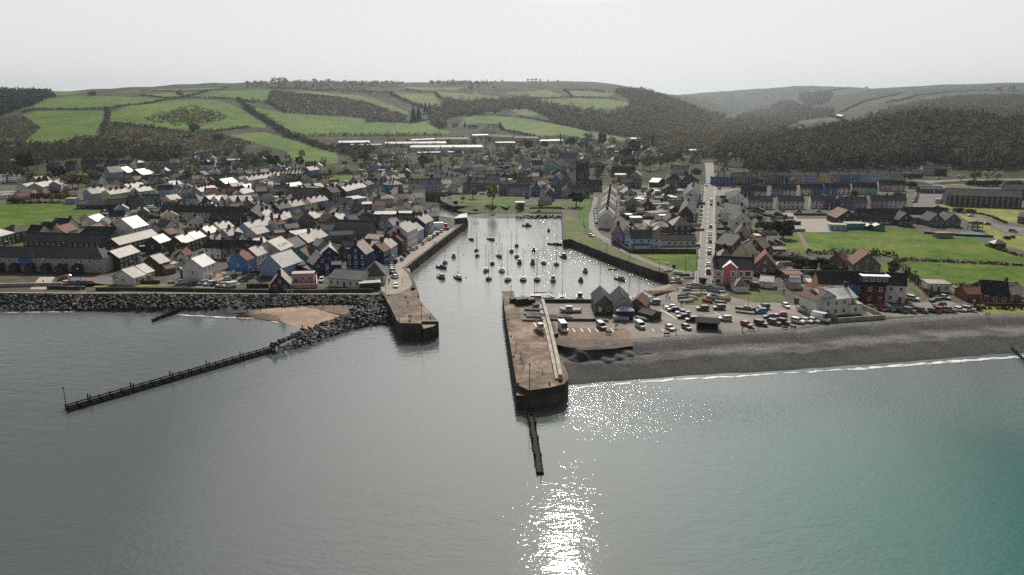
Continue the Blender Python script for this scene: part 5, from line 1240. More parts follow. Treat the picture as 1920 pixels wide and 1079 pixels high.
# bridge over the river
A = flat(790, 364, 5); B = flat(836, 366.5, 5); rb = thing('stone_bridge', 'low dark stone road bridge crossing the river', 'bridge', (0, 0, 0))
b = MB(); d = (Vector(B) - Vector(A)); L_ = d.length; d.normalize(); n_ = Vector((-d.y, d.x))
for s_ in (0, 8):
    wall_run(b, [tuple(Vector(A) + n_ * s_), tuple(Vector(B) + n_ * s_)], 2.2, 6.2, .7, 0, world=True)
wall_run(b, [tuple(Vector(A) + n_ * 4), tuple(Vector(B) + n_ * 4)], 2.3, 5.0, 7.4, 0, world=True)
for t in (.33, .66): p_ = Vector(A) + d * L_ * t + n_ * 4; b.box(p_.x - 1, p_.y - 4.2, -2, p_.x + 1, p_.y + 4.2, 2.4)
link('span', b.mesh('span', [M_stone]), rb)
fb = thing('footbridge', 'long low timber footbridge across the river mouth', 'bridge')
A = at(*pix('d', 760, 870)); pts = [flat(*pix('d', x, y), 3.2) for x, y in ((740, 885), (860, 830), (1000, 795), (1200, 785), (1400, 788), (1600, 795))]
b = MB(); wall_run(b, pts, 2.9, 3.2, 1.8, 0, world=True); link('deck', b.mesh('deck', [M_wood]), fb)
for s_ in (-.9, .9):
    b = MB(); wall_run(b, [(x, y + s_) for x, y in pts], 4.2, 4.3, .1, 0, world=True)
    for p_, q_ in zip(pts[:-1], pts[1:]):
        for t in np.linspace(0, 1, 7)[:-1]: x = p_[0] + (q_[0] - p_[0]) * t; y = p_[1] + (q_[1] - p_[1]) * t + s_; b.box(x - .05, y - .05, 3.2, x + .05, y + .05, 4.2)
    link('handrail', b.mesh('handrail', [M_wood]), fb)
b = MB()
for x, y in pts[1:]: b.box(x - .25, y - .9, -2, x + .25, y + .9, 2.95)
link('pile', b.mesh('pile', [M_wood]), fb)

# ------------------------------------------------------------------ cars
CARC = dict(s=((.42, .43, .44), 'silver'), w=((.78, .78, .77), 'white'), k=((.012, .012, .014), 'black'), g=((.10, .105, .11), 'grey'), b=((.03, .10, .34), 'blue'), n=((.015, .025, .08), 'navy'),
            r=((.36, .02, .025), 'red'), o=((.55, .20, .06), 'orange'), t=((.05, .19, .22), 'teal'))
def carm(c):
    n = 'car_paint_' + c
    if n not in MATS:
        m = mat(n, CARC[c][0], .22, .6, .04, 2.); m.node_tree.nodes['Principled BSDF'].inputs['Coat Weight'].default_value = .4
    return MATS[n]
M_tyre = mat('tyre_rubber', (.015, .015, .016), .85, .3); M_cglass = mat('car_glass', (.012, .014, .017), .06, .6, .05); M_lamp = mat('head_lamp', (.6, .6, .58), .15, .6)
CARM = {}
PROF = dict(car=(4.3, 1.76, [(-2.15, .35, .62), (-2.1, .3, .80), (-1.3, .28, .90), (1.2, .28, .96), (2.0, .3, .98), (2.15, .38, .8)], (-.95, .97, -.25, 1.44, 1.35, 1.42, 2.0, 1.0)),
            suv=(4.5, 1.86, [(-2.25, .45, .78), (-2.2, .4, .98), (-1.3, .38, 1.06), (1.5, .38, 1.1), (2.15, .4, 1.1), (2.25, .48, .9)], (-1.1, 1.08, -.4, 1.72, 1.8, 1.68, 2.15, 1.12)),
            van=(5.1, 1.96, [(-2.55, .45, .85), (-2.5, .4, 1.1), (-1.8, .38, 1.25), (1.9, .38, 1.3), (2.5, .4, 1.3), (2.55, .48, 1.1)], (-1.75, 1.27, -1.0, 2.1, 2.48, 2.12, 2.54, 1.32)),
            camper=(6.2, 2.2, [(-3.1, .5, .95), (-3.05, .45, 1.15), (-2.2, .4, 1.3), (2.9, .4, 1.4), (3.05, .42, 1.4), (3.1, .5, 1.3)], (-2.15, 1.35, -1.7, 2.95, 2.95, 2.95, 3.08, 1.42)),
            pickup=(5.2, 1.85, [(-2.6, .5, .85), (-2.55, .45, 1.02), (-1.6, .42, 1.1), (.5, .42, 1.12), (2.55, .45, 1.12), (2.6, .5, .95)], (-1.35, 1.12, -.7, 1.75, .45, 1.75, .75, 1.14)))
def car_meshes(kind, c):
    k = (kind, c)
    if k in CARM: return CARM[k]
    L_, Wd, pr, (xa, za, xb, zb, xc, zc, xd, zd) = PROF[kind]; hw = Wd / 2; body = MB()
    rings = []
    for x, z0, z1 in pr:
        e = .86 if abs(x) > L_ / 2 - .12 else (.95 if abs(x) > L_ / 2 - .3 else 1.0); y = hw * e
        rings.append([(x, -y * .94, z0), (x, y * .94, z0), (x, y, (z0 + z1) / 2), (x, y * .93, z1), (x, -y * .93, z1), (x, -y, (z0 + z1) / 2)])
    body.loft(rings, 0)
    y0, y1 = hw * .90, hw * .74
    P0 = [(xa, za - .04), (xb, zb), (xc, zc), (xd, zd - .04)]
    if kind in ('van', 'camper'):
        y1 = hw * .88
        # panelled load space in body colour, glass only at the cab
        body.hexa([(xb + .6, -y0, za - .05), (xd, -y0, za - .05), (xd, y0, za - .05), (xb + .6, y0, za - .05), (xb + .6, -y1, zb), (xc, -y1, zc), (xc, y1, zc), (xb + .6, y1, zb)], 0)
        gl = [(xa, za - .04), (xb, zb - .04), (xb + .6, zb - .04), (xb + .6, za - .04)]
    else: gl = P0
    g = MB(); n = len(gl)
    ring = lambda s: [(gl[0][0], s * y0, gl[0][1]), (gl[1][0], s * y1, gl[1][1]), (gl[2][0], s * y1, gl[2][1]), (gl[3][0], s * y0, gl[3][1])]
    g.loft([ring(-1), ring(1)], 0)
    a, cc = gl[1], gl[2]
    body.box(a[0] - .03, -y1 - .03, a[1] - .03, cc[0] + .03, y1 + .03, max(a[1], cc[1]) + .05, 0)       # roof panel
    for s in (-1, 1):                        # pillars
        for (p, q) in ((gl[0], gl[1]), (gl[3], gl[2])): body.tube((p[0], s * (y0 + .01), p[1]), (q[0], s * (y1 + .01), q[1]), .05, .05, 4, 0)
        mx = (gl[1][0] + gl[2][0]) / 2; body.tube((mx, s * (y0 + .01), gl[0][1]), (mx, s * (y1 + .01), gl[1][1]), .05, .05, 4, 0)
    if kind == 'pickup': body.box(.8, -hw * .8, 1.121, 2.45, hw * .8, 1.13, 1)
    wh = MB(); r = .33 if kind == 'car' else .37; seg = 10
    wh.loft([[(r * math.cos(t), y, r + r * math.sin(t)) for t in [2 * math.pi * q / seg for q in range(seg)]] for y in (-.11, .11)], 0)
    wh.loft([[(r * .6 * math.cos(t), y, r + r * .6 * math.sin(t)) for t in [2 * math.pi * q / seg for q in range(seg)]] for y in (-.125, .125)], 1)
    hl = MB(); hl.box(-.06, -.16, -.09, .06, .16, .09)
    CARM[k] = (body.mesh('body', [carm(c), M_dark]), g.mesh('window', [M_cglass]), wh.mesh('wheel', [M_tyre, carm('s')]), hl.mesh('headlight', [M_lamp]), r)
    return CARM[k]
def car(reg, px, py, c, ang, kind='car', group=None, label=None):
    """ang: heading of the bonnet in the ground plane, degrees anticlockwise from the camera's right"""
    x, y, z = at(*pix(reg, px, py)); body, g, wh, hl, r = car_meshes(kind, c)
    L_, Wd = PROF[kind][0], PROF[kind][1]
    words = dict(car='car', suv='estate car', van='van', camper='camper van', pickup='pickup truck')[kind]
    o = thing('parked_' + dict(car='car', suv='car', van='van', camper='camper_van', pickup='pickup')[kind], '', dict(car='car', suv='car', van='van', camper='camper van', pickup='pickup')[kind], (x, y, z + .03), rad(ang + 180), group)
    link('body', body, o); link('window', g, o)
    d = math.hypot(x, y)
    if d < 620:
        for sx in (-.31, .30):
            for sy in (-1, 1): link('wheel', wh, o, (sx * L_, sy * (Wd / 2 - .12), 0))
    if d < 420:
        for sy in (-1, 1): link('headlight', hl, o, (-L_ / 2 + .05, sy * Wd * .33, .72 if kind == 'car' else .85))
    if label: o['label'] = label
    else: place_label(o, f'{CARC[c][1]} parked {words}', *proj(x, y, z))
    return o
def lab(o, s): o['label'] = s
# quay
QA = math.degrees(math.atan2(*(np.array(flat(876, 413)) - np.array(flat(757, 503)))[::-1]))
for k, (x, y, c, kd) in enumerate([(970,745,'k','suv'),(1070,705,'s','car'),(1110,650,'k','suv'),(1165,600,'g','van'),(1250,550,'w','car'),(1290,530,'s','car'),(1385,470,'s','car'),(1405,445,'w','car'),(1450,410,'w','car'),
                              (1490,395,'w','van'),(1525,375,'k','car'),(1560,350,'s','car'),(1600,325,'k','suv'),(1660,285,'w','car'),(1700,250,'s','car'),(1725,228,'w','suv'),(1755,250,'g','car')]):
    car('h', x, y, c, QA + 8, kd, 'cars along the quay')
for x, y, c, kd in [(890,785,'g','car'),(900,820,'s','car'),(905,850,'w','car'),(905,885,'s','suv'),(925,925,'k','car'),(955,970,'w','car')]: car('h', x, y, c, QA + 55, kd, 'cars along the quay')
car('N', 367, 138, 'w', -80, 'car', label='white car alone at the root of the short pier'); car('g', 1622, 945, 'w', -85, 'suv', label='white car beside the walled garden lane')
# the big beach car park
for x, y, c, a, kd, lb in [(660,585,'t',180,'suv','teal estate car beside the brown-roofed boat shed'),(800,625,'s',185,'car','silver saloon at the head of the slanting car row'),(820,645,'k',185,'car','black saloon second in the slanting car row'),
        (900,675,'b',185,'pickup','blue pickup truck in the slanting car row'),(900,703,'k',190,'car','black saloon after the blue pickup'),(975,732,'k',190,'suv','black estate car last in the slanting row'),(1065,637,'k',185,'suv','black estate car below the dinghy green'),
        (1205,630,'n',190,'suv','navy estate car below the dinghy green'),(1255,725,'s',180,'suv','silver estate car alone behind the beach shelter'),(1580,625,'k',195,'suv','black people carrier near the boat on stilts'),(1555,662,'b',180,'suv','bright blue off-road car in the car park'),
        (1630,703,'n',185,'car','blue-grey car beside the red hatchback'),(1725,688,'r',185,'car','red hatchback in the middle of the car park'),(1768,612,'w',-85,'car','white car facing the sea by itself'),(1435,770,'r',-60,'car','maroon car nearest the beach beside a bench'),
        (1555,765,'k',-45,'suv','black estate car two along from the maroon one'),(1668,757,'g',-45,'suv','grey estate car three along from the maroon one'),(1750,752,'k',-50,'suv','black estate car at the end of the beach row'),(1865,745,'w',-45,'suv','white off-road car first of the white row'),
        (790,800,'s',-75,'car','silver hatchback left of the beach shelter'),(930,795,'g',-70,'car','grey hatchback touching the beach shelter end'),(212,790,'g',-75,'van','grey van on the shingle edge by the parapet'),(540,785,'s',-75,'van','pale grey van on the shingle edge')]:
    car('G', x, y, c, a, kd, 'cars in the beach car park', lb)
car('n', 1082, 720, 'w', -80, 'camper', label='white camper van parked beside the pier parapet')
for x, y, c, kd, lb in [(137,710,'w','car','second of the white cars by the clubhouse wall'),(195,708,'w','car','third of the white cars by the clubhouse wall'),(252,700,'w','camper','white camper van by the clubhouse wall')]: car('H', x, y, c, -48, kd, 'white vehicles by the clubhouse', lb)
for x, y, c, a, kd in [(665,605,'s',-60,'car'),(735,615,'r',-60,'car'),(808,620,'g',-50,'suv'),(893,630,'k',-50,'car'),(970,630,'g',-50,'suv'),(1065,630,'k',-50,'suv'),(1165,632,'k',-40,'car'),(1222,625,'r',-40,'suv'),(1290,625,'g',-35,'suv'),(1375,620,'w',-35,'car'),(1447,618,'s',-35,'suv'),
        (1212,585,'k',180,'suv'),(1255,520,'s',-60,'car'),(905,548,'r',180,'suv'),(997,530,'w',-50,'suv'),(1180,548,'k',180,'suv')]: car('H', x, y, c, a, kd, 'cars on the beach road')
for x, y, c, a, kd in [(1520,440,'k',-20,'suv')]: car('G', x, y, c, a, kd, None, 'black car behind the small white hut')
car('G', 1610, 447, 'w', 170, 'van', label='white van behind the round green')
# main street, both kerbs
SA = math.degrees(math.atan2(*(np.array(flat(1326, 420)) - np.array(flat(1318, 520)))[::-1]))
for x, y, c in [(1745,615,'s'),(1735,645,'w'),(1728,675,'w'),(1722,705,'s'),(1718,735,'w'),(1725,830,'k'),(1718,890,'s'),(1715,955,'g'),(1710,1000,'w'),(1702,1045,'w')]: car('j', x, y, c, SA, 'car', 'cars parked along the main street')
for x, y, c, kd in [(1698,175,'s','car'),(1670,505,'k','suv'),(1855,215,'s','suv'),(1850,320,'w','car'),(1846,355,'s','car'),(1846,395,'w','car'),(1850,440,'r','car'),(1840,560,'w','car'),(1835,610,'s','suv'),(1820,785,'w','car'),(1822,895,'k','van')]: car('l', x, y, c, SA, kd, 'cars parked along the main street')
for x, y, c, kd in [(1868,745,'w','van'),(1866,800,'k','car'),(1790,520,'k','car')]: car('j', x, y, c, SA, kd, 'cars parked along the main street')
car('k', 230, 565, 'k', 90, 'suv', label='black car waiting at the roundabout'); car('k', 440, 540, 'g', 0, 'car', label='grey car below the stone terrace at the roundabout')
car('S', 1045, 130, 'w', -60, 'car', label='white car at the bend of the harbour path')
for q in range(11):
    car('E', 1608 - q * 1.5 + (q > 7) * (q - 7) * 3, 265 - q * 14, 'wsgwskwsgws'[q], 95, 'car', 'cars below the white terrace')
# left seafront
for x, y, c, kd in [(1130,990,'s','van'),(1305,1000,'n','car'),(1440,990,'s','suv'),(1550,1000,'w','suv'),(1640,1005,'k','car'),(1735,1020,'w','suv'),(1850,1030,'w','van')]: car('f', x, y, c, 215, kd, 'cars on the seafront road')
for x, y, c, kd in [(130,1020,'s','suv'),(250,1030,'w','van'),(190,930,'s','car'),(280,900,'k','suv'),(450,940,'k','suv'),(530,895,'k','suv'),(610,855,'k','van'),(655,745,'k','car')]: car('g', x, y, c, 205, kd, 'cars on the seafront road')
for x, y, c, kd, a in [(985,893,'r','car',180),(965,922,'g','suv',180),(960,948,'k','suv',180),(965,985,'w','car',200),(1060,990,'r','car',200),(1160,985,'b','car',200),(1250,992,'k','car',200),(1335,985,'o','car',200),(45,778,'b','car',170)]: car('e', x, y, c, a, kd, 'cars on the slipway car park')
# town car parks and the rest
rc = random.Random(5)
for x, y in [(165,850),(225,855),(290,870),(345,872),(400,865),(430,905),(385,920),(260,935),(210,930),(410,970),(330,900),(-20,985),(30,975)]: car('b', x, y, rc.choice('swkgwsbr'), rc.choice([0, 20, 90, 180]), rc.choice(['car', 'car', 'suv', 'van']), 'cars in the town car park')
for x, y in [(1560,900),(1600,968),(1700,960),(1800,970),(1830,905),(1580,960),(1760,900)]: car('a', x, y, rc.choice('swkgks'), rc.choice([0, 170, 180]), 'car', 'cars beside the playing field')
for x, y in [(1075,895),(1120,915),(1180,905),(1230,880),(1270,890),(1320,900),(1355,905),(1410,885),(1450,895),(1490,905),(1520,915),(1150,820),(1290,800),(1200,920)]: car('c', x, y, rc.choice('swwgkss'), rc.choice([120, 130, 140]), rc.choice(['car', 'suv', 'van']), 'cars in the riverside car park')
for x, y in [(15,275),(60,290),(75,310),(50,355),(190,290),(240,275),(105,265)]: car('f', x, y, rc.choice('swws'), rc.choice([10, 190]), rc.choice(['car', 'van']), 'cars behind the long dark terrace')
for x, y, c, a, kd in [(965,330,'k',0,'car'),(1205,333,'g',0,'car'),(1035,455,'b',20,'car'),(1030,470,'s',20,'car'),(1025,485,'k',20,'car'),(1020,500,'b',20,'car'),(1015,518,'k',20,'car'),(1210,522,'w',0,'camper'),(1195,560,'k',0,'car'),
        (1470,630,'w',0,'car'),(1560,690,'w',0,'car'),(1600,697,'r',0,'car'),(1810,758,'b',-40,'suv'),(75,598,'k',0,'car'),(235,595,'s',0,'car'),(365,592,'b',0,'car'),(460,480,'w',0,'car'),(510,352,'w',0,'car')]: car('I', x, y, c, a, kd, 'cars around the school')
for x, y in [(45,645),(320,600),(460,655),(680,650)]: car('i', x, y, rc.choice('swk'), 0, 'car', 'cars behind the river green')
for x, y in [(1640,645),(1330,635)]: car('d', x, y, 's', 0, 'car', 'cars behind the river green')

# ------------------------------------------------------------------ boats
HULLC = dict(w=((.42, .42, .41), 'white'), n=((.02, .035, .12), 'navy'), b=((.05, .16, .40), 'blue'), k=((.02, .02, .022), 'black'), g=((.13, .135, .14), 'grey'), c=((.55, .48, .36), 'cream'), o=((.48, .20, .05), 'orange'), t=((.05, .22, .22), 'teal'), r=((.35, .05, .04), 'red'))  # whites dimmed, many boats given dark tones: backlit shade put into the hulls
def hullm(c): return mat('hull_paint_' + c, HULLC[c][0], .3, .5, .06, 1.)
M_alu = mat('mast_metal', (.30, .30, .31), .35, .5, .05, metal=.6); M_sail = mat('sail_cover', (.02, .035, .13), .8); M_canv = mat('canvas_cover', (.22, .235, .235), .8); M_teak = mat('boat_deck', (.26, .25, .235), .7); M_cab = mat('cabin_paint', (.40, .40, .39), .5)
HM = {}
def hull_mesh(L_, B_, c, sheer=.25, fb=.9):
    k = ('h', L_, B_, c, fb)
    if k in HM: return HM[k]
    rings = []; n = 9
    for i in range(n):
        t = i / (n - 1); x = -L_ / 2 + L_ * t
        w = B_ / 2 * (.72 + .28 * math.sin(math.pi * min(1, t / .55) / 2) if t < .55 else math.cos((t - .55) / .45 * math.pi / 2) ** .75) + .02
        z = fb * (1 + sheer * (2 * t - 1) ** 2 * (1.4 if t > .5 else .5)); kz = -.35 + (.5 * max(0, (t - .75) / .25) ** 2)
        rings.append([(x, -w * .35, kz), (x, w * .35, kz), (x, w * .9, .25), (x, w, z), (x, w * .86, z), (x, w * .82, z - .06), (x, -w * .82, z - .06), (x, -w * .86, z), (x, -w, z), (x, -w * .9, .25)])
    b = MB(); b.loft(rings, 0)
    # deck faces get the deck colour
    for fi in range(len(b.f)):
        vs = [b.v[q] for q in b.f[fi]]
        if len(vs) == 4 and all(abs(v[1]) < B_ * .45 and v[2] > fb * .85 for v in vs) and len({round(v[0], 3) for v in vs}) == 2 and min(v[1] for v in vs) < 0 < max(v[1] for v in vs): b.m[fi] = 1
    HM[k] = b.mesh('hull', [hullm(c), M_teak]); return HM[k]
def cm(key, fn):
    if key not in HM: HM[key] = fn()
    return HM[key]
def cabin_mesh(L_, B_, h, m):
    def f():
        b = MB(); b.taper(-L_ / 2, -B_ / 2, 0, L_ / 2, B_ / 2, h, .18, 0)
        for s in (-1, 1): b.box(-L_ * .36, s * (B_ / 2 - .09) - .02, h * .4, L_ * .34, s * (B_ / 2 - .09) + .02, h * .75, 1)
        b.box(L_ / 2 - .14, -B_ * .36, h * .35, L_ / 2 - .06, B_ * .36, h * .85, 1); b.box(-L_ / 2 + .06, -B_ * .3, h * .3, -L_ / 2 + .14, B_ * .3, h * .85, 1)
        return b.mesh('cabin', [m, M_cglass])
    return cm(('cab', L_, B_, h, m.name), f)
BN = {}
def sailboat(reg, px, py, ang, L_=8.0, c='w', mast=11.0, cover=True, z=0.0, label=None, group='boats moored in the harbour', two=False, hero='yacht'):
    x, y = flat(*pix(reg, px, py), z)
    o = thing('sailing_boat', '', 'sailing boat', (x, y, z), rad(ang), group); fb = .85 if L_ < 10 else 1.1; Bm = round(L_ * .33, 2)
    hl = link('hull', hull_mesh(L_, Bm, c, fb=fb), o)
    link('cabin', cabin_mesh(round(L_ * .36, 2), round(Bm * .58, 2), .55, M_cab), o, (L_ * .06, 0, fb - .03))
    def fm():
        b = MB(); b.tube((0, 0, 0), (0, 0, mast), .085, .05, 6); b.tube((0, -.75, mast * .55), (0, .75, mast * .55), .03, .03, 4)
        return b.mesh('mast', [M_alu])
    link('mast', cm(('mast', mast), fm), o, (L_ * .1, 0, fb))
    if two: link('mast', cm(('mast', mast * .7), lambda: (lambda b: (b.tube((0, 0, 0), (0, 0, mast * .7), .08, .05, 6), b.mesh('mast', [M_alu]))[1])(MB())), o, (-L_ * .36, 0, fb))
    def fbm():
        b = MB(); b.tube((0, 0, 0), (-L_ * .42, 0, .15), .05, .05, 5); return b.mesh('boom', [M_alu])
    link('boom', cm(('boom', L_), fbm), o, (L_ * .1, 0, fb + 1.35))
    if cover: link('furled_sail', cm(('fs', L_), lambda: (lambda b: (b.tube((-.1, 0, .12), (-L_ * .4, 0, .26), .17, .1, 6), b.mesh('furled_sail', [M_sail]))[1])(MB())), o, (L_ * .1, 0, fb + 1.35))
    def rig():
        b = MB(); tp = (L_ * .1, 0, fb + mast * .97); t2 = .012
        for q in ((L_ / 2, 0, fb * 1.25), (-L_ / 2, 0, fb * 1.1), (L_ * .08, Bm / 2, fb), (L_ * .08, -Bm / 2, fb)): b.tube(tp, q, t2, t2, 3)
        return b.mesh('rigging', [M_iron])
    link('rigging', cm(('rig', L_, mast), rig), o)
    if label: o['label'] = label
    else: place_label(o, f'{HULLC[c][1]} moored sailing boat with {"a furled sail" if cover else "a bare boom"}', px if reg == 'Z' else pix(reg, px, py)[0], pix(reg, px, py)[1])
    return o
def motorboat(reg, px, py, ang, L_=6.5, c='w', top='w', z=0.0, label=None, group='boats moored in the harbour', tall=1.3, open_=False):
    x, y = flat(*pix(reg, px, py), z)
    o = thing('motor_boat', '', 'motor boat', (x, y, z), rad(ang), group); Bm = round(L_ * .36, 2)
    link('hull', hull_mesh(L_, Bm, c, fb=.85), o)
    if not open_: link('wheelhouse', cabin_mesh(round(L_ * .34, 2), round(Bm * .68, 2), tall, dict(w=M_cab, k=M_dark, g=M_canv, n=M_sail)[top]), o, (L_ * .05, 0, .78))
    link('outboard_engine', cm('outb', lambda: (lambda b: (b.taper(-.2, -.18, .2, .2, .18, .95, .06), b.box(-.08, -.06, -.5, .08, .06, .2), b.mesh('outboard_engine', [M_dark]))[2])(MB())), o, (-L_ / 2 - .15, 0, .3))
    link('rail', cm(('rail', L_), lambda: (lambda b: ([b.tube((L_ * t, s * Bm * (.44 if t < .3 else .25), .8), (L_ * t, s * Bm * (.44 if t < .3 else .25), 1.35), .02, .02, 4) for t in (.05, .2, .36) for s in (-1, 1)], [b.path([(L_ * .05, s * Bm * .44, 1.35), (L_ * .2, s * Bm * .44, 1.35), (L_ * .36, s * Bm * .25, 1.35), (L_ * .46, 0, 1.4)], [.02] * 4, 4) for s in (-1, 1)], b.mesh('rail', [M_alu]))[2])(MB())), o)
    if label: o['label'] = label
    else: place_label(o, f'{HULLC[c][1]} motor boat with {dict(w="white", k="dark", g="grey canvas", n="blue canvas")[top]} wheelhouse' if not open_ else f'{HULLC[c][1]} open motor boat', *pix(reg, px, py))
    return o
def dinghy(reg, px, py, ang, L_=4.2, c='w', z=0.0, upturned=False, label=None, group=None, cover=False):
    x, y = flat(*pix(reg, px, py), z)
    o = thing('dinghy', '', 'dinghy', (x, y, z), rad(ang), group); Bm = 1.6
    hl = link('hull', hull_mesh(L_, Bm, c, fb=.55), o)
    if upturned: hl.rotation_euler = (math.pi - .12, 0, 0); hl.location = (0, 0, .72)
    elif cover: link('cover', cm(('cov', L_), lambda: (lambda b: (b.loft([[(x_, -w, 0), (x_, w, 0), (x_, 0, h_)] for x_, w, h_ in ((-L_ * .48, .6, .15), (0, .78, .45), (L_ * .3, .6, .35), (L_ * .49, .05, .12))], 0), b.mesh('cover', [M_canv]))[1])(MB())), o, (0, 0, .56))
    else:
        for t in (-.2, .15): link('thwart', cm('thw', lambda: (lambda b: (b.box(-.12, -.66, 0, .12, .66, .04), b.mesh('thwart', [M_wood]))[1])(MB())), o, (L_ * t, 0, .51))
    if label: o['label'] = label
    else: place_label(o, f'{HULLC[c][1]} {"upturned dinghy" if upturned else "covered dinghy" if cover else "open dinghy"}', *pix(reg, px, py))
    return o
A_ = -90                                       # bows towards the sea
for x, y, c, a, l, m_, cv in [(615,190,'g',-70,7.5,11,0),(970,190,'g',-60,8,12,1),(705,385,'k',-90,7.5,11,0),(720,480,'g',-95,7,9,0),(140,600,'b',-85,8,10,1),(375,880,'n',-70,9,14,1),(880,745,'g',-95,8.5,12,0),(925,890,'k',-90,8.5,11.5,1),
        (990,620,'k',-90,7.5,12,0),(1115,490,'g',-75,8,11.5,1),(1160,750,'w',-85,9,13,1),(1270,905,'g',-95,9.5,13.5,1),(1335,400,'k',-90,7.5,10,1),(1428,300,'k',-90,7,10,1),(1430,495,'g',-90,8,10,1),(1545,905,'n',-90,9.5,13.5,0),(1795,905,'k',-90,9.5,13,1)]:
    sailboat('Q', x, y, a, l, c, m_, bool(cv), two=(x in (1428, 1795)))
for x, y, c, a, l, m_, cv in [(395,280,'k',-30,8.5,13,0),(185,610,'g',-88,8.5,13,0),(415,630,'g',-90,8.5,12.5,1)]: sailboat('S', x, y, a, l, c, m_, bool(cv))
for x, y, c, tp, a, l, tl in [(295,500,'b','w',-85,6.5,1.2),(80,700,'n','n',-40,6.5,.7),(75,880,'g','w',-60,7,1.2),(1480,610,'k','w',-90,7,1.4),(1715,620,'g','g',-90,7,1.5),(1735,400,'k','w',-90,5.5,1.3)]: motorboat('Q', x, y, a, l, c, tp, tall=tl)
for x, y, c, tp, a, l, tl in [(275,35,'k','w',-90,5.5,1.3),(545,510,'k','k',-75,7.5,1.4),(355,925,'g','w',-90,7.5,1.5),(935,765,'g','g',-90,7,1.1),(855,930,'k','g',-90,6.5,1.0),(1565,915,'g','g',-60,7,.9)]: motorboat('S', x, y, a, l, c, tp, tall=tl)
motorboat('E', 1025, 290, -20, 6, 'k', 'g', label='dark motor boat lying furthest up the harbour')
dinghy('S', 1435, 730, -20, 4.2, 'o', label='small orange-brown dinghy afloat under the long harbour wall')
sailboat('n', 700, 248, 180, 12.5, 'w', 15, True, label='long white yacht lying alongside the pier root', group=None)
sailboat('n', 905, 246, -70, 9, 'w', 13, True, label='white yacht moored at the stern of the long one', group=None)
sailboat('n', 1072, 246, -95, 9.5, 'w', 14.5, True, label='white yacht with crowded deck off the boatyard basin', group=None)
motorboat('n', 1335, 245, -90, 8, 'w', 'w', label='white fishing boat with gantry and two floats at the boatyard', tall=1.9, group=None)
for x, y, l in ((197, 520, 'white yacht whose mast rises behind the grey boat shed'), (440, 560, 'white yacht whose mast rises behind the taller boat shed'), (527, 560, 'white yacht with red pennant by the small boat shed')): sailboat('G', x, y, -90, 8.5, 'w', 13, True, label=l, group=None)
motorboat('T', 300, 580, 170, 5.5, 'g', 'g', label='small grey cabin boat at the foot of the slipway', tall=.8)
for k, (x, y) in enumerate([(225,668),(275,690),(320,712),(365,728),(410,745),(590,805),(640,832),(690,852),(735,872),(790,888),(840,902),(930,925),(975,938)]): dinghy('l', x, y, -20, 3.6, 'wwgwwgwwwgwcw'[k], 0, group='small boats along the harbour wall')
dinghy('h', 1300, 785, 30, 4.0, 'w', label='white inflatable dinghy tied below the quay wall')
# ashore
for k, (x, y, a, c, u) in enumerate([(690,90,25,'w',0),(715,75,25,'g',0),(880,140,-8,'w',1),(1000,170,0,'g',1),(1075,215,-5,'w',0),(840,292,0,'w',0),(1110,350,40,'g',1),(1220,345,-5,'w',1),(1095,395,35,'g',1),(1050,445,25,'g',1),(1010,495,30,'g',0),(965,545,22,'g',1),(970,590,15,'g',1),(1000,625,10,'w',0),
        (1090,635,35,'w',1),(1150,580,-40,'c',1),(1205,525,-5,'w',1),(1190,492,5,'w',0),(1215,462,5,'c',1),(1230,412,15,'g',1),(1420,390,5,'g',1),(1500,355,15,'w',1),(1580,375,-20,'w',0),(1640,410,-10,'w',1),(1490,435,-5,'g',1),(1640,460,-5,'w',0),(1530,472,-10,'g',1),
        (1400,500,-10,'w',0),(1530,522,-15,'g',0),(1670,540,-10,'w',0),(1430,552,60,'w',1),(1490,605,-40,'g',1),(1590,600,-35,'g',1),(1640,645,-30,'g',0),(1720,585,-10,'w',1),(1710,615,-15,'o',1),(1410,645,-50,'r',1)]):
    dinghy('T', x, y, a, 4.3, c, GZ + .03, bool(u), cover=(not u and k % 2 == 0), group='dinghies laid up on the green')
motorboat('T', 855, 265, -60, 6.5, 'w', 'g', GZ + .3, 'grey-covered boat on the grass above the slipway', None, .8)
def cradle(reg, px, py, ang, L_, label):
    x, y = flat(*pix(reg, px, py), GZ); o = thing('boat_cradle', label, 'boat cradle', (x, y, GZ), rad(ang)); 
    for t in (-.3, .3):
        b = MB(); b.box(L_ * t - .08, -1.2, 0, L_ * t + .08, 1.2, .14)
        for s in (-1, 1): b.tube((L_ * t, s * 1.2, .05), (L_ * t, s * .8, 1.5), .06, .06, 4)
        link('frame', b.mesh('frame', [M_iron]), o)
    return o
cradle('G', 1430, 632, -25, 7, 'steel cradle holding the grey yacht in the car park'); sailboat('G', 1430, 632, -25, 7, 'g', 9.5, False, GZ + .9, 'grey yacht propped on a cradle in the car park', None)
cradle('H', 98, 608, -80, 5, 'steel trailer frame under the white boat by the clubhouse'); motorboat('H', 98, 608, -80, 5.5, 'w', 'w', GZ + .8, 'white boat on a trailer beside the clubhouse wall', None, .7)
cradle('n', 738, 690, -75, 7, 'steel cradle under the white boat on the pier'); motorboat('n', 738, 690, -75, 7.5, 'w', 'w', GZ + 1.9, 'white boat standing on a cradle at the pier parapet', None, 1.1)
for k, (x, y, c, l) in enumerate([(660,420,'g','grey covered boat laid up furthest along the pier'),(655,490,'g','grey tarpaulined boat second in the pier row'),(690,520,'w','white covered boat third in the pier row'),(640,575,'o','orange-bottomed covered boat last in the pier row')]): dinghy('n', x, y, -12, 7.0, c, 5.02, False, l, 'boats laid up on the pier', True)
motorboat('n', 1190, 430, 180, 7.5, 'w', 'w', GZ + .3, 'white motor cruiser ashore in the boatyard', None, 1.1)
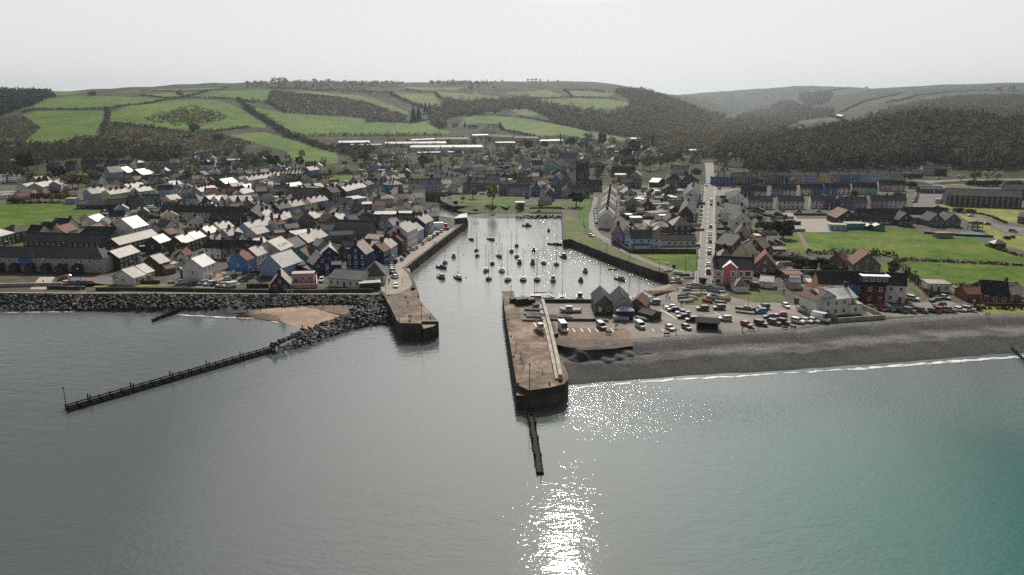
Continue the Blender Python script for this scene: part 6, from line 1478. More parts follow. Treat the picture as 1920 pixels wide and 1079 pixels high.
for x, y, c, l in [(960,525,'g','grey boat lying in the boatyard beside the parapet'),(1110,525,'w','white boat lying below the motor cruiser'),(900,560,'g','grey dinghy against the boatyard parapet'),(1640,575,'g','grey boat on the ground behind the vans')]: dinghy('n', x, y, 170, 5.5, c, GZ + .03, False, l, None, True)
motorboat('G', 375, 715, 175, 5.5, 'w', 'w', GZ + .6, 'white motorboat on a trailer before the blue kiosk', None, .5, True)
dinghy('G', 560, 715, -50, 5.5, 'g', GZ + .3, False, 'grey covered boat beside the dark hut', None, True)
# ------------------------------------------------------------------ people
M_skin = mat('skin', (.45, .27, .19), .6); M_hair = mat('hair', (.05, .035, .025), .8)
CL = dict(k=((.02, .02, .025), 'black'), n=((.03, .04, .10), 'navy'), b=((.06, .15, .34), 'blue'), r=((.40, .04, .04), 'red'), g=((.16, .16, .17), 'grey'), w=((.65, .65, .63), 'white'), o=((.60, .18, .04), 'orange'), t=((.05, .22, .20), 'teal'))
def clm(c): return mat('cloth_' + c, CL[c][0], .85, .2, .1)
PMESH = {}
def person_mesh(pose, top, leg):
    k = (pose, top, leg)
    if k in PMESH: return PMESH[k]
    st = .32 if pose == 'walk' else .06
    J = [((0, 0, .95), .13), ((0, 0, 1.15), .13), ((0, -.01, 1.38), .16), ((0, -.01, 1.52), .06), ((0, -.02, 1.60), .085), ((0, -.03, 1.70), .095), ((0, -.01, 1.78), .06)]
    E = [(0, 1), (1, 2), (2, 3), (3, 4), (4, 5), (5, 6)]
    def add(p, r, par): J.append((p, r)); E.append((par, len(J) - 1)); return len(J) - 1
    for s in (-1, 1):
        f = st * s
        a = add((s * .09, 0, .86), .095, 0); a = add((s * .10, -f * .5 - .02, .5), .062, a); a = add((s * .10, -f * 1.0 + (.12 if f < 0 else 0), .09), .042, a); add((s * .11, -f * 1.0 - .13, .04), .036, a)
        a = add((s * .19, 0, 1.40), .06, 2); a = add((s * .26, f * .5, 1.13), .042, a); a = add((s * .27, f * .8 - .08, .90), .03, a); a = add((s * .27, f * .85 - .11, .82), .026, a)
        for q in range(4): add((s * (.27 - .0), f * .85 - .10 - q * .013, .74 + .006 * abs(q - 1.5)), .009, a)
        add((s * .25, f * .85 - .16, .79), .010, a)
    me = bpy.data.meshes.new('skeleton'); me.from_pydata([j[0] for j in J], E, [])
    o = bpy.data.objects.new('skeleton', me); COL.objects.link(o)
    sk = o.modifiers.new('skin', 'SKIN'); o.modifiers.new('sub', 'SUBSURF').levels = 1
    for i, (p, r) in enumerate(J): me.skin_vertices[0].data[i].radius = (r * (1.15 if i in (1, 2) else 1), r * (.75 if i in (0, 1, 2) else 1))
    me.skin_vertices[0].data[0].use_root = True
    dg = bpy.context.evaluated_depsgraph_get(); out = bpy.data.meshes.new_from_object(o.evaluated_get(dg)); bpy.data.objects.remove(o)
    out.materials.clear()
    for m in (M_skin, clm(top), clm(leg), M_hair, M_dark): out.materials.append(m)
    for p in out.polygons:
        c = p.center
        p.material_index = 4 if c.z < .09 else 2 if c.z < .93 and abs(c.x) < .22 else 0 if c.z < .87 else 1 if c.z < 1.50 else (3 if c.z > 1.74 or (c.y > .0 and c.z > 1.58) else 0)
        p.use_smooth = True
    # a nose and ears so that the head has a front
    PMESH[k] = out; out.name = 'person'; return out
HAIRM = {}
def person(reg, px, py, top, leg, label, pose='stand', face=-90, z=None, sc=1.0):
    if z is None: x, y, zz = at(*pix(reg, px, py)); zz += .03
    else: x, y = flat(*pix(reg, px, py), z); zz = z
    o = thing('person', label, 'person', (x, y, zz), rad(face + 90), None, person_mesh(pose, top, leg)); o.scale = (sc, sc, sc)
    return o
for a in [('T',660,590,'k','n','person in black watching from the slipway edge','stand',120),('T',690,560,'b','k','person in blue beside the bench at the slipway','stand',60),('T',722,618,'n','k','person in navy standing in the car park near the slipway','stand',-90),
          ('T',605,760,'r','k','person in red and black by the boat shed corner','stand',-90),('T',930,705,'k','k','person in black at the left tip of the dinghy green','stand',-60),('T',945,700,'g','n','person in grey at the left tip of the dinghy green','walk',-60),
          ('T',1320,705,'g','k','person in grey walking along the foot of the dinghy green','walk',0),('T',1368,710,'k','n','person in black walking along the foot of the dinghy green','walk',0),('T',1050,185,'k','k','person in black at the lawn corner gathering, first from the boats','stand',0),
          ('T',1092,190,'b','k','person in blue at the lawn corner gathering','stand',180),('T',1140,185,'n','g','person in navy at the lawn corner gathering','stand',-90),('T',1160,195,'k','b','person in black and blue last of the lawn corner gathering','walk',-40),
          ('T',1392,285,'k','k','person in black standing by the street bins','stand',-90),('T',1492,322,'n','n','person in navy on the pavement by the pink house','walk',-90),('T',862,452,'k','k','person in black leaning at the top of the slipway','stand',180),
          ('U',305,880,'r','k','person in dark red on the shingle edge by the maroon car','stand',-90),('U',592,860,'k','k','person in black striding along the shingle edge','walk',0),('U',1055,205,'b','n','person in blue beside the round green','stand',-90),
          ('H',1592,668,'k','n','person in black on the shingle, first of two walkers','walk',0),('H',1616,666,'g','k','person in grey on the shingle, second of two walkers','walk',0),('n',1870,690,'w','r','person in white and red between the vans','stand',-90),('n',1892,690,'r','w','person in red and white between the vans','stand',-90),
          ('G',841,835,'n','k','person in navy by the beach shelter bench','stand',-90),('h',868,1045,'k','n','person in black walking past the white boathouse','walk',-90),('h',884,1045,'n','k','person in navy walking past the white boathouse','walk',-90),
          ('h',1075,1035,'k','k','person in black by the quay railing','stand',0),('h',1545,475,'r','n','person in red on the quay edge','walk',50),('h',1570,470,'g','n','person in grey on the quay edge','walk',50),('h',1800,235,'b','k','person in blue at the far end of the quay','stand',0),('h',1815,235,'k','n','person in black at the far end of the quay','stand',180),
          ('i',1485,1005,'k','k','person in black walking the harbour green path','walk',90),('S',942,70,'k','n','person in black on the path above the harbour wall','walk',-60),('j',1815,725,'k','k','person in black crossing the main street','walk',180)]: person(*a)
for a in [('N',458,357,'k','g','person in black sitting together at the rounded pier, first of the pair','stand',-90,5.02),('N',472,355,'t','n','person in teal together at the rounded pier, second of the pair','stand',-90,5.02),('N',436,226,'k','k','person in black walking down the short pier','walk',-90,5.02),
          ('N',450,262,'n','k','person in navy walking down the short pier','walk',-90,5.02),('N',484,160,'k','n','person in black fishing at the notch of the short pier','stand',30,5.02),('N',1176,576,'w','k','person in white at the edge of the long pier','stand',180,5.02),
          ('N',1211,612,'g','n','person in grey sitting line of the long pier, upper one','stand',180,5.02),('N',1214,648,'b','k','person in blue in the middle of the long pier','stand',180,5.02),('N',1228,676,'w','n','person in white and navy on the long pier','walk',-90,5.02),
          ('D',751,893,'k','n','person in black standing at the sand edge by the rocks','stand',-90,.35),('D',238,780,'n','k','person in navy at the water edge of the cove','stand',-90,.4),('D',290,757,'k','k','person in black bending on the dark gravel','walk',0,1.0),('D',398,752,'r','k','person in dark red on the sand of the cove','walk',180,1.1),
          ('D',920,715,'g','k','person in grey crossing the gravel of the cove','walk',0,1.6)]: person(*a)
person('e', 652, 975, 'o', 'k', 'person in orange standing on the concrete slip', 'stand', -90)

# ------------------------------------------------------------------ trees
KIND = dict(e=((.020, .032, .012), 'dark evergreen tree', 1.0), b=((.095, .070, .048), 'bare brown tree', .55), g=((.09, .125, .025), 'fresh green tree', .9), y=((.22, .19, .05), 'yellow-green tree', .8), o=((.24, .105, .04), 'rust-orange tree', .8),
            k=((.40, .14, .20), 'pink blossom tree', .8), w=((.50, .44, .38), 'white blossom tree', .8), c=((.018, .026, .014), 'dark conifer', 1.0), s=((.045, .055, .02), 'round green bush', 1.0))
def leafm(k):
    c = KIND[k][0]; return mat('foliage_' + k, c, .9, .1, .45, .8, col2=(tuple(q * .65 for q in c), tuple(q * 1.45 for q in c)), scale2=.35, leaf=.35)
M_bark = mat('bark', (.05, .038, .028), .95, .1, .3, 2.)
def leaf_cloud(C, Rr, n, size, rng, flat_=1.0, elong=1.0):
    """n leaf clumps as small quads scattered near the surfaces of blobs (centres C, radii Rr)"""
    w = Rr**2 / (Rr**2).sum(); idx = rng.choice(len(C), n, p=w)
    d = rng.normal(size=(n, 3)); d /= np.linalg.norm(d, axis=1)[:, None]; r = rng.uniform(.55, 1.08, n) ** .6
    p = C[idx] + d * (Rr[idx] * r)[:, None] * np.array([1, 1, flat_])
    a = rng.normal(size=(n, 3)); nrm = d + .27 * a; nrm /= np.linalg.norm(nrm, axis=1)[:, None]
    t = np.cross(nrm, rng.normal(size=(n, 3))); t /= np.linalg.norm(t, axis=1)[:, None]; s = np.cross(nrm, t)
    sz = (size * rng.uniform(.6, 1.4, n))[:, None]
    return np.stack([p - t * sz * elong - s * sz / elong, p + t * sz * elong - s * sz * .6 / elong, p + t * sz * .7 * elong + s * sz / elong, p - t * sz * .8 * elong + s * sz * .8 / elong], 1).reshape(-1, 3)
CROWN = {}
def crown(kind, var):
    k = (kind, var)
    if k in CROWN: return CROWN[k]
    rng = np.random.default_rng(abs(hash((ord(kind), var))) % 9999); full = KIND[kind][2]
    tr = MB(); rr = random.Random(var * 31 + ord(kind))
    if kind == 'c':
        C = np.array([[0, 0, .2 + .75 * q / 8] for q in range(9)]); Rr = np.array([.24 * (1 - .85 * q / 8) + .02 for q in range(9)]); V = leaf_cloud(C, Rr, 900, .028, rng, .5)
        tr.tube((0, 0, -.05), (0, 0, .9), .025, .006, 6)
    elif kind == 's':
        C = np.array([[rng.uniform(-.3, .3), rng.uniform(-.3, .3), rng.uniform(.25, .55)] for q in range(8)]); Rr = rng.uniform(.22, .42, 8); V = leaf_cloud(C, Rr, 700, .05, rng, .85)
        tr.tube((0, 0, -.05), (0, 0, .4), .04, .02, 5)
    else:
        nb = 11; C = []; Rl = []
        tr.path([(0, 0, -.05), (rr.uniform(-.02, .02), 0, .2), (rr.uniform(-.03, .03), rr.uniform(-.03, .03), .42)], [.035, .028, .02], 7)
        for q in range(nb):
            an = 2.4 * q + rr.uniform(-.4, .4); hz = .42 + .5 * (q / nb) + rr.uniform(-.06, .06); ra = .30 * math.sin(math.pi * min(1, (hz - .22) / .82)) + rr.uniform(-.04, .06)
            c = (math.cos(an) * ra, math.sin(an) * ra, hz); C.append(c); Rl.append(rr.uniform(.10, .19))
            tr.path([(0, 0, .28 + .18 * q / nb), (c[0] * .5, c[1] * .5, (c[2] + .34) / 2), c], [.014, .009, .003], 4)
            if kind == 'b':
                for z in range(5):
                    e = (c[0] + rr.uniform(-.12, .12), c[1] + rr.uniform(-.12, .12), c[2] + rr.uniform(-.02, .14)); tr.tube((c[0] * .7, c[1] * .7, c[2] * .9), e, .005, .001, 3)
        C = np.array(C); Rl = np.array(Rl)
        V = leaf_cloud(C, Rl, int(950 * full), .026 if kind == 'b' else .036, rng, .85, 1.9 if kind == 'b' else 1.0)
    Q = np.arange(len(V)).reshape(-1, 4)
    CROWN[k] = (np_mesh('crown', V, Q, leafm(kind)), tr.mesh('trunk', [M_bark])); return CROWN[k]
def clear(x, y, r=0):
    for fx, fy, hw, hd, rz in FOOT:
        dx, dy = x - fx, y - fy
        if abs(dx) > 60 or abs(dy) > 60: continue
        c, s = math.cos(-rz), math.sin(-rz); u, v = dx * c - dy * s, dx * s + dy * c
        if abs(u) < hw + r and abs(v) < hd + r: return False
    return True
NT = [0]
def tree(reg, px, py, kind, ph, wd=1.0, group=None, label=None, words=None):
    """px, py: foot of the trunk; ph: height in picture points"""
    X, Y = pix(reg, px, py); x, y, z = at(X, Y); d = math.hypot(x, y)
    h = ph / REG[reg][2] * math.hypot(d, CAMZ - z) / F * 1.03; v = NT[0] % 3; NT[0] += 1
    cr, tr = crown(kind, v)
    o = thing('bush' if kind == 's' else 'conifer' if kind == 'c' else 'tree', '', 'bush' if kind == 's' else 'tree', (x, y, z - .1), R_.uniform(0, 6.28), group)
    o.scale = (h * wd, h * wd, h); link('crown', cr, o); link('trunk', tr, o)
    if label: o['label'] = label
    else: place_label(o, f'{"tall " if h > 13 else "small " if h < 5 else ""}{words or KIND[kind][1]}', X, Y)
    return o
TREES = [('a',900,440,'e',190,1.1),('a',660,560,'g',170,.8),('a',1090,560,'b',200,1),('a',1180,545,'g',180,.9),('a',960,540,'b',150,1),('a',1300,520,'y',90,1.2),('a',1140,610,'k',70,1.2),('a',230,770,'s',110,1.4),('a',1010,610,'b',90,1.1),('a',1880,540,'b',140,1.2),('a',60,700,'s',80,1.3),
         ('a',430,330,'e',260,.9),('a',340,240,'e',180,.9),('a',560,260,'b',160,1),('a',100,340,'s',90,1.6),('a',300,350,'s',80,1.6),('a',480,440,'b',110,1),('a',1380,350,'y',60,1.2),('a',1000,690,'b',110,1),('a',830,640,'s',90,1.2),('a',900,520,'s',80,1.2),
         ('b',700,150,'e',120,1.1),('b',1720,340,'b',160,1.2),('b',830,270,'b',110,1.1),('b',100,970,'b',70,1.3),('b',20,890,'s',40,1.4),('b',1480,60,'s',60,1.3),('b',1680,80,'g',70,1.1),('b',560,120,'b',110,1.1),('b',430,120,'e',110,1.1),('b',1060,280,'b',70,1),('b',220,460,'s',60,1.5),
         ('c',260,260,'e',200,1.15),('c',660,250,'e',180,.8),('c',690,120,'b',140,.9),('c',1620,170,'g',190,1.1),('c',1600,290,'y',120,.9),('c',1330,190,'s',70,1),('c',450,460,'k',115,1.9),('c',1010,270,'b',110,1),('c',1110,320,'k',60,1.3),('c',990,470,'b',60,1.6),('c',1000,910,'e',95,1.1),('c',1490,150,'s',60,1.2),('c',100,540,'s',50,1.3),('c',1360,310,'s',60,1.2),
         ('d',750,230,'e',170,1.1),('d',505,290,'c',130,.8),('d',590,290,'e',110,1),('d',340,290,'y',110,1.2),('d',880,400,'c',100,1),('d',1490,700,'y',160,.95),('d',1785,780,'y',310,.62),('d',1150,690,'b',110,1.1),('d',1340,745,'y',80,1),('d',1660,140,'c',100,.9),('d',120,265,'e',100,1.1),('d',1450,320,'b',80,1.2),('d',1050,700,'b',70,1.3),('d',1230,780,'s',60,1.4),('d',1800,860,'s',50,1.6),('d',1530,890,'s',50,1.6),('d',1260,850,'s',60,1.2),('d',740,230,'s',60,1),
         ('i',560,450,'g',150,1.1),('i',640,420,'b',110,1.2),('i',1440,820,'e',230,1.35),('i',1640,690,'g',120,1),('i',1790,340,'g',180,1.0),('i',1590,420,'b',130,1.1),('i',700,400,'b',130,1),('i',800,400,'b',150,1),('i',900,400,'b',150,1),('i',1000,400,'b',140,1),('i',1250,320,'b',110,1.1),('i',1350,300,'b',110,1.1),('i',1750,420,'b',130,1.2),('i',700,700,'s',50,1.6),('i',620,830,'s',80,1.5),('i',880,900,'s',40,1.6),('i',440,130,'b',130,1.4),('i',300,110,'b',100,1.5),('i',60,130,'c',100,.9),('i',610,110,'s',70,1),('i',700,100,'s',70,.8),('i',1500,300,'s',90,1.4),
         ('p',350,440,'e',140,.9),('p',555,420,'e',120,1),('p',880,390,'e',120,1.5),('p',1280,400,'e',190,.75),('p',1110,330,'b',130,1.1),('p',1040,430,'g',120,1.3),('p',1420,370,'b',110,1.3),('p',1700,490,'e',200,1),('p',1600,560,'e',170,1),('p',700,520,'b',130,1.2),('p',640,500,'b',110,1.2),('p',760,350,'c',130,.4),('p',1840,440,'b',150,1.2),('p',1200,520,'b',90,1.3),('p',120,480,'b',110,1.3),('p',200,500,'g',100,1.2),
         ('j',180,380,'b',140,1.2),('j',210,300,'g',120,1.1),('j',950,280,'y',240,.8),('j',850,260,'b',190,.9),('j',1100,260,'b',210,.9),('j',1200,230,'b',200,.9),('j',1300,220,'b',190,.9),('j',720,260,'g',180,.8),('j',640,230,'b',170,.9),('j',560,240,'g',140,1),('j',460,200,'b',150,1),('j',500,480,'g',120,1.1),('j',420,510,'b',90,1.2),('j',1490,350,'s',80,1),('j',1130,700,'s',120,1.4),('j',720,780,'y',80,1.5),('j',590,830,'o',80,1.5),('j',760,900,'o',70,2),('j',650,650,'s',80,1.2),('j',1250,760,'s',120,1.1),('j',1380,140,'e',120,.9),('j',1450,170,'k',80,1.2),('j',1650,330,'s',110,1.4),('j',560,930,'s',70,1.4),('j',1000,880,'s',60,1.2),('j',620,880,'s',60,1.2),
         ('k',850,500,'o',105,2.1),('k',540,530,'o',90,1.6),('k',1300,480,'w',75,2.2),('k',800,280,'b',110,1.3),('k',1160,300,'b',130,1.2),('k',1000,300,'b',90,1.4),('k',1640,310,'b',140,1.4),('k',1540,280,'y',120,1),('k',280,690,'s',55,1.8),('k',330,750,'s',60,2),('k',240,800,'s',60,1.6),('k',380,840,'s',60,1.4),('k',260,970,'s',60,1.6),('k',230,1060,'k',50,1.4),('k',330,1040,'s',60,1.6),('k',650,150,'b',120,1),('k',700,100,'b',130,1),('k',250,210,'b',110,1.1),
         ('m',1180,370,'e',250,1.25),('m',1030,260,'s',150,1.4),('m',880,200,'s',110,1.6),('m',1370,720,'w',140,1.5),('m',1760,830,'e',150,1.2),('m',1400,820,'s',90,1.6),('m',1300,650,'s',80,1.5),('m',1150,640,'s',90,1.6),('m',1000,640,'s',80,1.5),('m',920,880,'s',70,1.5),('m',1100,890,'s',70,1.8),('m',1270,900,'s',60,1.5),('m',1430,900,'s',80,1.2),('m',1550,880,'s',80,1.4),('m',1620,830,'s',70,1),('m',300,170,'s',60,1.5),('m',220,180,'k',40,1.5),('m',330,220,'s',50,1.5),('m',1840,780,'s',110,1.3),
         ('I',1370,597,'s',38,1.7),('I',1462,597,'s',34,2.2),('I',1250,590,'s',38,1.7),('I',1390,340,'w',45,1.5),('I',1500,340,'y',62,1.5),('I',1600,335,'w',60,1.4),('I',1680,335,'w',55,1.3),('I',1480,375,'s',50,1.6),('I',1570,385,'s',50,1.7),('I',1660,385,'s',50,1.7),('I',1820,380,'s',50,1.7),('I',880,470,'s',40,1.8),('I',980,400,'s',60,1.3),('I',1760,812,'s',30,1.5),('I',1810,805,'s',24,1.4),('I',530,460,'s',45,1.2),('I',200,290,'b',110,1.1),('I',230,200,'e',80,1),('I',640,210,'b',70,1.2),('I',1500,700,'e',28,1.6),
         ('H',290,290,'s',60,1.6),('H',250,250,'b',70,1.5),('H',845,260,'s',55,1.6),('H',840,305,'s',50,1.5),('H',1520,610,'s',40,1.2),('H',80,240,'s',90,1.5),('H',200,330,'s',50,1.4)]
for q in range(6): TREES.append(('a', 510 + q * 46, 750 - q % 2 * 6, 'o', 115, .8))
for q in range(8): TREES.append(('a', 800 + q * 48, 752 - q % 2 * 8, 'o' if q % 3 else 'y', 110 - q * 2, .8))
for t in TREES: tree(*t)

# ------------------------------------------------------------------ hedges, scrub and woods
def bushes(name, label, cat, pts, kindm, kind='thing', group=None, n=18, size=.5, seed=0):
    """bush blobs at pts (x, y, z, radius, height) joined into one growing mass"""
    rng = np.random.default_rng(seed); Vs = []
    for x, y, z, r, hh in pts:
        C = np.array([[x + rng.normal() * r * .3, y + rng.normal() * r * .3, z + hh * rng.uniform(.35, .72)] for q in range(3)]); Rr = np.array([.9, rng.uniform(.4, .7), rng.uniform(.4, .7)]) * r
        Vs.append(leaf_cloud(C, Rr, n, size * max(.6, r * .42), rng, min(1.6, hh / (r * 1.3))))
    V = np.concatenate(Vs); me = np_mesh(name, V, np.arange(len(V)).reshape(-1, 4), kindm)
    if kind == 'stuff': return struct(name, me, 'stuff')
    return thing(name, label, cat, group=group, data=me)
M_hedge = mat('hedge_leaves', (.045, .05, .022), .92, .1, .5, .25, col2=((.028, .034, .014), (.065, .06, .028), (.05, .06, .02)), scale2=.06, leaf=.4)
M_gorse = mat('gorse', (.07, .06, .03), .92, .1, .5, .15, col2=((.045, .045, .02), (.085, .066, .032), (.20, .10, .024)), scale2=.022, mixw=(.4, .68), leaf=.4)
M_wood2 = mat('wood_crowns', (.085, .072, .048), .92, .1, .5, .12, col2=((.055, .055, .03), (.13, .10, .066), (.11, .105, .042), (.085, .066, .048), (.15, .12, .08)), scale2=.06, mixw=(.3, .7), leaf=.4)  # brown crowns, lightened: valley haze put partly into their colour
M_woodd = mat('dark_wood_crowns', (.05, .04, .03), .92, .1, .55, .14, col2=((.034, .033, .02), (.095, .072, .052), (.06, .056, .03), (.12, .095, .055)), scale2=.08, mixw=(.3, .7), leaf=.4)
def line_pts(reg, pl, step, r, hh, seed=0):
    rr = random.Random(seed); W = [at(*pix(reg, *p)) for p in pl]; out = []
    for a, b in zip(W[:-1], W[1:]):
        n = max(1, int(math.hypot(b[0] - a[0], b[1] - a[1]) / step))
        for q in range(n):
            t = q / n; x = a[0] + (b[0] - a[0]) * t + rr.uniform(-.3, .3) * r; y = a[1] + (b[1] - a[1]) * t + rr.uniform(-.3, .3) * r
            k = rr.uniform(.7, 1.35); out.append((x, y, float(tz(x, y)) - .3, r * k, hh * k))
    return out
HEDGES = [('J',[(160,330),(250,305),(400,305),(600,305),(840,292),(1050,267),(1250,227),(1480,215),(1600,215),(1760,228),(1918,255)],3.6,4.5,'long hedge across the top of the left fields'),
          ('J',[(800,300),(810,340),(795,400),(775,450),(765,500)],5.5,6,'thick hedge between the two left fields'),('J',[(560,515),(660,508),(760,505)],3.5,4,'short hedge at the foot of the left field'),
          ('J',[(820,408),(1000,425),(1100,430),(1330,475),(1640,465),(1880,435)],4,5,'hedge below the knoll with the scrub patch'),('J',[(1780,230),(1850,290),(1918,350),(2000,400)],6,8,'wooded hedge running down right of the knoll'),
          ('J',[(1060,165),(1330,168),(1560,162),(1640,154),(1700,140)],3,3.5,'hedge under the left skyline'),('J',[(1050,198),(1150,206),(1220,216),(1400,214)],3,3.5,'hedge above the long left hedge'),('J',[(1350,215),(1450,200),(1560,170)],4,7,'hedge with a lone tree near the left top'),
          ('K',[(-40,240),(0,240),(160,250),(250,300),(300,330)],5,7,'hedge at the left foot of the scrub hill'),('K',[(0,290),(60,330),(130,370),(200,420),(300,490),(330,515)],8,11,'broad tree hedge between the two middle fields'),
          ('K',[(330,510),(420,530),(500,570),(600,600),(700,620)],7,9,'hedge falling to the blue factory'),('K',[(340,505),(500,505),(700,500),(900,500),(1100,498),(1300,497),(1500,495)],4,6,'hedge along the foot of the middle field'),
          ('K',[(900,398),(1000,395),(1200,402),(1350,388)],5,6,'hedge at the head of the middle field'),('K',[(1090,185),(1100,200),(1160,225),(1250,262),(1330,290)],6,9,'wooded gully above the tall conifers'),
          ('K',[(1200,158),(1300,172),(1420,180),(1450,210),(1500,230),(1600,250),(1700,255)],5,7,'hedge round the upper right fields'),('K',[(200,150),(500,160),(700,160),(900,175),(1100,180)],5,7,'tree hedge under the middle skyline'),
          ('L',[(140,400),(160,440),(300,470),(430,497),(600,492),(820,522)],4,5,'hedge below the long sloping field'),('L',[(270,340),(420,365),(560,398),(700,425),(790,450)],3,4,'bank along the top of the long sloping field'),
          ('L',[(340,210),(430,212),(560,208),(720,206),(850,206),(920,212),(1000,225)],4,5,'hedge between the upper right fields'),('L',[(600,150),(640,175),(665,205)],4,5,'short hedge dividing two upper fields'),('L',[(600,153),(800,155),(900,165)],4,5,'hedge under the right tumps'),
          ('M',[(1000,190),(1100,175),(1200,140),(1400,120),(1600,110),(1900,110)],6,7,'far hedge on the right hill'),('M',[(640,110),(760,90),(900,85),(1100,70),(1350,60)],6,7,'skyline hedge of the right hill'),('M',[(700,250),(900,170),(1100,125)],6,7,'hedge climbing the right hill'),
          ('M',[(1690,335),(1800,318),(1920,312)],4,5,'hedge across the bright field above the wood'),('M',[(640,280),(760,330),(850,300)],7,8,'hedge round the valley field'),
          ('I',[(850,955),(740,945),(600,940),(400,930),(200,935),(120,930)],2.2,2.6,'dark hedge behind the two stone houses'),('H',[(860,222),(960,210),(1300,225),(1600,238),(1900,255),(2060,300)],1.5,1.6,'low hedge between school field and meadow'),
          ('H',[(930,285),(985,350),(1060,410),(1120,470),(1160,520)],2.2,2.6,'hedge beside the brown farm track'),('H',[(1200,405),(1400,420),(1600,418)],1.6,1.8,'hedge behind the long white chalet'),
          ('c',[(600,470),(640,440),(800,400),(1000,360),(1100,345),(1300,335),(1740,335)],2.6,3,'hedge round the oval town green'),('a',[(60,365),(200,358),(300,362)],3,4,'hedge above the caravan park'),('a',[(300,780),(500,770),(700,770),(960,775)],2,2.4,'low hedge along the playing field'),
          ('I',[(1400,605),(1560,615),(1650,640),(1760,690)],1.2,1.3,'young hedge beside the school road'),('I',[(1600,870),(1750,920),(1900,960)],1.6,1.6,'hedge at the right corner of the school field'),('H',[(1460,600),(1600,600),(1800,602),(1920,605)],1.4,1.4,'low hedge before the red brick bungalow')]
for k, (rg, pl, r, hh, lb) in enumerate(HEDGES): r2 = r * (.72 if r > 2.7 else .85); bushes('hedge', lb, 'hedge', line_pts(rg, pl, r2 * 1.1, r2, hh * .8, k), M_hedge, n=22, seed=k)

def fill_pts(reg, poly, step, r, hh, ymax, seed, jit=.5, keep=1.0, kmin=.7, kmax=1.4, ymin=640, anyf=False):
    P = [pix(reg, *p) for p in poly]; rr = np.random.default_rng(seed)
    m = inpoly(_fpx, _fpy, P) & (_cy < ymax) & (_cy > ymin) & _vis
    xs, ys = _cx[m], _cy[m]
    if not len(xs): return []
    gx = np.arange(xs.min(), xs.max(), step); gy = np.arange(ys.min(), ys.max(), step)
    X, Y = np.meshgrid(gx, gy); X = X + rr.uniform(-jit, jit, X.shape) * step; Y = Y + rr.uniform(-jit, jit, Y.shape) * step
    X, Y = X.ravel(), Y.ravel(); Z = tz(X, Y); px, py = proj(X, Y, Z)
    # same side of the ground as the part that shows
    fa = np.clip((X / Y - GA[0]) / (GA[1] - GA[0]), 0, NA - 2).astype(int); fy = np.clip((np.log(Y) - _lY0) / (_lY1 - _lY0) * (NY - 1), 0, NY - 2).astype(int)
    ok = inpoly(px, py, P) & (Y < ymax) & (anyf | (_own[fa, fy] < 0)) & (rr.uniform(size=X.shape) < keep)
    out = []
    for x, y, z in zip(X[ok], Y[ok], Z[ok]):
        if y < 1300 and not clear(x, y, 2.5): continue
        k = rr.uniform(kmin, kmax); out.append((x, y, z - .3, r * k, hh * k))
    return out
NB = {}
def wood(name, polys, step, r, hh, m, seed, n=26, size=.5, ymax=6000, keep=1.0, kmax=1.4, ymin=640):
    P = []
    for q, (rg, pl) in enumerate(polys): P += fill_pts(rg, pl, step, r, hh, ymax, seed + q, keep=keep, kmax=kmax, ymin=ymin)
    if P: NB[name + str(seed)] = len(P); return bushes(name, '', '', P, m, 'stuff', n=n, size=size, seed=seed)
wood('woodland', [('M', [(-110,560),(-90,500),(0,450),(150,415),(300,385),(430,365),(600,355),(780,325),(900,300),(1050,275),(1260,275),(1430,290),(1500,290),(1700,330),(1740,350),(1920,348),(2100,345),(2100,620),(1600,655),(1450,620),(1420,600),(1250,590),(1100,625),(850,625),(640,640),(380,650),(100,655),(40,610),(-40,600)])], 8.2, 5.8, 11, M_woodd, 1, 84, .30, 1400, .76, 1.8)
wood('woodland', [('L', [(1075,215),(960,165),(1180,150),(1250,170),(1400,200),(1500,215),(1620,235),(1750,290),(1850,335),(1900,380),(1920,440),(1820,470),(1700,520),(1500,545),(1350,540),(1250,530),(1100,500),(960,480),(820,445),(560,395),(450,325),(470,250),(640,290),(900,325),(1075,295)])], 9.5, 6.0, 11, M_wood2, 20, 34, .42, 2650, .82)
wood('woodland', [('L', [(0,245),(200,240),(240,215),(340,215),(420,235),(460,300),(560,350),(450,330),(220,285),(120,300),(0,300)]), ('K', [(1380,300),(1480,300),(1500,235),(1600,255),(1918,255),(1918,330),(1560,360),(1500,380),(1500,450),(1440,440),(1380,390)])], 9.5, 6.4, 11, M_wood2, 30, 30, .42, 2600)
wood('woodland', [('L', [(1230,560),(1500,560),(1700,540),(1900,440),(1920,620),(1760,640),(1600,650),(1550,600),(1350,640),(1300,600)])], 8.5, 5.6, 11, M_wood2, 40, 34, .42, 2200, .9)
wood('woodland', [('J', [(0,175),(100,180),(200,185),(330,180),(410,195),(350,225),(200,290),(100,320),(0,360),(-100,360),(-100,180)])], 8.5, 6, 11, mat('conifer_crowns', (.022, .026, .018), .92, .1, .4, .15), 50, 26, .45, 3000)
wood('woodland', [('M', [(420,165),(430,130),(540,95),(610,100),(640,140),(600,200),(480,215)]), ('M', [(0,300),(100,250),(200,240),(300,180),(400,190),(480,230),(640,240),(640,285),(430,310),(300,380),(100,420),(0,440)]), ('M', [(1000,250),(1150,205),(1300,165),(1500,155),(1700,150),(1920,150),(2100,150),(2100,270),(1700,270),(1430,255),(1250,255),(1050,270),(850,290)])], 19, 10, 12, M_wood2, 60, 22, .42, 5000, .8)
wood('woodland', [('K', [(0,100),(200,95),(500,85),(700,95),(1000,100),(1190,105),(1190,130),(1000,150),(700,150),(300,150),(0,150)]), ('K', [(1380,100),(1918,100),(1918,150),(1600,160),(1640,130),(1380,125)]), ('K', [(550,165),(900,165),(1090,185),(1080,235),(900,200),(700,180)])], 18, 6, 7, M_wood2, 70, 20, .42, 3600, .3)
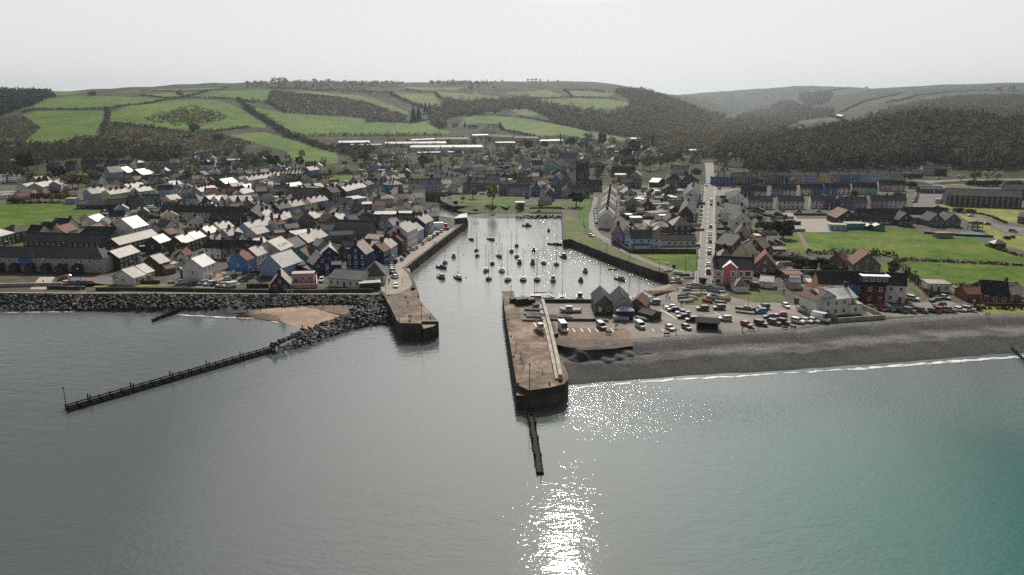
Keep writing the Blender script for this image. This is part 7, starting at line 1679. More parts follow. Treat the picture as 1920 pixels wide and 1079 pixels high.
wood('gorse_scrub', [('J', [(0,370),(170,345),(310,440),(165,560),(0,590),(-120,590),(-120,370)]), ('J', [(765,450),(820,410),(1100,432),(1330,478),(1640,468),(1700,500),(1860,540),(1918,560),(1700,600),(1500,610),(1300,620),(1000,560),(760,560),(560,520),(760,508)])], 5.0, 2.2, 1.7, M_gorse, 80, 16, .5, 2000, .62)
_P = []
for _q, (_k, _pl) in enumerate([(.45, [(1075,365),(1120,345),(1200,318),(1260,322),(1350,286),(1480,274),(1540,298),(1620,312),(1705,352),(1660,395),(1600,392),(1500,436),(1400,420),(1330,432),(1240,400),(1150,408)]), (.5, [(1180,365),(1300,318),(1480,296),(1600,335),(1640,365),(1540,405),(1400,408),(1250,385)])]): _P += fill_pts('J', _pl, 4.6, 2.0, 1.5, 1900, 85 + _q, keep=_k, anyf=True)
bushes('gorse_scrub', '', '', _P, M_gorse, 'stuff', n=16, size=.5, seed=86)
wood('gorse_scrub', [('K', [(165,215),(200,160),(280,170),(500,187),(700,210),(900,245),(1100,312),(1210,347),(1200,398),(920,393),(870,368),(600,348),(300,328),(240,290),(160,250)])], 6.5, 2.9, 2.5, M_gorse, 90, 16, .5, 2500, .68)
wood('scrub_trees', [('J', [(-100,590),(170,570),(500,560),(640,540),(900,560),(1300,610),(1480,640),(1300,690),(1100,690),(900,670),(600,680),(300,680),(180,720),(180,800),(0,800),(-100,800)]), ('A_' if False else 'a', [(0,30),(400,20),(800,0),(1600,0),(1900,60),(1900,130),(1540,110),(1200,110),(950,130),(700,160),(400,300),(0,330)])], 8.5, 4.6, 7, M_hedge, 100, 30, .45, 1500, .6)
wood('scrub_trees', [('b', [(0,-20),(450,-60),(800,-30),(800,60),(880,120),(640,160),(400,150),(260,120),(250,160),(0,100)]), ('c', [(-300,150),(-100,60),(200,0),(200,60),(100,230),(-100,250)]), ('K', [(330,520),(500,575),(690,625),(700,590),(850,600),(1000,610),(860,660),(700,640)])], 8, 4.4, 6.5, M_hedge, 110, 28, .45, 1500, .5)

wood('scrub_trees', [('Z', [(640,268),(900,262),(1100,262),(1300,262),(1335,290),(1300,312),(1150,318),(980,322),(860,316),(700,330),(640,300)]), ('Z', [(1345,300),(1560,300),(1800,300),(1920,300),(1920,322),(1345,326)]), ('Z', [(0,320),(230,312),(420,300),(620,300),(640,345),(400,340),(230,345),(100,350),(0,345)])], 12, 4.2, 6.5, M_hedge, 120, 30, .42, 1500, .22)
# trees on the skyline and specimens on the hills
for x, y, k, h, w in [(1350,215,'b',50,1.3),(690,200,'s',34,1.4),(1460,500,'g',85,.9),(390,212,'s',34,1.2),(1640,530,'s',50,1.4)]: tree('J', x, y, k, h, w)
for x, y, k, h, w in [(1260,395,'c',120,.75),(1300,390,'c',110,.8),(1350,330,'c',80,.9),(1380,330,'c',75,.9),(215,105,'b',38,1.1),(250,104,'b',38,1.1),(280,104,'b',38,1.1),(305,106,'b',34,1.1),(520,105,'b',32,1.2),(620,105,'b',30,1.5),(880,108,'b',20,1.3),(1645,440,'c',50,.7)]: tree('K', x, y, k, h, w)
for x, y, k, h, w in [(160,93,'b',16,1.4),(345,90,'b',20,1.2),(375,90,'b',22,1.2),(400,90,'b',22,1.3),(435,91,'b',18,1.2),(490,92,'b',16,1),(560,93,'b',14,1.3),(580,500,'c',40,.7),(1240,560,'c',80,.5)]: tree('L', x, y, k, h, w)
for x, y, k, h, w in [(1357,62,'s',22,1.3),(870,88,'b',14,1.8),(1070,82,'b',18,1.5),(690,100,'b',14,1.4),(1570,265,'y',32,1.4),(950,420,'y',75,1.2),(1210,360,'y',78,1.2),(870,410,'o',50,1.0),(1370,410,'y',45,1.2),(1110,500,'w',50,1.1),(1840,110,'b',28,1.6),(1750,115,'b',26,1.6),(130,440,'k',50,.9)]: tree('M', x, y, k, h, w)

# single crowns that stand out of the woods
_r = random.Random(77); _wp = [(60,600),(60,480),(300,400),(600,375),(900,320),(1260,290),(1700,345),(1900,360),(1900,600),(1500,630),(1100,610),(640,625)]; _n = 0
while _n < 46:
    _x, _y = _r.uniform(40, 1900), _r.uniform(290, 620)
    if not inpoly(_x, _y, _wp): continue
    tree('M', _x, _y, _r.choice('bbbgyeeobw' if _n % 9 == 0 else 'bbbgyeebbo'), _r.uniform(52, 84), _r.uniform(.9, 1.3), words=None); _n += 1
_n = 0
while _n < 24:
    _x, _y = _r.uniform(480, 1900), _r.uniform(200, 620)
    if not inpoly(_x, _y, [(480,330),(900,340),(1080,300),(1200,200),(1500,240),(1880,400),(1880,600),(1350,540),(1000,490),(620,400)]): continue
    tree('L', _x, _y, _r.choice('bbbygebb'), _r.uniform(34, 52), _r.uniform(1, 1.4)); _n += 1
# ------------------------------------------------------------------ rock armour
M_rock = mat('armour_rock', (.06, .06, .062), .75, .35, .45, .6, bump=.06, col2=((.035, .035, .036), (.06, .06, .06), (.11, .105, .10)), scale2=.45, mixw=(.3, .75))
ROCK = []
for q in range(8):
    rr = random.Random(q + 3); bm = bmesh.new()
    for z in range(14): bm.verts.new((rr.gauss(0, .5), rr.gauss(0, .42), rr.gauss(0, .32)))
    bmesh.ops.convex_hull(bm, input=bm.verts[:]); bmesh.ops.delete(bm, geom=[v for v in bm.verts if not v.link_faces], context='VERTS')
    me = bpy.data.meshes.new('boulder'); bm.to_mesh(me); bm.free(); me.materials.append(M_rock); ROCK.append(me)
RV = [(np.array([v.co for v in m.vertices]), [tuple(p.vertices) for p in m.polygons]) for m in ROCK]
spots = []
def rock_band(top, zt, bot, zb, step, seed, crown_=0.):
    rr = random.Random(seed)
    a = [flat(p[0], p[1], zt) for p in top]; b = [flat(p[0], p[1], p[2] if len(p) > 2 else zb) for p in bot]; zq = [p[2] if len(p) > 2 else zb for p in bot]
    def samp(W, t):
        s = np.r_[0, np.cumsum([math.hypot(W[i + 1][0] - W[i][0], W[i + 1][1] - W[i][1]) for i in range(len(W) - 1)])]; u = t * s[-1]
        return np.interp(u, s, [w[0] for w in W]), np.interp(u, s, [w[1] for w in W])
    La = sum(math.hypot(a[i + 1][0] - a[i][0], a[i + 1][1] - a[i][1]) for i in range(len(a) - 1)); n = int(La / step)
    for i in range(n):
        p = samp(a, (i + .5) / n); q = samp(b, (i + .5) / n); Wd = math.hypot(p[0] - q[0], p[1] - q[1]); k = max(2, int(Wd / (step * .8)))
        for j in range(k):
            t = (j + rr.uniform(.1, .9)) / k; x = p[0] + (q[0] - p[0]) * t + rr.uniform(-.5, .5) * step; y = p[1] + (q[1] - p[1]) * t + rr.uniform(-.2, .2) * step
            z = zt + (float(np.interp((i + .5) / n, np.linspace(0, 1, len(zq)), zq)) - zt) * t + crown_ * math.sin(math.pi * t) + rr.uniform(-.1, .35); spots.append((x, y, z, rr.uniform(.7, 1.45) * step * .62, rr.uniform(0, 6.28), rr.uniform(-.5, .5), rr.randrange(8), rr.uniform(-.5, .5)))
rock_band([(-120,553),(0,553),(200,553),(480,554.5),(716,555)], 3.8, [(-120,581,.5),(0,581,.5),(140,583,.2),(300,583,.2),(335,577.5,1.4),(420,578,1.55),(520,576,1.75),(590,571.5,1.85),(668,571,1.95),(735,592,.8)], 1.0, 1.28, 1)
rock_band([(668,571),(712,572),(736,586)], 3.2, [(640,600),(690,612),(740,607)], .2, 1.28, 2)
rock_band([(712,574),(680,583),(640,597),(600,612),(565,628),(530,640),(506,652)], 2.2, [(738,606),(700,611),(650,622),(600,640),(560,653),(530,655),(508,657)], -.1, 1.3, 3, 1.3)
rock_band([(690,580),(645,593),(600,608),(570,621),(540,632),(512,648)], 1.0, [(712,574),(680,583),(640,597),(600,612),(565,628),(506,652)], 2.4, 1.3, 4)
# rocks at the head of the harbour
rock_band([(1054,405),(1010,404.5),(965,406)], 1.0, [(1055,411),(1010,411),(968,410)], -.1, 1.6, 6)
spots.sort(key=lambda s: s[0]**2 + s[1]**2); big = spots[:280]; rest = spots[280:]
for x, y, z, s, a, b_, q, c_ in big:
    o = thing('boulder', 'dark grey angular boulder in the rock breakwater', 'boulder', (x, y, z), 0, 'boulders of the rock breakwater', ROCK[q]); o.rotation_euler = (b_, c_, a); o.scale = (s, s, s * .85)
V, Fc = [], []
for x, y, z, s, a, b_, q, c_ in rest:
    k = len(V); Rm = Matrix.Rotation(a, 3, 'Z') @ Matrix.Rotation(c_, 3, 'Y') @ Matrix.Rotation(b_, 3, 'X')
    P = RV[q][0] * np.array([s, s, s * .85]) @ np.array(Rm).T + np.array([x, y, z]); V += P.tolist(); Fc += [tuple(i + k for i in f) for f in RV[q][1]]
me = bpy.data.meshes.new('rock_armour'); me.from_pydata(V, [], Fc); me.materials.append(M_rock); struct('rock_armour', me, 'stuff')

# ------------------------------------------------------------------ groynes, beacons, steps, sea wall
def groyne(label, P, Q, zt, w, step, both=True, posts=None, drop=0.):
    o = thing('timber_groyne', label, 'groyne'); P = Vector(P); Q = Vector(Q); L_ = (Q - P).length; d = (Q - P) / L_; n = Vector((-d.y, d.x)); k = int(L_ / step); rr = random.Random(int(L_ * 10))
    for r_, zz in enumerate((0.0, .55, 1.1)):
        for s in ((-1, 1) if both else (0,)):
            b = MB(); ring = lambda t: [(*(P + d * L_ * t + n * (s * w / 2 + e)), zt - drop * t - zz + f) for e, f in ((-.11, -.14), (.11, -.14), (.11, .14), (-.11, .14))]
            b.loft([ring(t) for t in np.linspace(0, 1, 9)], 0); link('rail', b.mesh('rail', [M_wood]), o)
    for i in range(k + 1):
        t = i / k; c = P + d * L_ * t
        for s in ((-1, 1) if both else (0,)):
            q = c + n * s * w / 2; tall = (1.3 if posts and i % posts == 0 else .25) + rr.uniform(-.12, .2)
            link('pile', cm(('pile', round(tall, 1)), lambda: (lambda b: (b.tube((0, 0, -3.5), (0, 0, round(tall, 1)), .2, .16, 6), b.mesh('pile', [M_wood]))[1])(MB())), o, (q.x, q.y, zt - drop * t))
        if both and i < k:
            b = MB(); a_ = c + n * w / 2; e_ = P + d * L_ * (i + 1) / k - n * w / 2; b.tube((a_.x, a_.y, zt - drop * t - .2), (e_.x, e_.y, zt - drop * t - .9), .08, .08, 4); link('brace', b.mesh('brace', [M_wood]), o)
    return o
P0, Q0 = flat(512, 651, 1.2), flat(125, 762, 1.2); groyne('long dark timber groyne running out from the rock breakwater', P0, Q0, 1.25, 1.6, 2.6, True, 4)
P1, Q1 = flat(995, 772, 1.0), flat(1013, 887, .3); groyne('short double timber groyne off the tip of the long pier', P1, Q1, .9, 1.3, 1.5, True, 5, .7)
_g = ALL[-1]; b = MB(); wall_run(b, [P1, Q1], -2, .45, 1.0, 0, world=True); link('plank_infill', b.mesh('plank_infill', [M_wood]), _g)
P2, Q2 = flat(340, 572, 2.4), flat(286, 601, .5); groyne('dark plank groyne crossing the rocks into the water', P2, Q2, 1.6, .6, 2.2, True, None, .9)
P3, Q3 = flat(1897, 650, 1.2), flat(1920, 676, .3); groyne('thin plank groyne at the far end of the shingle beach', P3, Q3, .9, .3, 2.0, False)
def beacon(label, x, y, z, h, topm, name='beacon_post', lamp=True):
    o = thing(name, label, 'beacon', (x, y, z)); b = MB(); b.tube((0, 0, -2 if z < 2 else 0), (0, 0, h), .11, .07, 6); link('post', b.mesh('post', [M_iron]), o)
    if lamp: b = MB(); b.taper(-.22, -.22, h, .22, .22, h + .5, .06); link('topmark', b.mesh('topmark', [topm]), o)
    return o
beacon('tall slender beacon with red can at the outer groyne end', *flat(124.5, 765, 0), 0, 5.2, M_red); beacon('thin pole standing beyond the tip of the pier groyne', *flat(1014.5, 893, 0), 0, 2.4, M_red, lamp=False)
beacon('tall iron light post at the seaward end of the long pier', *flat(993, 732, 5), 5, 6.6, M_iron); beacon('tall iron light post on the rounded end of the short pier', *flat(791, 608, 5), 5, 6.0, M_iron)
beacon('pole standing at the harbour end of the long pier', *flat(958, 556, 5), 5, 3.6, M_iron); beacon('lone mooring pole in the upper harbour', *flat(951.5, 415, 0), 0, 4.6, M_iron, lamp=False)
for x, y, l in ((968, 646, 'low bollard on the upper part of the long pier'), (1036, 690, 'low bollard beside the parapet of the long pier'), (1017, 700, 'short post in the middle of the long pier')): beacon(l, *flat(x, y, 5), 5, 1.2, M_iron, 'bollard', False)
def steps(label, reg, a, b_, za, zb, w=1.6):
    A = Vector((*flat(*pix(reg, *a), za), za)); B = Vector((*flat(*pix(reg, *b_), zb), zb)); d = B - A; h = Vector((d.x, d.y, 0)).normalized(); n = Vector((-h.y, h.x, 0)); k = max(6, int(d.length / .5))
    o = thing('beach_steps', label, 'steps'); b = MB()
    for i in range(k): c = A + d * (i + .5) / k; b.hexa([tuple(c + n * s * w / 2 + h * f + Vector((0, 0, g))) for g in (-.12, 0) for s, f in ((-1, -.2), (1, -.2), (1, .2), (-1, .2))])
    link('treads', b.mesh('treads', [M_conc]), o)
    for s in (-1, 1):
        b = MB(); b.tube(A + n * s * w / 2 + Vector((0, 0, 1)), B + n * s * w / 2 + Vector((0, 0, 1)), .04, .04, 5)
        for t in np.linspace(0, 1, 7): c = A + d * t + n * s * w / 2; b.tube(c, c + Vector((0, 0, 1)), .04, .04, 4)
        link('handrail', b.mesh('handrail', [M_conc]), o)
    b = MB(); b.tube(A + Vector((0, 0, -.4)), B + Vector((0, 0, -.35)), .25, .25, 4); link('stringer', b.mesh('stringer', [M_wood]), o)
steps('pale steps with handrails over the rocks to the sandy cove', 'D', (655, 570), (605, 695), 4.4, 1.8); steps('steps over the rocks left of the plank groyne', 'C' if 'C' in REG else 'Z', (158, 546), (140, 571), 4.4, 1.9)
b = MB(); wall_run(b, [(-250,539),(0,538),(0,538.1),(116,536)], GZ - .1, GZ + 1.3, .6, 0, z_at=GZ); t = thing('sea_wall', 'pale-topped sea wall before the long grey seafront terrace', 'wall', data=b.mesh('sea_wall', [M_conc]))
b = MB(); wall_run(b, [(-250,549),(0,550.5),(160,551.5),(340,551.5),(480,552.8),(600,553),(716,553.3)], 2.5, GZ + .35, .9, 0, z_at=GZ); thing('sea_wall', 'low pale kerb wall along the top of the rock armour', 'wall', data=b.mesh('sea_wall', [M_conc]))
b = MB(); wall_run(b, [(180,545),(240,544.5),(350,546),(440,548.5),(520,549.5),(600,549),(640,547.5),(700,548)], GZ - .1, GZ + 1.25, .6, 0, z_at=GZ); thing('sea_wall', 'dark stone flood wall between seafront cars and rocks', 'wall', data=b.mesh('sea_wall', [M_stone]))
b = MB(); wall_run(b, [(88,543),(103,541.5),(128,543),(160,543)], GZ - .1, GZ + 1.2, .6, 0, z_at=GZ); thing('sea_wall', 'dark wall in front of the slipway car park', 'wall', data=b.mesh('sea_wall', [M_stone]))
p = [flat(55, 543, GZ + .1), flat(74, 519.5, GZ + .1), flat(103, 519.5, GZ + .1), flat(88, 543, GZ + .1)]
b = MB(); b.face([(*q, GZ + .1) for q in p]); 
for i in range(4): a, c = p[i], p[(i + 1) % 4]; b.face([(*a, 0), (*c, 0), (*c, GZ + .1), (*a, GZ + .1)])
thing('slipway', 'pale sandy concrete slip beside the left seafront cars', 'slipway', data=b.mesh('slipway', [M_conc]))
def garden_wall(reg, pts, h, label, m=M_stone, th=.4, cat='wall', name='garden_wall'):
    b = MB(); W = [at(*pix(reg, *q))[:2] for q in pts]; wall_run(b, W, GZ - .3, GZ + h, th, 0, world=True); return thing(name, label, cat, data=b.mesh(name, [m]))
M_pink = mat('pink_render', (.55, .33, .32), .8); M_pale = mat('pale_render', (.42, .42, .45), .8)
garden_wall('g', [(1150,1050),(1555,1040),(1545,850)], 1.8, 'pink wall round the sunken garden by the sea', M_pink); garden_wall('g', [(500,1035),(830,1035)], 1.6, 'dark boundary wall beside the sky blue gable')
garden_wall('f', [(340,975),(800,975)], 1.4, 'dark garden wall before the low white bungalow'); garden_wall('f', [(920,975),(1250,975),(1690,965),(1830,905)], 1.1, 'pale wall round the white promenade house', M_pale); garden_wall('g', [(130,840),(425,838)], 1.1, 'white yard wall before the bright blue house', M_white)
garden_wall('l', [(700,600),(1640,600)], 2.2, 'high dark stone wall above the walled lawn'); garden_wall('l', [(410,470),(520,520),(640,590),(700,600)], 1.8, 'stone wall beside the harbour hotel path')
garden_wall('H', [(235,625),(395,712),(770,685)], 1.5, 'stone wall round the clubhouse front lawn', M_conc); garden_wall('H', [(770,685),(590,600)], 1.5, 'sloping stone wall at the right of the clubhouse lawn', M_conc)
garden_wall('H', [(1580,575),(1920,580)], 1.0, 'dark low wall before the red brick bungalow'); garden_wall('H', [(1320,430),(1500,560)], 1.2, 'grey wall beside the long white chalet drive', M_conc); garden_wall('m', [(1340,30),(1918,35)], 1.3, 'dark wall behind the school yard')
garden_wall('n', [(1020,575),(1560,578)], .8, 'wall at the head of the boatyard'); garden_wall('n', [(780,300),(1540,300)], 1.2, 'dark basin wall behind the yachts', M_stone); garden_wall('n', [(1560,490),(1900,492)], 1.0, 'dark wall under the boat sheds')
garden_wall('k', [(178,660),(176,780),(176,900),(172,1079)], 1.0, 'garden wall along the main street gardens'); garden_wall('m', [(180,30),(180,250),(182,430),(180,590)], 1.0, 'lower garden wall along the main street'); 
for k, (y, l) in enumerate([(250,'first'),(335,'second'),(395,'third'),(470,'fourth'),(515,'fifth')]): garden_wall('m', [(185, y), (425, y)], 1.3, f'{l} cross wall of the main street gardens counted down from the junction')
garden_wall('I', [(1090,770),(1420,790),(1650,800)], 1.0, 'dark play-area fence beside the school field', M_wood, .15, 'fence', 'timber_fence'); garden_wall('b', [(180,1000),(700,1003)], 1.6, 'dark wall behind the town car park'); garden_wall('d', [(720,640),(1100,636),(1300,640)], 1.2, 'stone parapet along the river road')
garden_wall('i', [(740,850),(1000,845),(1270,855)], .8, 'low wall under the upper harbour green'); garden_wall('a', [(-60,500),(180,440),(300,400)], 2.0, 'turquoise-grey fence along the caravan park', mat('teal_fence', (.05, .20, .22), .7), .15, 'fence', 'timber_fence')
# yards behind houses: fences catch the light all over town
# ------------------------------------------------------------------ lamp posts, flag pole, benches, bins, signs
def lamp(reg, x, y, label=None, h=6.0, z=None):
    X, Y = pix(reg, x, y)
    wx, wy, wz = at(X, Y) if z is None else (*flat(X, Y, z), z)
    o = thing('street_lamp', '', 'street lamp', (wx, wy, wz), 0, 'street lamps'); link('post', cm(('lp', h), lambda: (lambda b: (b.tube((0, 0, 0), (0, 0, h), .10, .06, 6), b.tube((0, 0, h), (0, -1.0, h + .25), .05, .04, 5), b.mesh('post', [M_iron]))[2])(MB())), o)
    link('lamp_head', cm('lh', lambda: (lambda b: (b.taper(-.14, -.4, 0, .14, .3, .16, .04), b.mesh('lamp_head', [M_lamp]))[1])(MB())), o, (0, -1.1, h + .15))
    if label: o['label'] = label
    else: place_label(o, 'dark iron street lamp', X, Y)
for r_, x, y in [('l',300,580),('l',640,710),('l',1085,870),('l',1475,890),('l',1640,840),('l',1480,830),('i',1660,870),('i',1555,1060),('i',1485,930),('D',190,525),('e',700,810),('e',1220,970),('h',755,780),('h',700,690),('j',60,860),('g',345,1000),('T',1432,450),('T',1200,300),('U',1035,225),('H',1200,330),('k',195,670),('a',1838,700),('d',1600,620),('V',255,215)]: lamp(r_, x, y)
def bench(reg, x, y, ang, label):
    wx, wy, wz = at(*pix(reg, x, y)); o = thing('park_bench', label, 'bench', (wx, wy, wz + .03), rad(ang))
    b = MB(); b.box(-.9, -.25, .42, .9, .2, .48); link('seat', b.mesh('seat', [M_wood]), o); b = MB(); b.box(-.9, .2, .5, .9, .26, .95); link('backrest', b.mesh('backrest', [M_wood]), o)
    for s in (-.75, .75): b = MB(); b.box(s - .05, -.22, 0, s + .05, .2, .42); link('leg', b.mesh('leg', [M_iron]), o)
for k, (x, y) in enumerate([(275,840),(765,850),(1475,808),(1760,798),(1830,795)]): bench('G', x, y, 180, f'{["wooden bench below the grey van","wooden bench left of the beach shelter","wooden bench beside the maroon car","wooden bench under the end of the black beach row","wooden bench before the white cars"][k]}')
for k, (x, y) in enumerate([(955,670),(1025,695),(1210,765)]):
    wx, wy, wz = at(*pix('l', x, y)); o = thing('picnic_table', ['pale picnic table on the walled lawn, first from the hotel', 'pale picnic table on the walled lawn, middle one', 'pale picnic table on the walled lawn by the path'][k], 'picnic table', (wx, wy, wz), .3)
    b = MB(); b.box(-.9, -.4, .7, .9, .4, .76); link('top', b.mesh('top', [M_conc]), o)
    for s in (-.75, .75): b = MB(); b.box(-.9, s - .14, .42, .9, s + .14, .47); link('seat', b.mesh('seat', [M_conc]), o)
    for s in (-.6, .6): b = MB(); b.tube((s, -.8, 0), (s, .3, .7), .04, .04, 4); b.tube((s, .8, 0), (s, -.3, .7), .04, .04, 4); link('leg', b.mesh('leg', [M_wood]), o)
def bin_(reg, x, y, label, s=1.0, m=M_dark):
    wx, wy, wz = at(*pix(reg, x, y)); o = thing('waste_bin', label, 'bin', (wx, wy, wz + .03)); b = MB(); b.taper(-.5 * s, -.5 * s, 0, .5 * s, .5 * s, 1.2 * s, -.06); link('tub', b.mesh('tub', [m]), o); b = MB(); b.taper(-.6 * s, -.6 * s, 1.2 * s, .6 * s, .6 * s, 1.4 * s, .12); link('lid', b.mesh('lid', [M_iron]), o)
bin_('T', 1300, 300, 'dark bin store at the street end by the dinghy green', 1.7); bin_('T', 1340, 290, 'dark bin beside the street-end bin store', 1.3); bin_('l', 1305, 820, 'dark litter bin on the walled lawn', 1.1); bin_('U', 1290, 385, 'dark skip beside the clubhouse wall', 1.6); bin_('V', 298, 300, 'dark bin at the root of the short pier', .9)
# round white sign with a dark arrow-shaped mark at the lawn corner
wx, wy, wz = at(*pix('l', 1655, 640)); sg = thing('round_sign', 'round white sign with a dark cross-shaped mark on the lawn corner wall', 'sign', (wx, wy, wz))
b = MB(); b.tube((0, 0, 0), (0, 0, 3.2), .06, .05, 5); link('post', b.mesh('post', [M_iron]), sg); b = MB(); b.tube((0, -.08, 3.6), (0, -.14, 3.6), .85, .85, 20); link('panel', b.mesh('panel', [M_white]), sg)
b = MB(); b.face([(-.7, -.15, 3.5), (.25, -.15, 3.5), (.25, -.15, 3.62), (-.7, -.15, 3.62)]); b.face([(-.08, -.152, 3.2), (.06, -.152, 3.2), (.04, -.152, 4.2), (-.06, -.152, 4.2)]); b.face([(.06, -.151, 3.3), (.35, -.151, 3.5), (.06, -.151, 3.85)]); link('symbol', b.mesh('symbol', [M_dark]), sg)
# lifebuoys, crates, nets on the piers and the pile of dark gear
def crate(reg, x, y, label, z=5.0, s=1.0, m=M_dark):
    wx, wy = flat(*pix(reg, x, y), z); o = thing('fish_crate', label, 'crate', (wx, wy, z + .02), .4); b = MB(); b.taper(-.6 * s, -.4 * s, 0, .6 * s, .4 * s, .6 * s, -.05); link('tub', b.mesh('tub', [m]), o)
    b = MB(); b.box(-.66 * s, -.46 * s, .56 * s, .66 * s, .46 * s, .64 * s); link('rim', b.mesh('rim', [M_iron]), o)
crate('n', 350, 290, 'dark gear box at the harbour end of the pier', 5, 2.2); crate('n', 460, 320, 'wide black gear heap box second on the pier end', 5, 3.4); crate('n', 590, 310, 'black gear box third on the pier end', 5, 2.6); crate('n', 680, 370, 'pale topped dark box on the pier before the boats', 5, 1.8, M_canv); crate('n', 375, 262, 'red box at the corner of the pier end', 5, 1.0, M_red)
crate('V', 650, 180, 'dark box at the notch of the short pier', 5, 1.2); crate('N', 1440, 470, 'dark crate on the gravel verge by the parapet', GZ, 1.6)
# play area: frame, trampoline, canopy
x, y, z = at(*pix('I', 1500, 740)); pf = thing('climbing_frame', 'dark timber climbing frame in the school play area', 'climbing frame', (x, y, z)); b = MB()
for sx in (-3, 0, 3):
    for sy in (-2, 2): b.tube((sx, sy, 0), (sx, sy, 3.6 + .5 * (sx == 0)), .14, .14, 5)
link('post', b.mesh('post', [M_wood]), pf); b = MB(); b.box(-3.2, -2.2, 1.6, 3.2, 2.2, 1.75); link('platform', b.mesh('platform', [M_wood]), pf); b = MB(); roof_slab(b, (-3.3, -2.3, 3.4), (3.3, -2.3, 3.4), (-3.3, 0, 4.6), (3.3, 0, 4.6)); roof_slab(b, (3.3, 2.3, 3.4), (-3.3, 2.3, 3.4), (3.3, 0, 4.6), (-3.3, 0, 4.6)); link('roof', b.mesh('roof', [M_wood]), pf)
x, y, z = at(*pix('I', 1240, 800)); b = MB(); b.taper(-4.5, -2, 0, 4.5, 2, 2.6, .2); pv = thing('play_canopy', 'pale canvas-sided play canopy beside the school field', 'canopy', (x, y, z)); link('side', b.mesh('side', [M_canv]), pv); b = MB(); b.box(-4.7, -2.2, 2.6, 4.7, 2.2, 2.75); link('roof', b.mesh('roof', [mat('orange_canvas', (.26, .17, .12), .8)]), pv)
S('play_surface', mat('green_rubber', (.09, .16, .145), .9), .02, 'I', (1300,775),(1480,745),(1600,785),(1560,800))
# bollards and ladders of the quays
for r_, x, y in [('h',1180,800),('h',1290,720),('h',1400,635),('h',1520,540),('h',1640,450),('h',1760,360),('Z',948,575),('Z',953,602),('Z',958,634),('Z',963,672),('Z',1050,716),('Z',1030,722),('V',450,640),('V',600,660),('V',900,600)]:
    X, Y = pix(r_, x, y); zz = GZ if r_ == 'h' else 5.0; wx, wy = flat(X, Y, zz); o = thing('bollard', '', 'bollard', (wx, wy, zz), 0, 'mooring bollards'); b = MB(); b.tube((0, 0, 0), (0, 0, .6), .2, .17, 8); b.tube((0, 0, .6), (0, 0, .8), .27, .22, 8); link('post', cm('bol', lambda: b.mesh('post', [M_iron])), o); place_label(o, 'dark iron mooring bollard', X, Y)
for k, (a_, c_, t) in enumerate([((757,503),(816,458.5),.35),((757,503),(816,458.5),.8),((816,458.5),(876,413),.3),((816,458.5),(876,413),.7),((1100,460),(1150,480),.5),((1150,480),(1198,497),.6)]):
    A = Vector(flat(*a_)); B = Vector(flat(*c_)); d = (B - A).normalized(); n = Vector((d.y, -d.x)); c = A + (B - A) * t + n * .75; o = thing('wall_ladder', '', 'ladder', (c.x, c.y, 0), math.atan2(d.y, d.x), 'ladders on the harbour walls')
    b = MB(); [b.tube((s, 0, -1), (s, 0, GZ + .3), .05, .05, 4) for s in (-.25, .25)]; link('rail', cm('ldr', lambda: b.mesh('rail', [M_iron])), o); b2 = MB(); [b2.tube((-.25, 0, q * .35), (.25, 0, q * .35), .03, .03, 4) for q in range(12)]; link('rungs', cm('ldg', lambda: b2.mesh('rungs', [M_iron])), o); place_label(o, 'iron ladder on the harbour wall', *proj(c.x, c.y, 2))
# caravans
k = 0
for r_ in range(4):
    for q in range(6 - (r_ == 3)):
        x, y, z = at(*pix('a', -30 + q * 52 + r_ * 4, 395 + r_ * 26 - q * 3.5)); o = thing('static_caravan', '', 'caravan', (x, y, z), -.1, 'static caravans in rows')
        b = MB(); b.box(-4.8, -1.6, .5, 4.8, 1.6, 2.7); link('body', cm('cvb', lambda: b.mesh('body', [M_white])), o); b2 = MB(); b2.loft([[(x_, -1.75, 2.7), (x_, 1.75, 2.7), (x_, 0, 3.25)] for x_ in (-4.95, 4.95)], 0); link('roof', cm('cvr', lambda: b2.mesh('roof', [roofm('z')])), o)
        b3 = MB(); b3.box(-4.7, -1.5, -.6, 4.7, 1.5, .5); link('skirt', cm('cvs', lambda: b3.mesh('skirt', [M_dark])), o)
        for t in (-3, -1, 1.4): link('window', win_mesh(1.4, .9), o, (t, -1.61, 1.7))
        o['label'] = f'white static caravan, {ordinal(q)} along row {["one", "two", "three", "four"][r_]} counted up from the field'
# lorry at the end of the quay
x, y, z = at(*pix('h', 1620, 235)); o = thing('box_lorry', 'white box lorry with red cab at the far end of the quay', 'lorry', (x, y, z + .03), rad(6)); b = MB(); b.box(-4, -1.25, 1.1, 2.6, 1.25, 3.7); link('cargo_box', b.mesh('cargo_box', [M_white]), o); b = MB(); b.taper(2.8, -1.2, .6, 5.0, 1.2, 3.0, .12); link('cab', b.mesh('cab', [M_red]), o); b = MB(); b.box(-4, -.5, .7, 5, .5, 1.1); link('chassis', b.mesh('chassis', [M_dark]), o)
for sx in (-3, -1.8, 3.7):
    for sy in (-1.1, 1.1): link('wheel', car_meshes('suv', 's')[2], o, (sx, sy, .1))
# telegraph poles
for r_, x, y, h in [('l',1065,230,9),('a',1838,700,9),('H',1600,450,1)]:
    if h < 2: continue
    wx, wy, wz = at(*pix(r_, x, y)); o = thing('telegraph_pole', '', 'pole', (wx, wy, wz)); b = MB(); b.tube((0, 0, 0), (0, 0, h), .14, .1, 6); link('post', b.mesh('post', [M_wood]), o); b = MB(); b.box(-.9, -.06, h - .7, .9, .06, h - .55); link('crossarm', b.mesh('crossarm', [M_wood]), o); place_label(o, 'wooden telegraph pole', *pix(r_, x, y))
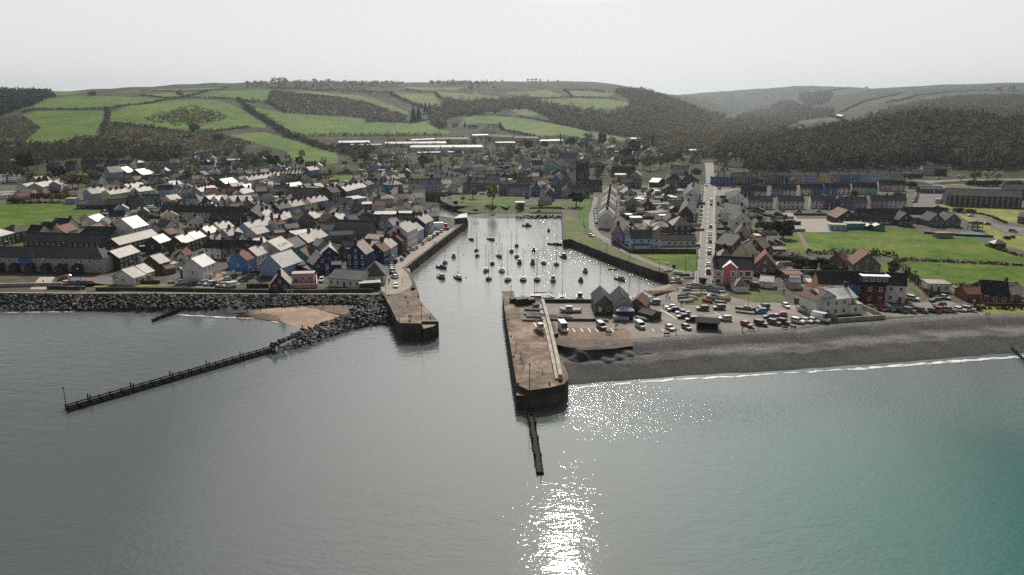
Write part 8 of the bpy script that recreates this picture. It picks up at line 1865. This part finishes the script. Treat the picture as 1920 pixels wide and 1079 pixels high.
# mooring buoys
for k, (x, y) in enumerate([(850,100),(545,262),(1065,272),(478,460),(515,872),(1645,285),(1580,410),(1848,485)]):
    wx, wy = flat(*pix('Q', x, y), 0); b = MB(); b.tube((0, 0, -.2), (0, 0, .35), .32, .22, 8); o = thing('mooring_buoy', '', 'buoy', (wx, wy, 0), 0, 'mooring buoys', b.mesh('mooring_buoy', [M_dark])); place_label(o, 'small dark mooring buoy', *pix('Q', x, y))
# ------------------------------------------------------------------ small buildings and yards that fill the gaps of the old town
def fill_gaps():
    rr = random.Random(42); n = 0
    AREAS = [('Z', [(230,335),(400,325),(640,345),(760,350),(790,372),(770,398),(700,420),(640,480),(560,470),(480,500),(400,485),(330,450),(230,440),(180,420),(240,400)], rad(28), 150),
             ('Z', [(1160,365),(1205,362),(1204,425),(1165,425)], rad(3), 12), ('Z', [(1225,365),(1295,362),(1262,440),(1225,440)], rad(3), 18),
             ('Z', [(880,330),(1100,300),(1170,310),(1120,345),(900,345)], rad(5), 28), ('Z', [(660,322),(860,318),(880,335),(700,345)], rad(0), 22),
             ('Z', [(640,288),(860,288),(1000,290),(1180,275),(1290,290),(1180,312),(900,304),(650,312)], rad(4), 46), ('Z', [(60,326),(230,318),(420,302),(600,302),(650,326),(420,338),(240,335)], rad(12), 40)]
    for rg, pl, th, cap in AREAS:
        P = [pix(rg, *p) for p in pl]; W = [at(*p) for p in P]; x0, x1 = min(w[0] for w in W), max(w[0] for w in W); y0, y1 = min(w[1] for w in W), max(w[1] for w in W); k = 0
        for _ in range(6000):
            if k >= cap: break
            x, y = rr.uniform(x0, x1), rr.uniform(y0, y1); z = float(tz(x, y)); px, py = proj(x, y, z)
            if not bool(inpoly(px, py, pl)): continue
            small = rr.random() < .45; w = rr.uniform(4, 6.5) if small else rr.uniform(7, 12); d = rr.uniform(3.5, 5) if small else rr.uniform(6.5, 8.5); rz = th + rr.choice([0, math.pi / 2 - .0]) + rr.uniform(-.12, .12)
            rz = (rz + math.pi / 2) % math.pi - math.pi / 2; cx, cy = x - math.sin(rz) * d / 2, y + math.cos(rz) * d / 2
            if not all(clear(cx + a * w * .5 * math.cos(rz) - b * d * .5 * math.sin(rz), cy + a * w * .5 * math.sin(rz) + b * d * .5 * math.cos(rz), 1.2) for a in (-1, 0, 1) for b in (-1, 0, 1)): continue
            wc = rr.choice('wwggskcl'); rc = rr.choice('ddssqqqzr') if not small else rr.choice('dsqqz'); st = rr.choice('gggx') if not small else rr.choice('gf')
            o = house(x, y, z, rz, w, d, (2.6 if small else rr.uniform(4, 5.4)), (1.4 if small else 2.9) if st != 'f' else .4, st, wc, rc, 'outhouse' if small else 'back_street_house', 'outhouse' if small else 'house', None, not small and math.hypot(x, y) < 620, 1 if not small else 0)
            place_label(o, f'{WALLC[wc][1]} {"outhouse" if small else "back street house"}, {ROOFC[rc][1]} roof,', px, py); k += 1; n += 1
    return n
NF = fill_gaps()
# yard and garden walls between them
rr = random.Random(9); made = 0
for _ in range(4000):
    if made >= 110: break
    X, Y = rr.choice([(rr.uniform(240, 760), rr.uniform(345, 500)), (rr.uniform(1165, 1300), rr.uniform(365, 440)), (rr.uniform(1345, 1470), rr.uniform(390, 520))])
    x, y, z = at(X, Y); th = rr.choice([rad(28), rad(118)]) if X < 800 else rr.choice([rad(3), rad(93)]); L_ = rr.uniform(7, 15); d = (math.cos(th), math.sin(th))
    if not all(clear(x + d[0] * L_ * t, y + d[1] * L_ * t, .6) for t in np.linspace(0, 1, 7)): continue
    if inpoly(X, Y, [(1300, 300), (1345, 300), (1345, 560), (1295, 560)]): continue
    b = MB(); wall_run(b, [(x, y), (x + d[0] * L_, y + d[1] * L_)], GZ - .2, GZ + rr.uniform(1.3, 2.0), .3, 0, world=True)
    o = thing('yard_wall', '', 'wall', data=b.mesh('yard_wall', [rr.choice([M_stone, M_stone, M_conc, M_pale, M_wood])])); place_label(o, 'low yard wall', X, Y); made += 1
# garden bushes in the gaps
made = 0
for _ in range(3000):
    if made >= 100: break
    X, Y = rr.choice([(rr.uniform(230, 770), rr.uniform(335, 470)), (rr.uniform(1160, 1300), rr.uniform(355, 440)), (rr.uniform(1345, 1480), rr.uniform(380, 520)), (rr.uniform(860, 1180), rr.uniform(300, 360))])
    x, y, z = at(X, Y)
    if not clear(x, y, 1.5) or inpoly(X, Y, [(1300, 300), (1345, 300), (1345, 560), (1295, 560)]): continue
    tree('Z', X, Y, rr.choice('sssbbge'), rr.uniform(6, 13), rr.uniform(.9, 1.5), words='garden ' + rr.choice(['shrub', 'bush'])); made += 1
close_labels()

# ------------------------------------------------------------------ sky, sun, air, camera
W_ = bpy.data.worlds.new('World'); SC.world = W_; W_.use_nodes = True; nt = W_.node_tree; bg = nt.nodes['Background']
sky = nt.nodes.new('ShaderNodeTexSky'); sky.sky_type = 'NISHITA'; sky.sun_disc = False
SUN_EL, SUN_AZ = rad(38.0), rad(4.6)            # azimuth right of the camera's forward axis
sky.sun_elevation = SUN_EL; sky.sun_rotation = SUN_AZ
sky.air_density = 1.0; sky.dust_density = 1.5; sky.ozone_density = 1.0; sky.altitude = 60
hs = nt.nodes.new('ShaderNodeHueSaturation'); hs.inputs['Saturation'].default_value = SKY_SAT; nt.links.new(sky.outputs['Color'], hs.inputs['Color']); bg.inputs['Strength'].default_value = SKY_STR
# a bright milky band of haze low over the horizon
tc = nt.nodes.new('ShaderNodeTexCoord'); sp = nt.nodes.new('ShaderNodeSeparateXYZ'); nt.links.new(tc.outputs['Generated'], sp.inputs[0])
mr = nt.nodes.new('ShaderNodeMapRange'); mr.interpolation_type = 'SMOOTHSTEP'; mr.inputs['From Min'].default_value = .10; mr.inputs['From Max'].default_value = VEIL_TOP; mr.inputs['To Min'].default_value = .93; mr.inputs['To Max'].default_value = .12
nt.links.new(sp.outputs['Z'], mr.inputs['Value'])
mx = nt.nodes.new('ShaderNodeMix'); mx.data_type = 'RGBA'; 
az = nt.nodes.new('ShaderNodeVectorMath'); az.operation = 'DOT_PRODUCT'; nt.links.new(tc.outputs['Generated'], az.inputs[0]); az.inputs[1].default_value = (math.sin(SUN_AZ), math.cos(SUN_AZ), 0)
ar = nt.nodes.new('ShaderNodeMapRange'); ar.interpolation_type = 'SMOOTHSTEP'; ar.inputs['From Min'].default_value = -.1; ar.inputs['From Max'].default_value = .7; ar.inputs['To Min'].default_value = .62 * VEIL / SKY_STR; ar.inputs['To Max'].default_value = VEIL / SKY_STR
nt.links.new(az.outputs['Value'], ar.inputs['Value']); vc = nt.nodes.new('ShaderNodeVectorMath'); vc.operation = 'SCALE'; vc.inputs[0].default_value = (1, .995, .985); nt.links.new(ar.outputs['Result'], vc.inputs['Scale']); nt.links.new(vc.outputs['Vector'], mx.inputs['B'])
nt.links.new(mr.outputs['Result'], mx.inputs['Factor'])
nt.links.new(hs.outputs['Color'], mx.inputs['A']); 
dt = nt.nodes.new('ShaderNodeVectorMath'); dt.operation = 'DOT_PRODUCT'; nt.links.new(tc.outputs['Generated'], dt.inputs[0]); dt.inputs[1].default_value = (math.sin(SUN_AZ) * math.cos(SUN_EL), math.cos(SUN_AZ) * math.cos(SUN_EL), math.sin(SUN_EL))
gl = nt.nodes.new('ShaderNodeMapRange'); gl.inputs['From Min'].default_value = .855; gl.inputs['From Max'].default_value = 1.0; gl.inputs['To Min'].default_value = 0; gl.inputs['To Max'].default_value = GLOW / SKY_STR
nt.links.new(dt.outputs['Value'], gl.inputs['Value'])
cb = nt.nodes.new('ShaderNodeVectorMath'); cb.operation = 'SCALE'; cb.inputs[0].default_value = (1, .97, .92); nt.links.new(gl.outputs['Result'], cb.inputs['Scale'])
ad = nt.nodes.new('ShaderNodeVectorMath'); ad.operation = 'ADD'; nt.links.new(mx.outputs['Result'], ad.inputs[0]); nt.links.new(cb.outputs['Vector'], ad.inputs[1]); nt.links.new(ad.outputs['Vector'], bg.inputs['Color'])
sl = bpy.data.lights.new('sun', 'SUN'); sl.energy = SUN_STR; sl.angle = rad(.53); sl.color = (1.0, .95, .86)
so = bpy.data.objects.new('sun', sl); COL.objects.link(so)
dv = Vector((math.sin(SUN_AZ) * math.cos(SUN_EL), math.cos(SUN_AZ) * math.cos(SUN_EL), math.sin(SUN_EL)))
so.rotation_euler = dv.to_track_quat('Z', 'Y').to_euler(); so.location = (0, 300, 400)
if HAZE > 0:
    b = MB(); b.box(-4200, -60, -6, 5200, 6600, 235)
    m = bpy.data.materials.new('haze_air'); m.use_nodes = True; N = m.node_tree.nodes; N.remove(N['Principled BSDF'])
    v = N.new('ShaderNodeVolumePrincipled'); v.inputs['Color'].default_value = (.42, .48, .54, 1); v.inputs['Density'].default_value = HAZE; v.inputs['Anisotropy'].default_value = HAZE_G
    m.node_tree.links.new(v.outputs['Volume'], N['Material Output'].inputs['Volume'])
    me = b.mesh('haze', [m]); struct('haze', me, 'stuff')
cam = bpy.data.cameras.new('camera'); co = bpy.data.objects.new('camera', cam); COL.objects.link(co)
cam.sensor_width = 36.0; cam.lens = F / 1920 * 36.0; cam.clip_start = .5; cam.clip_end = 20000
co.location = (0, 0, CAMZ); co.rotation_euler = (math.pi / 2 - TH, 0, 0); SC.camera = co
SC.view_settings.view_transform = 'Standard'; SC.view_settings.look = 'None'; SC.view_settings.exposure = EXPO; SC.view_settings.gamma = 1.0
SC.cycles.max_bounces = 6; SC.cycles.diffuse_bounces = 2; SC.cycles.glossy_bounces = 3; SC.cycles.volume_bounces = 0; SC.cycles.transparent_max_bounces = 4
SC.cycles.sample_clamp_indirect = 4.0; SC.cycles.use_denoising = DENOISE; SC.cycles.denoising_prefilter = 'NONE'; SC.cycles.use_adaptive_sampling = False
print('houses', NH[0], 'gap', NF, 'objects', len(bpy.data.objects), 'woods', NB, 'rocks', len(spots))
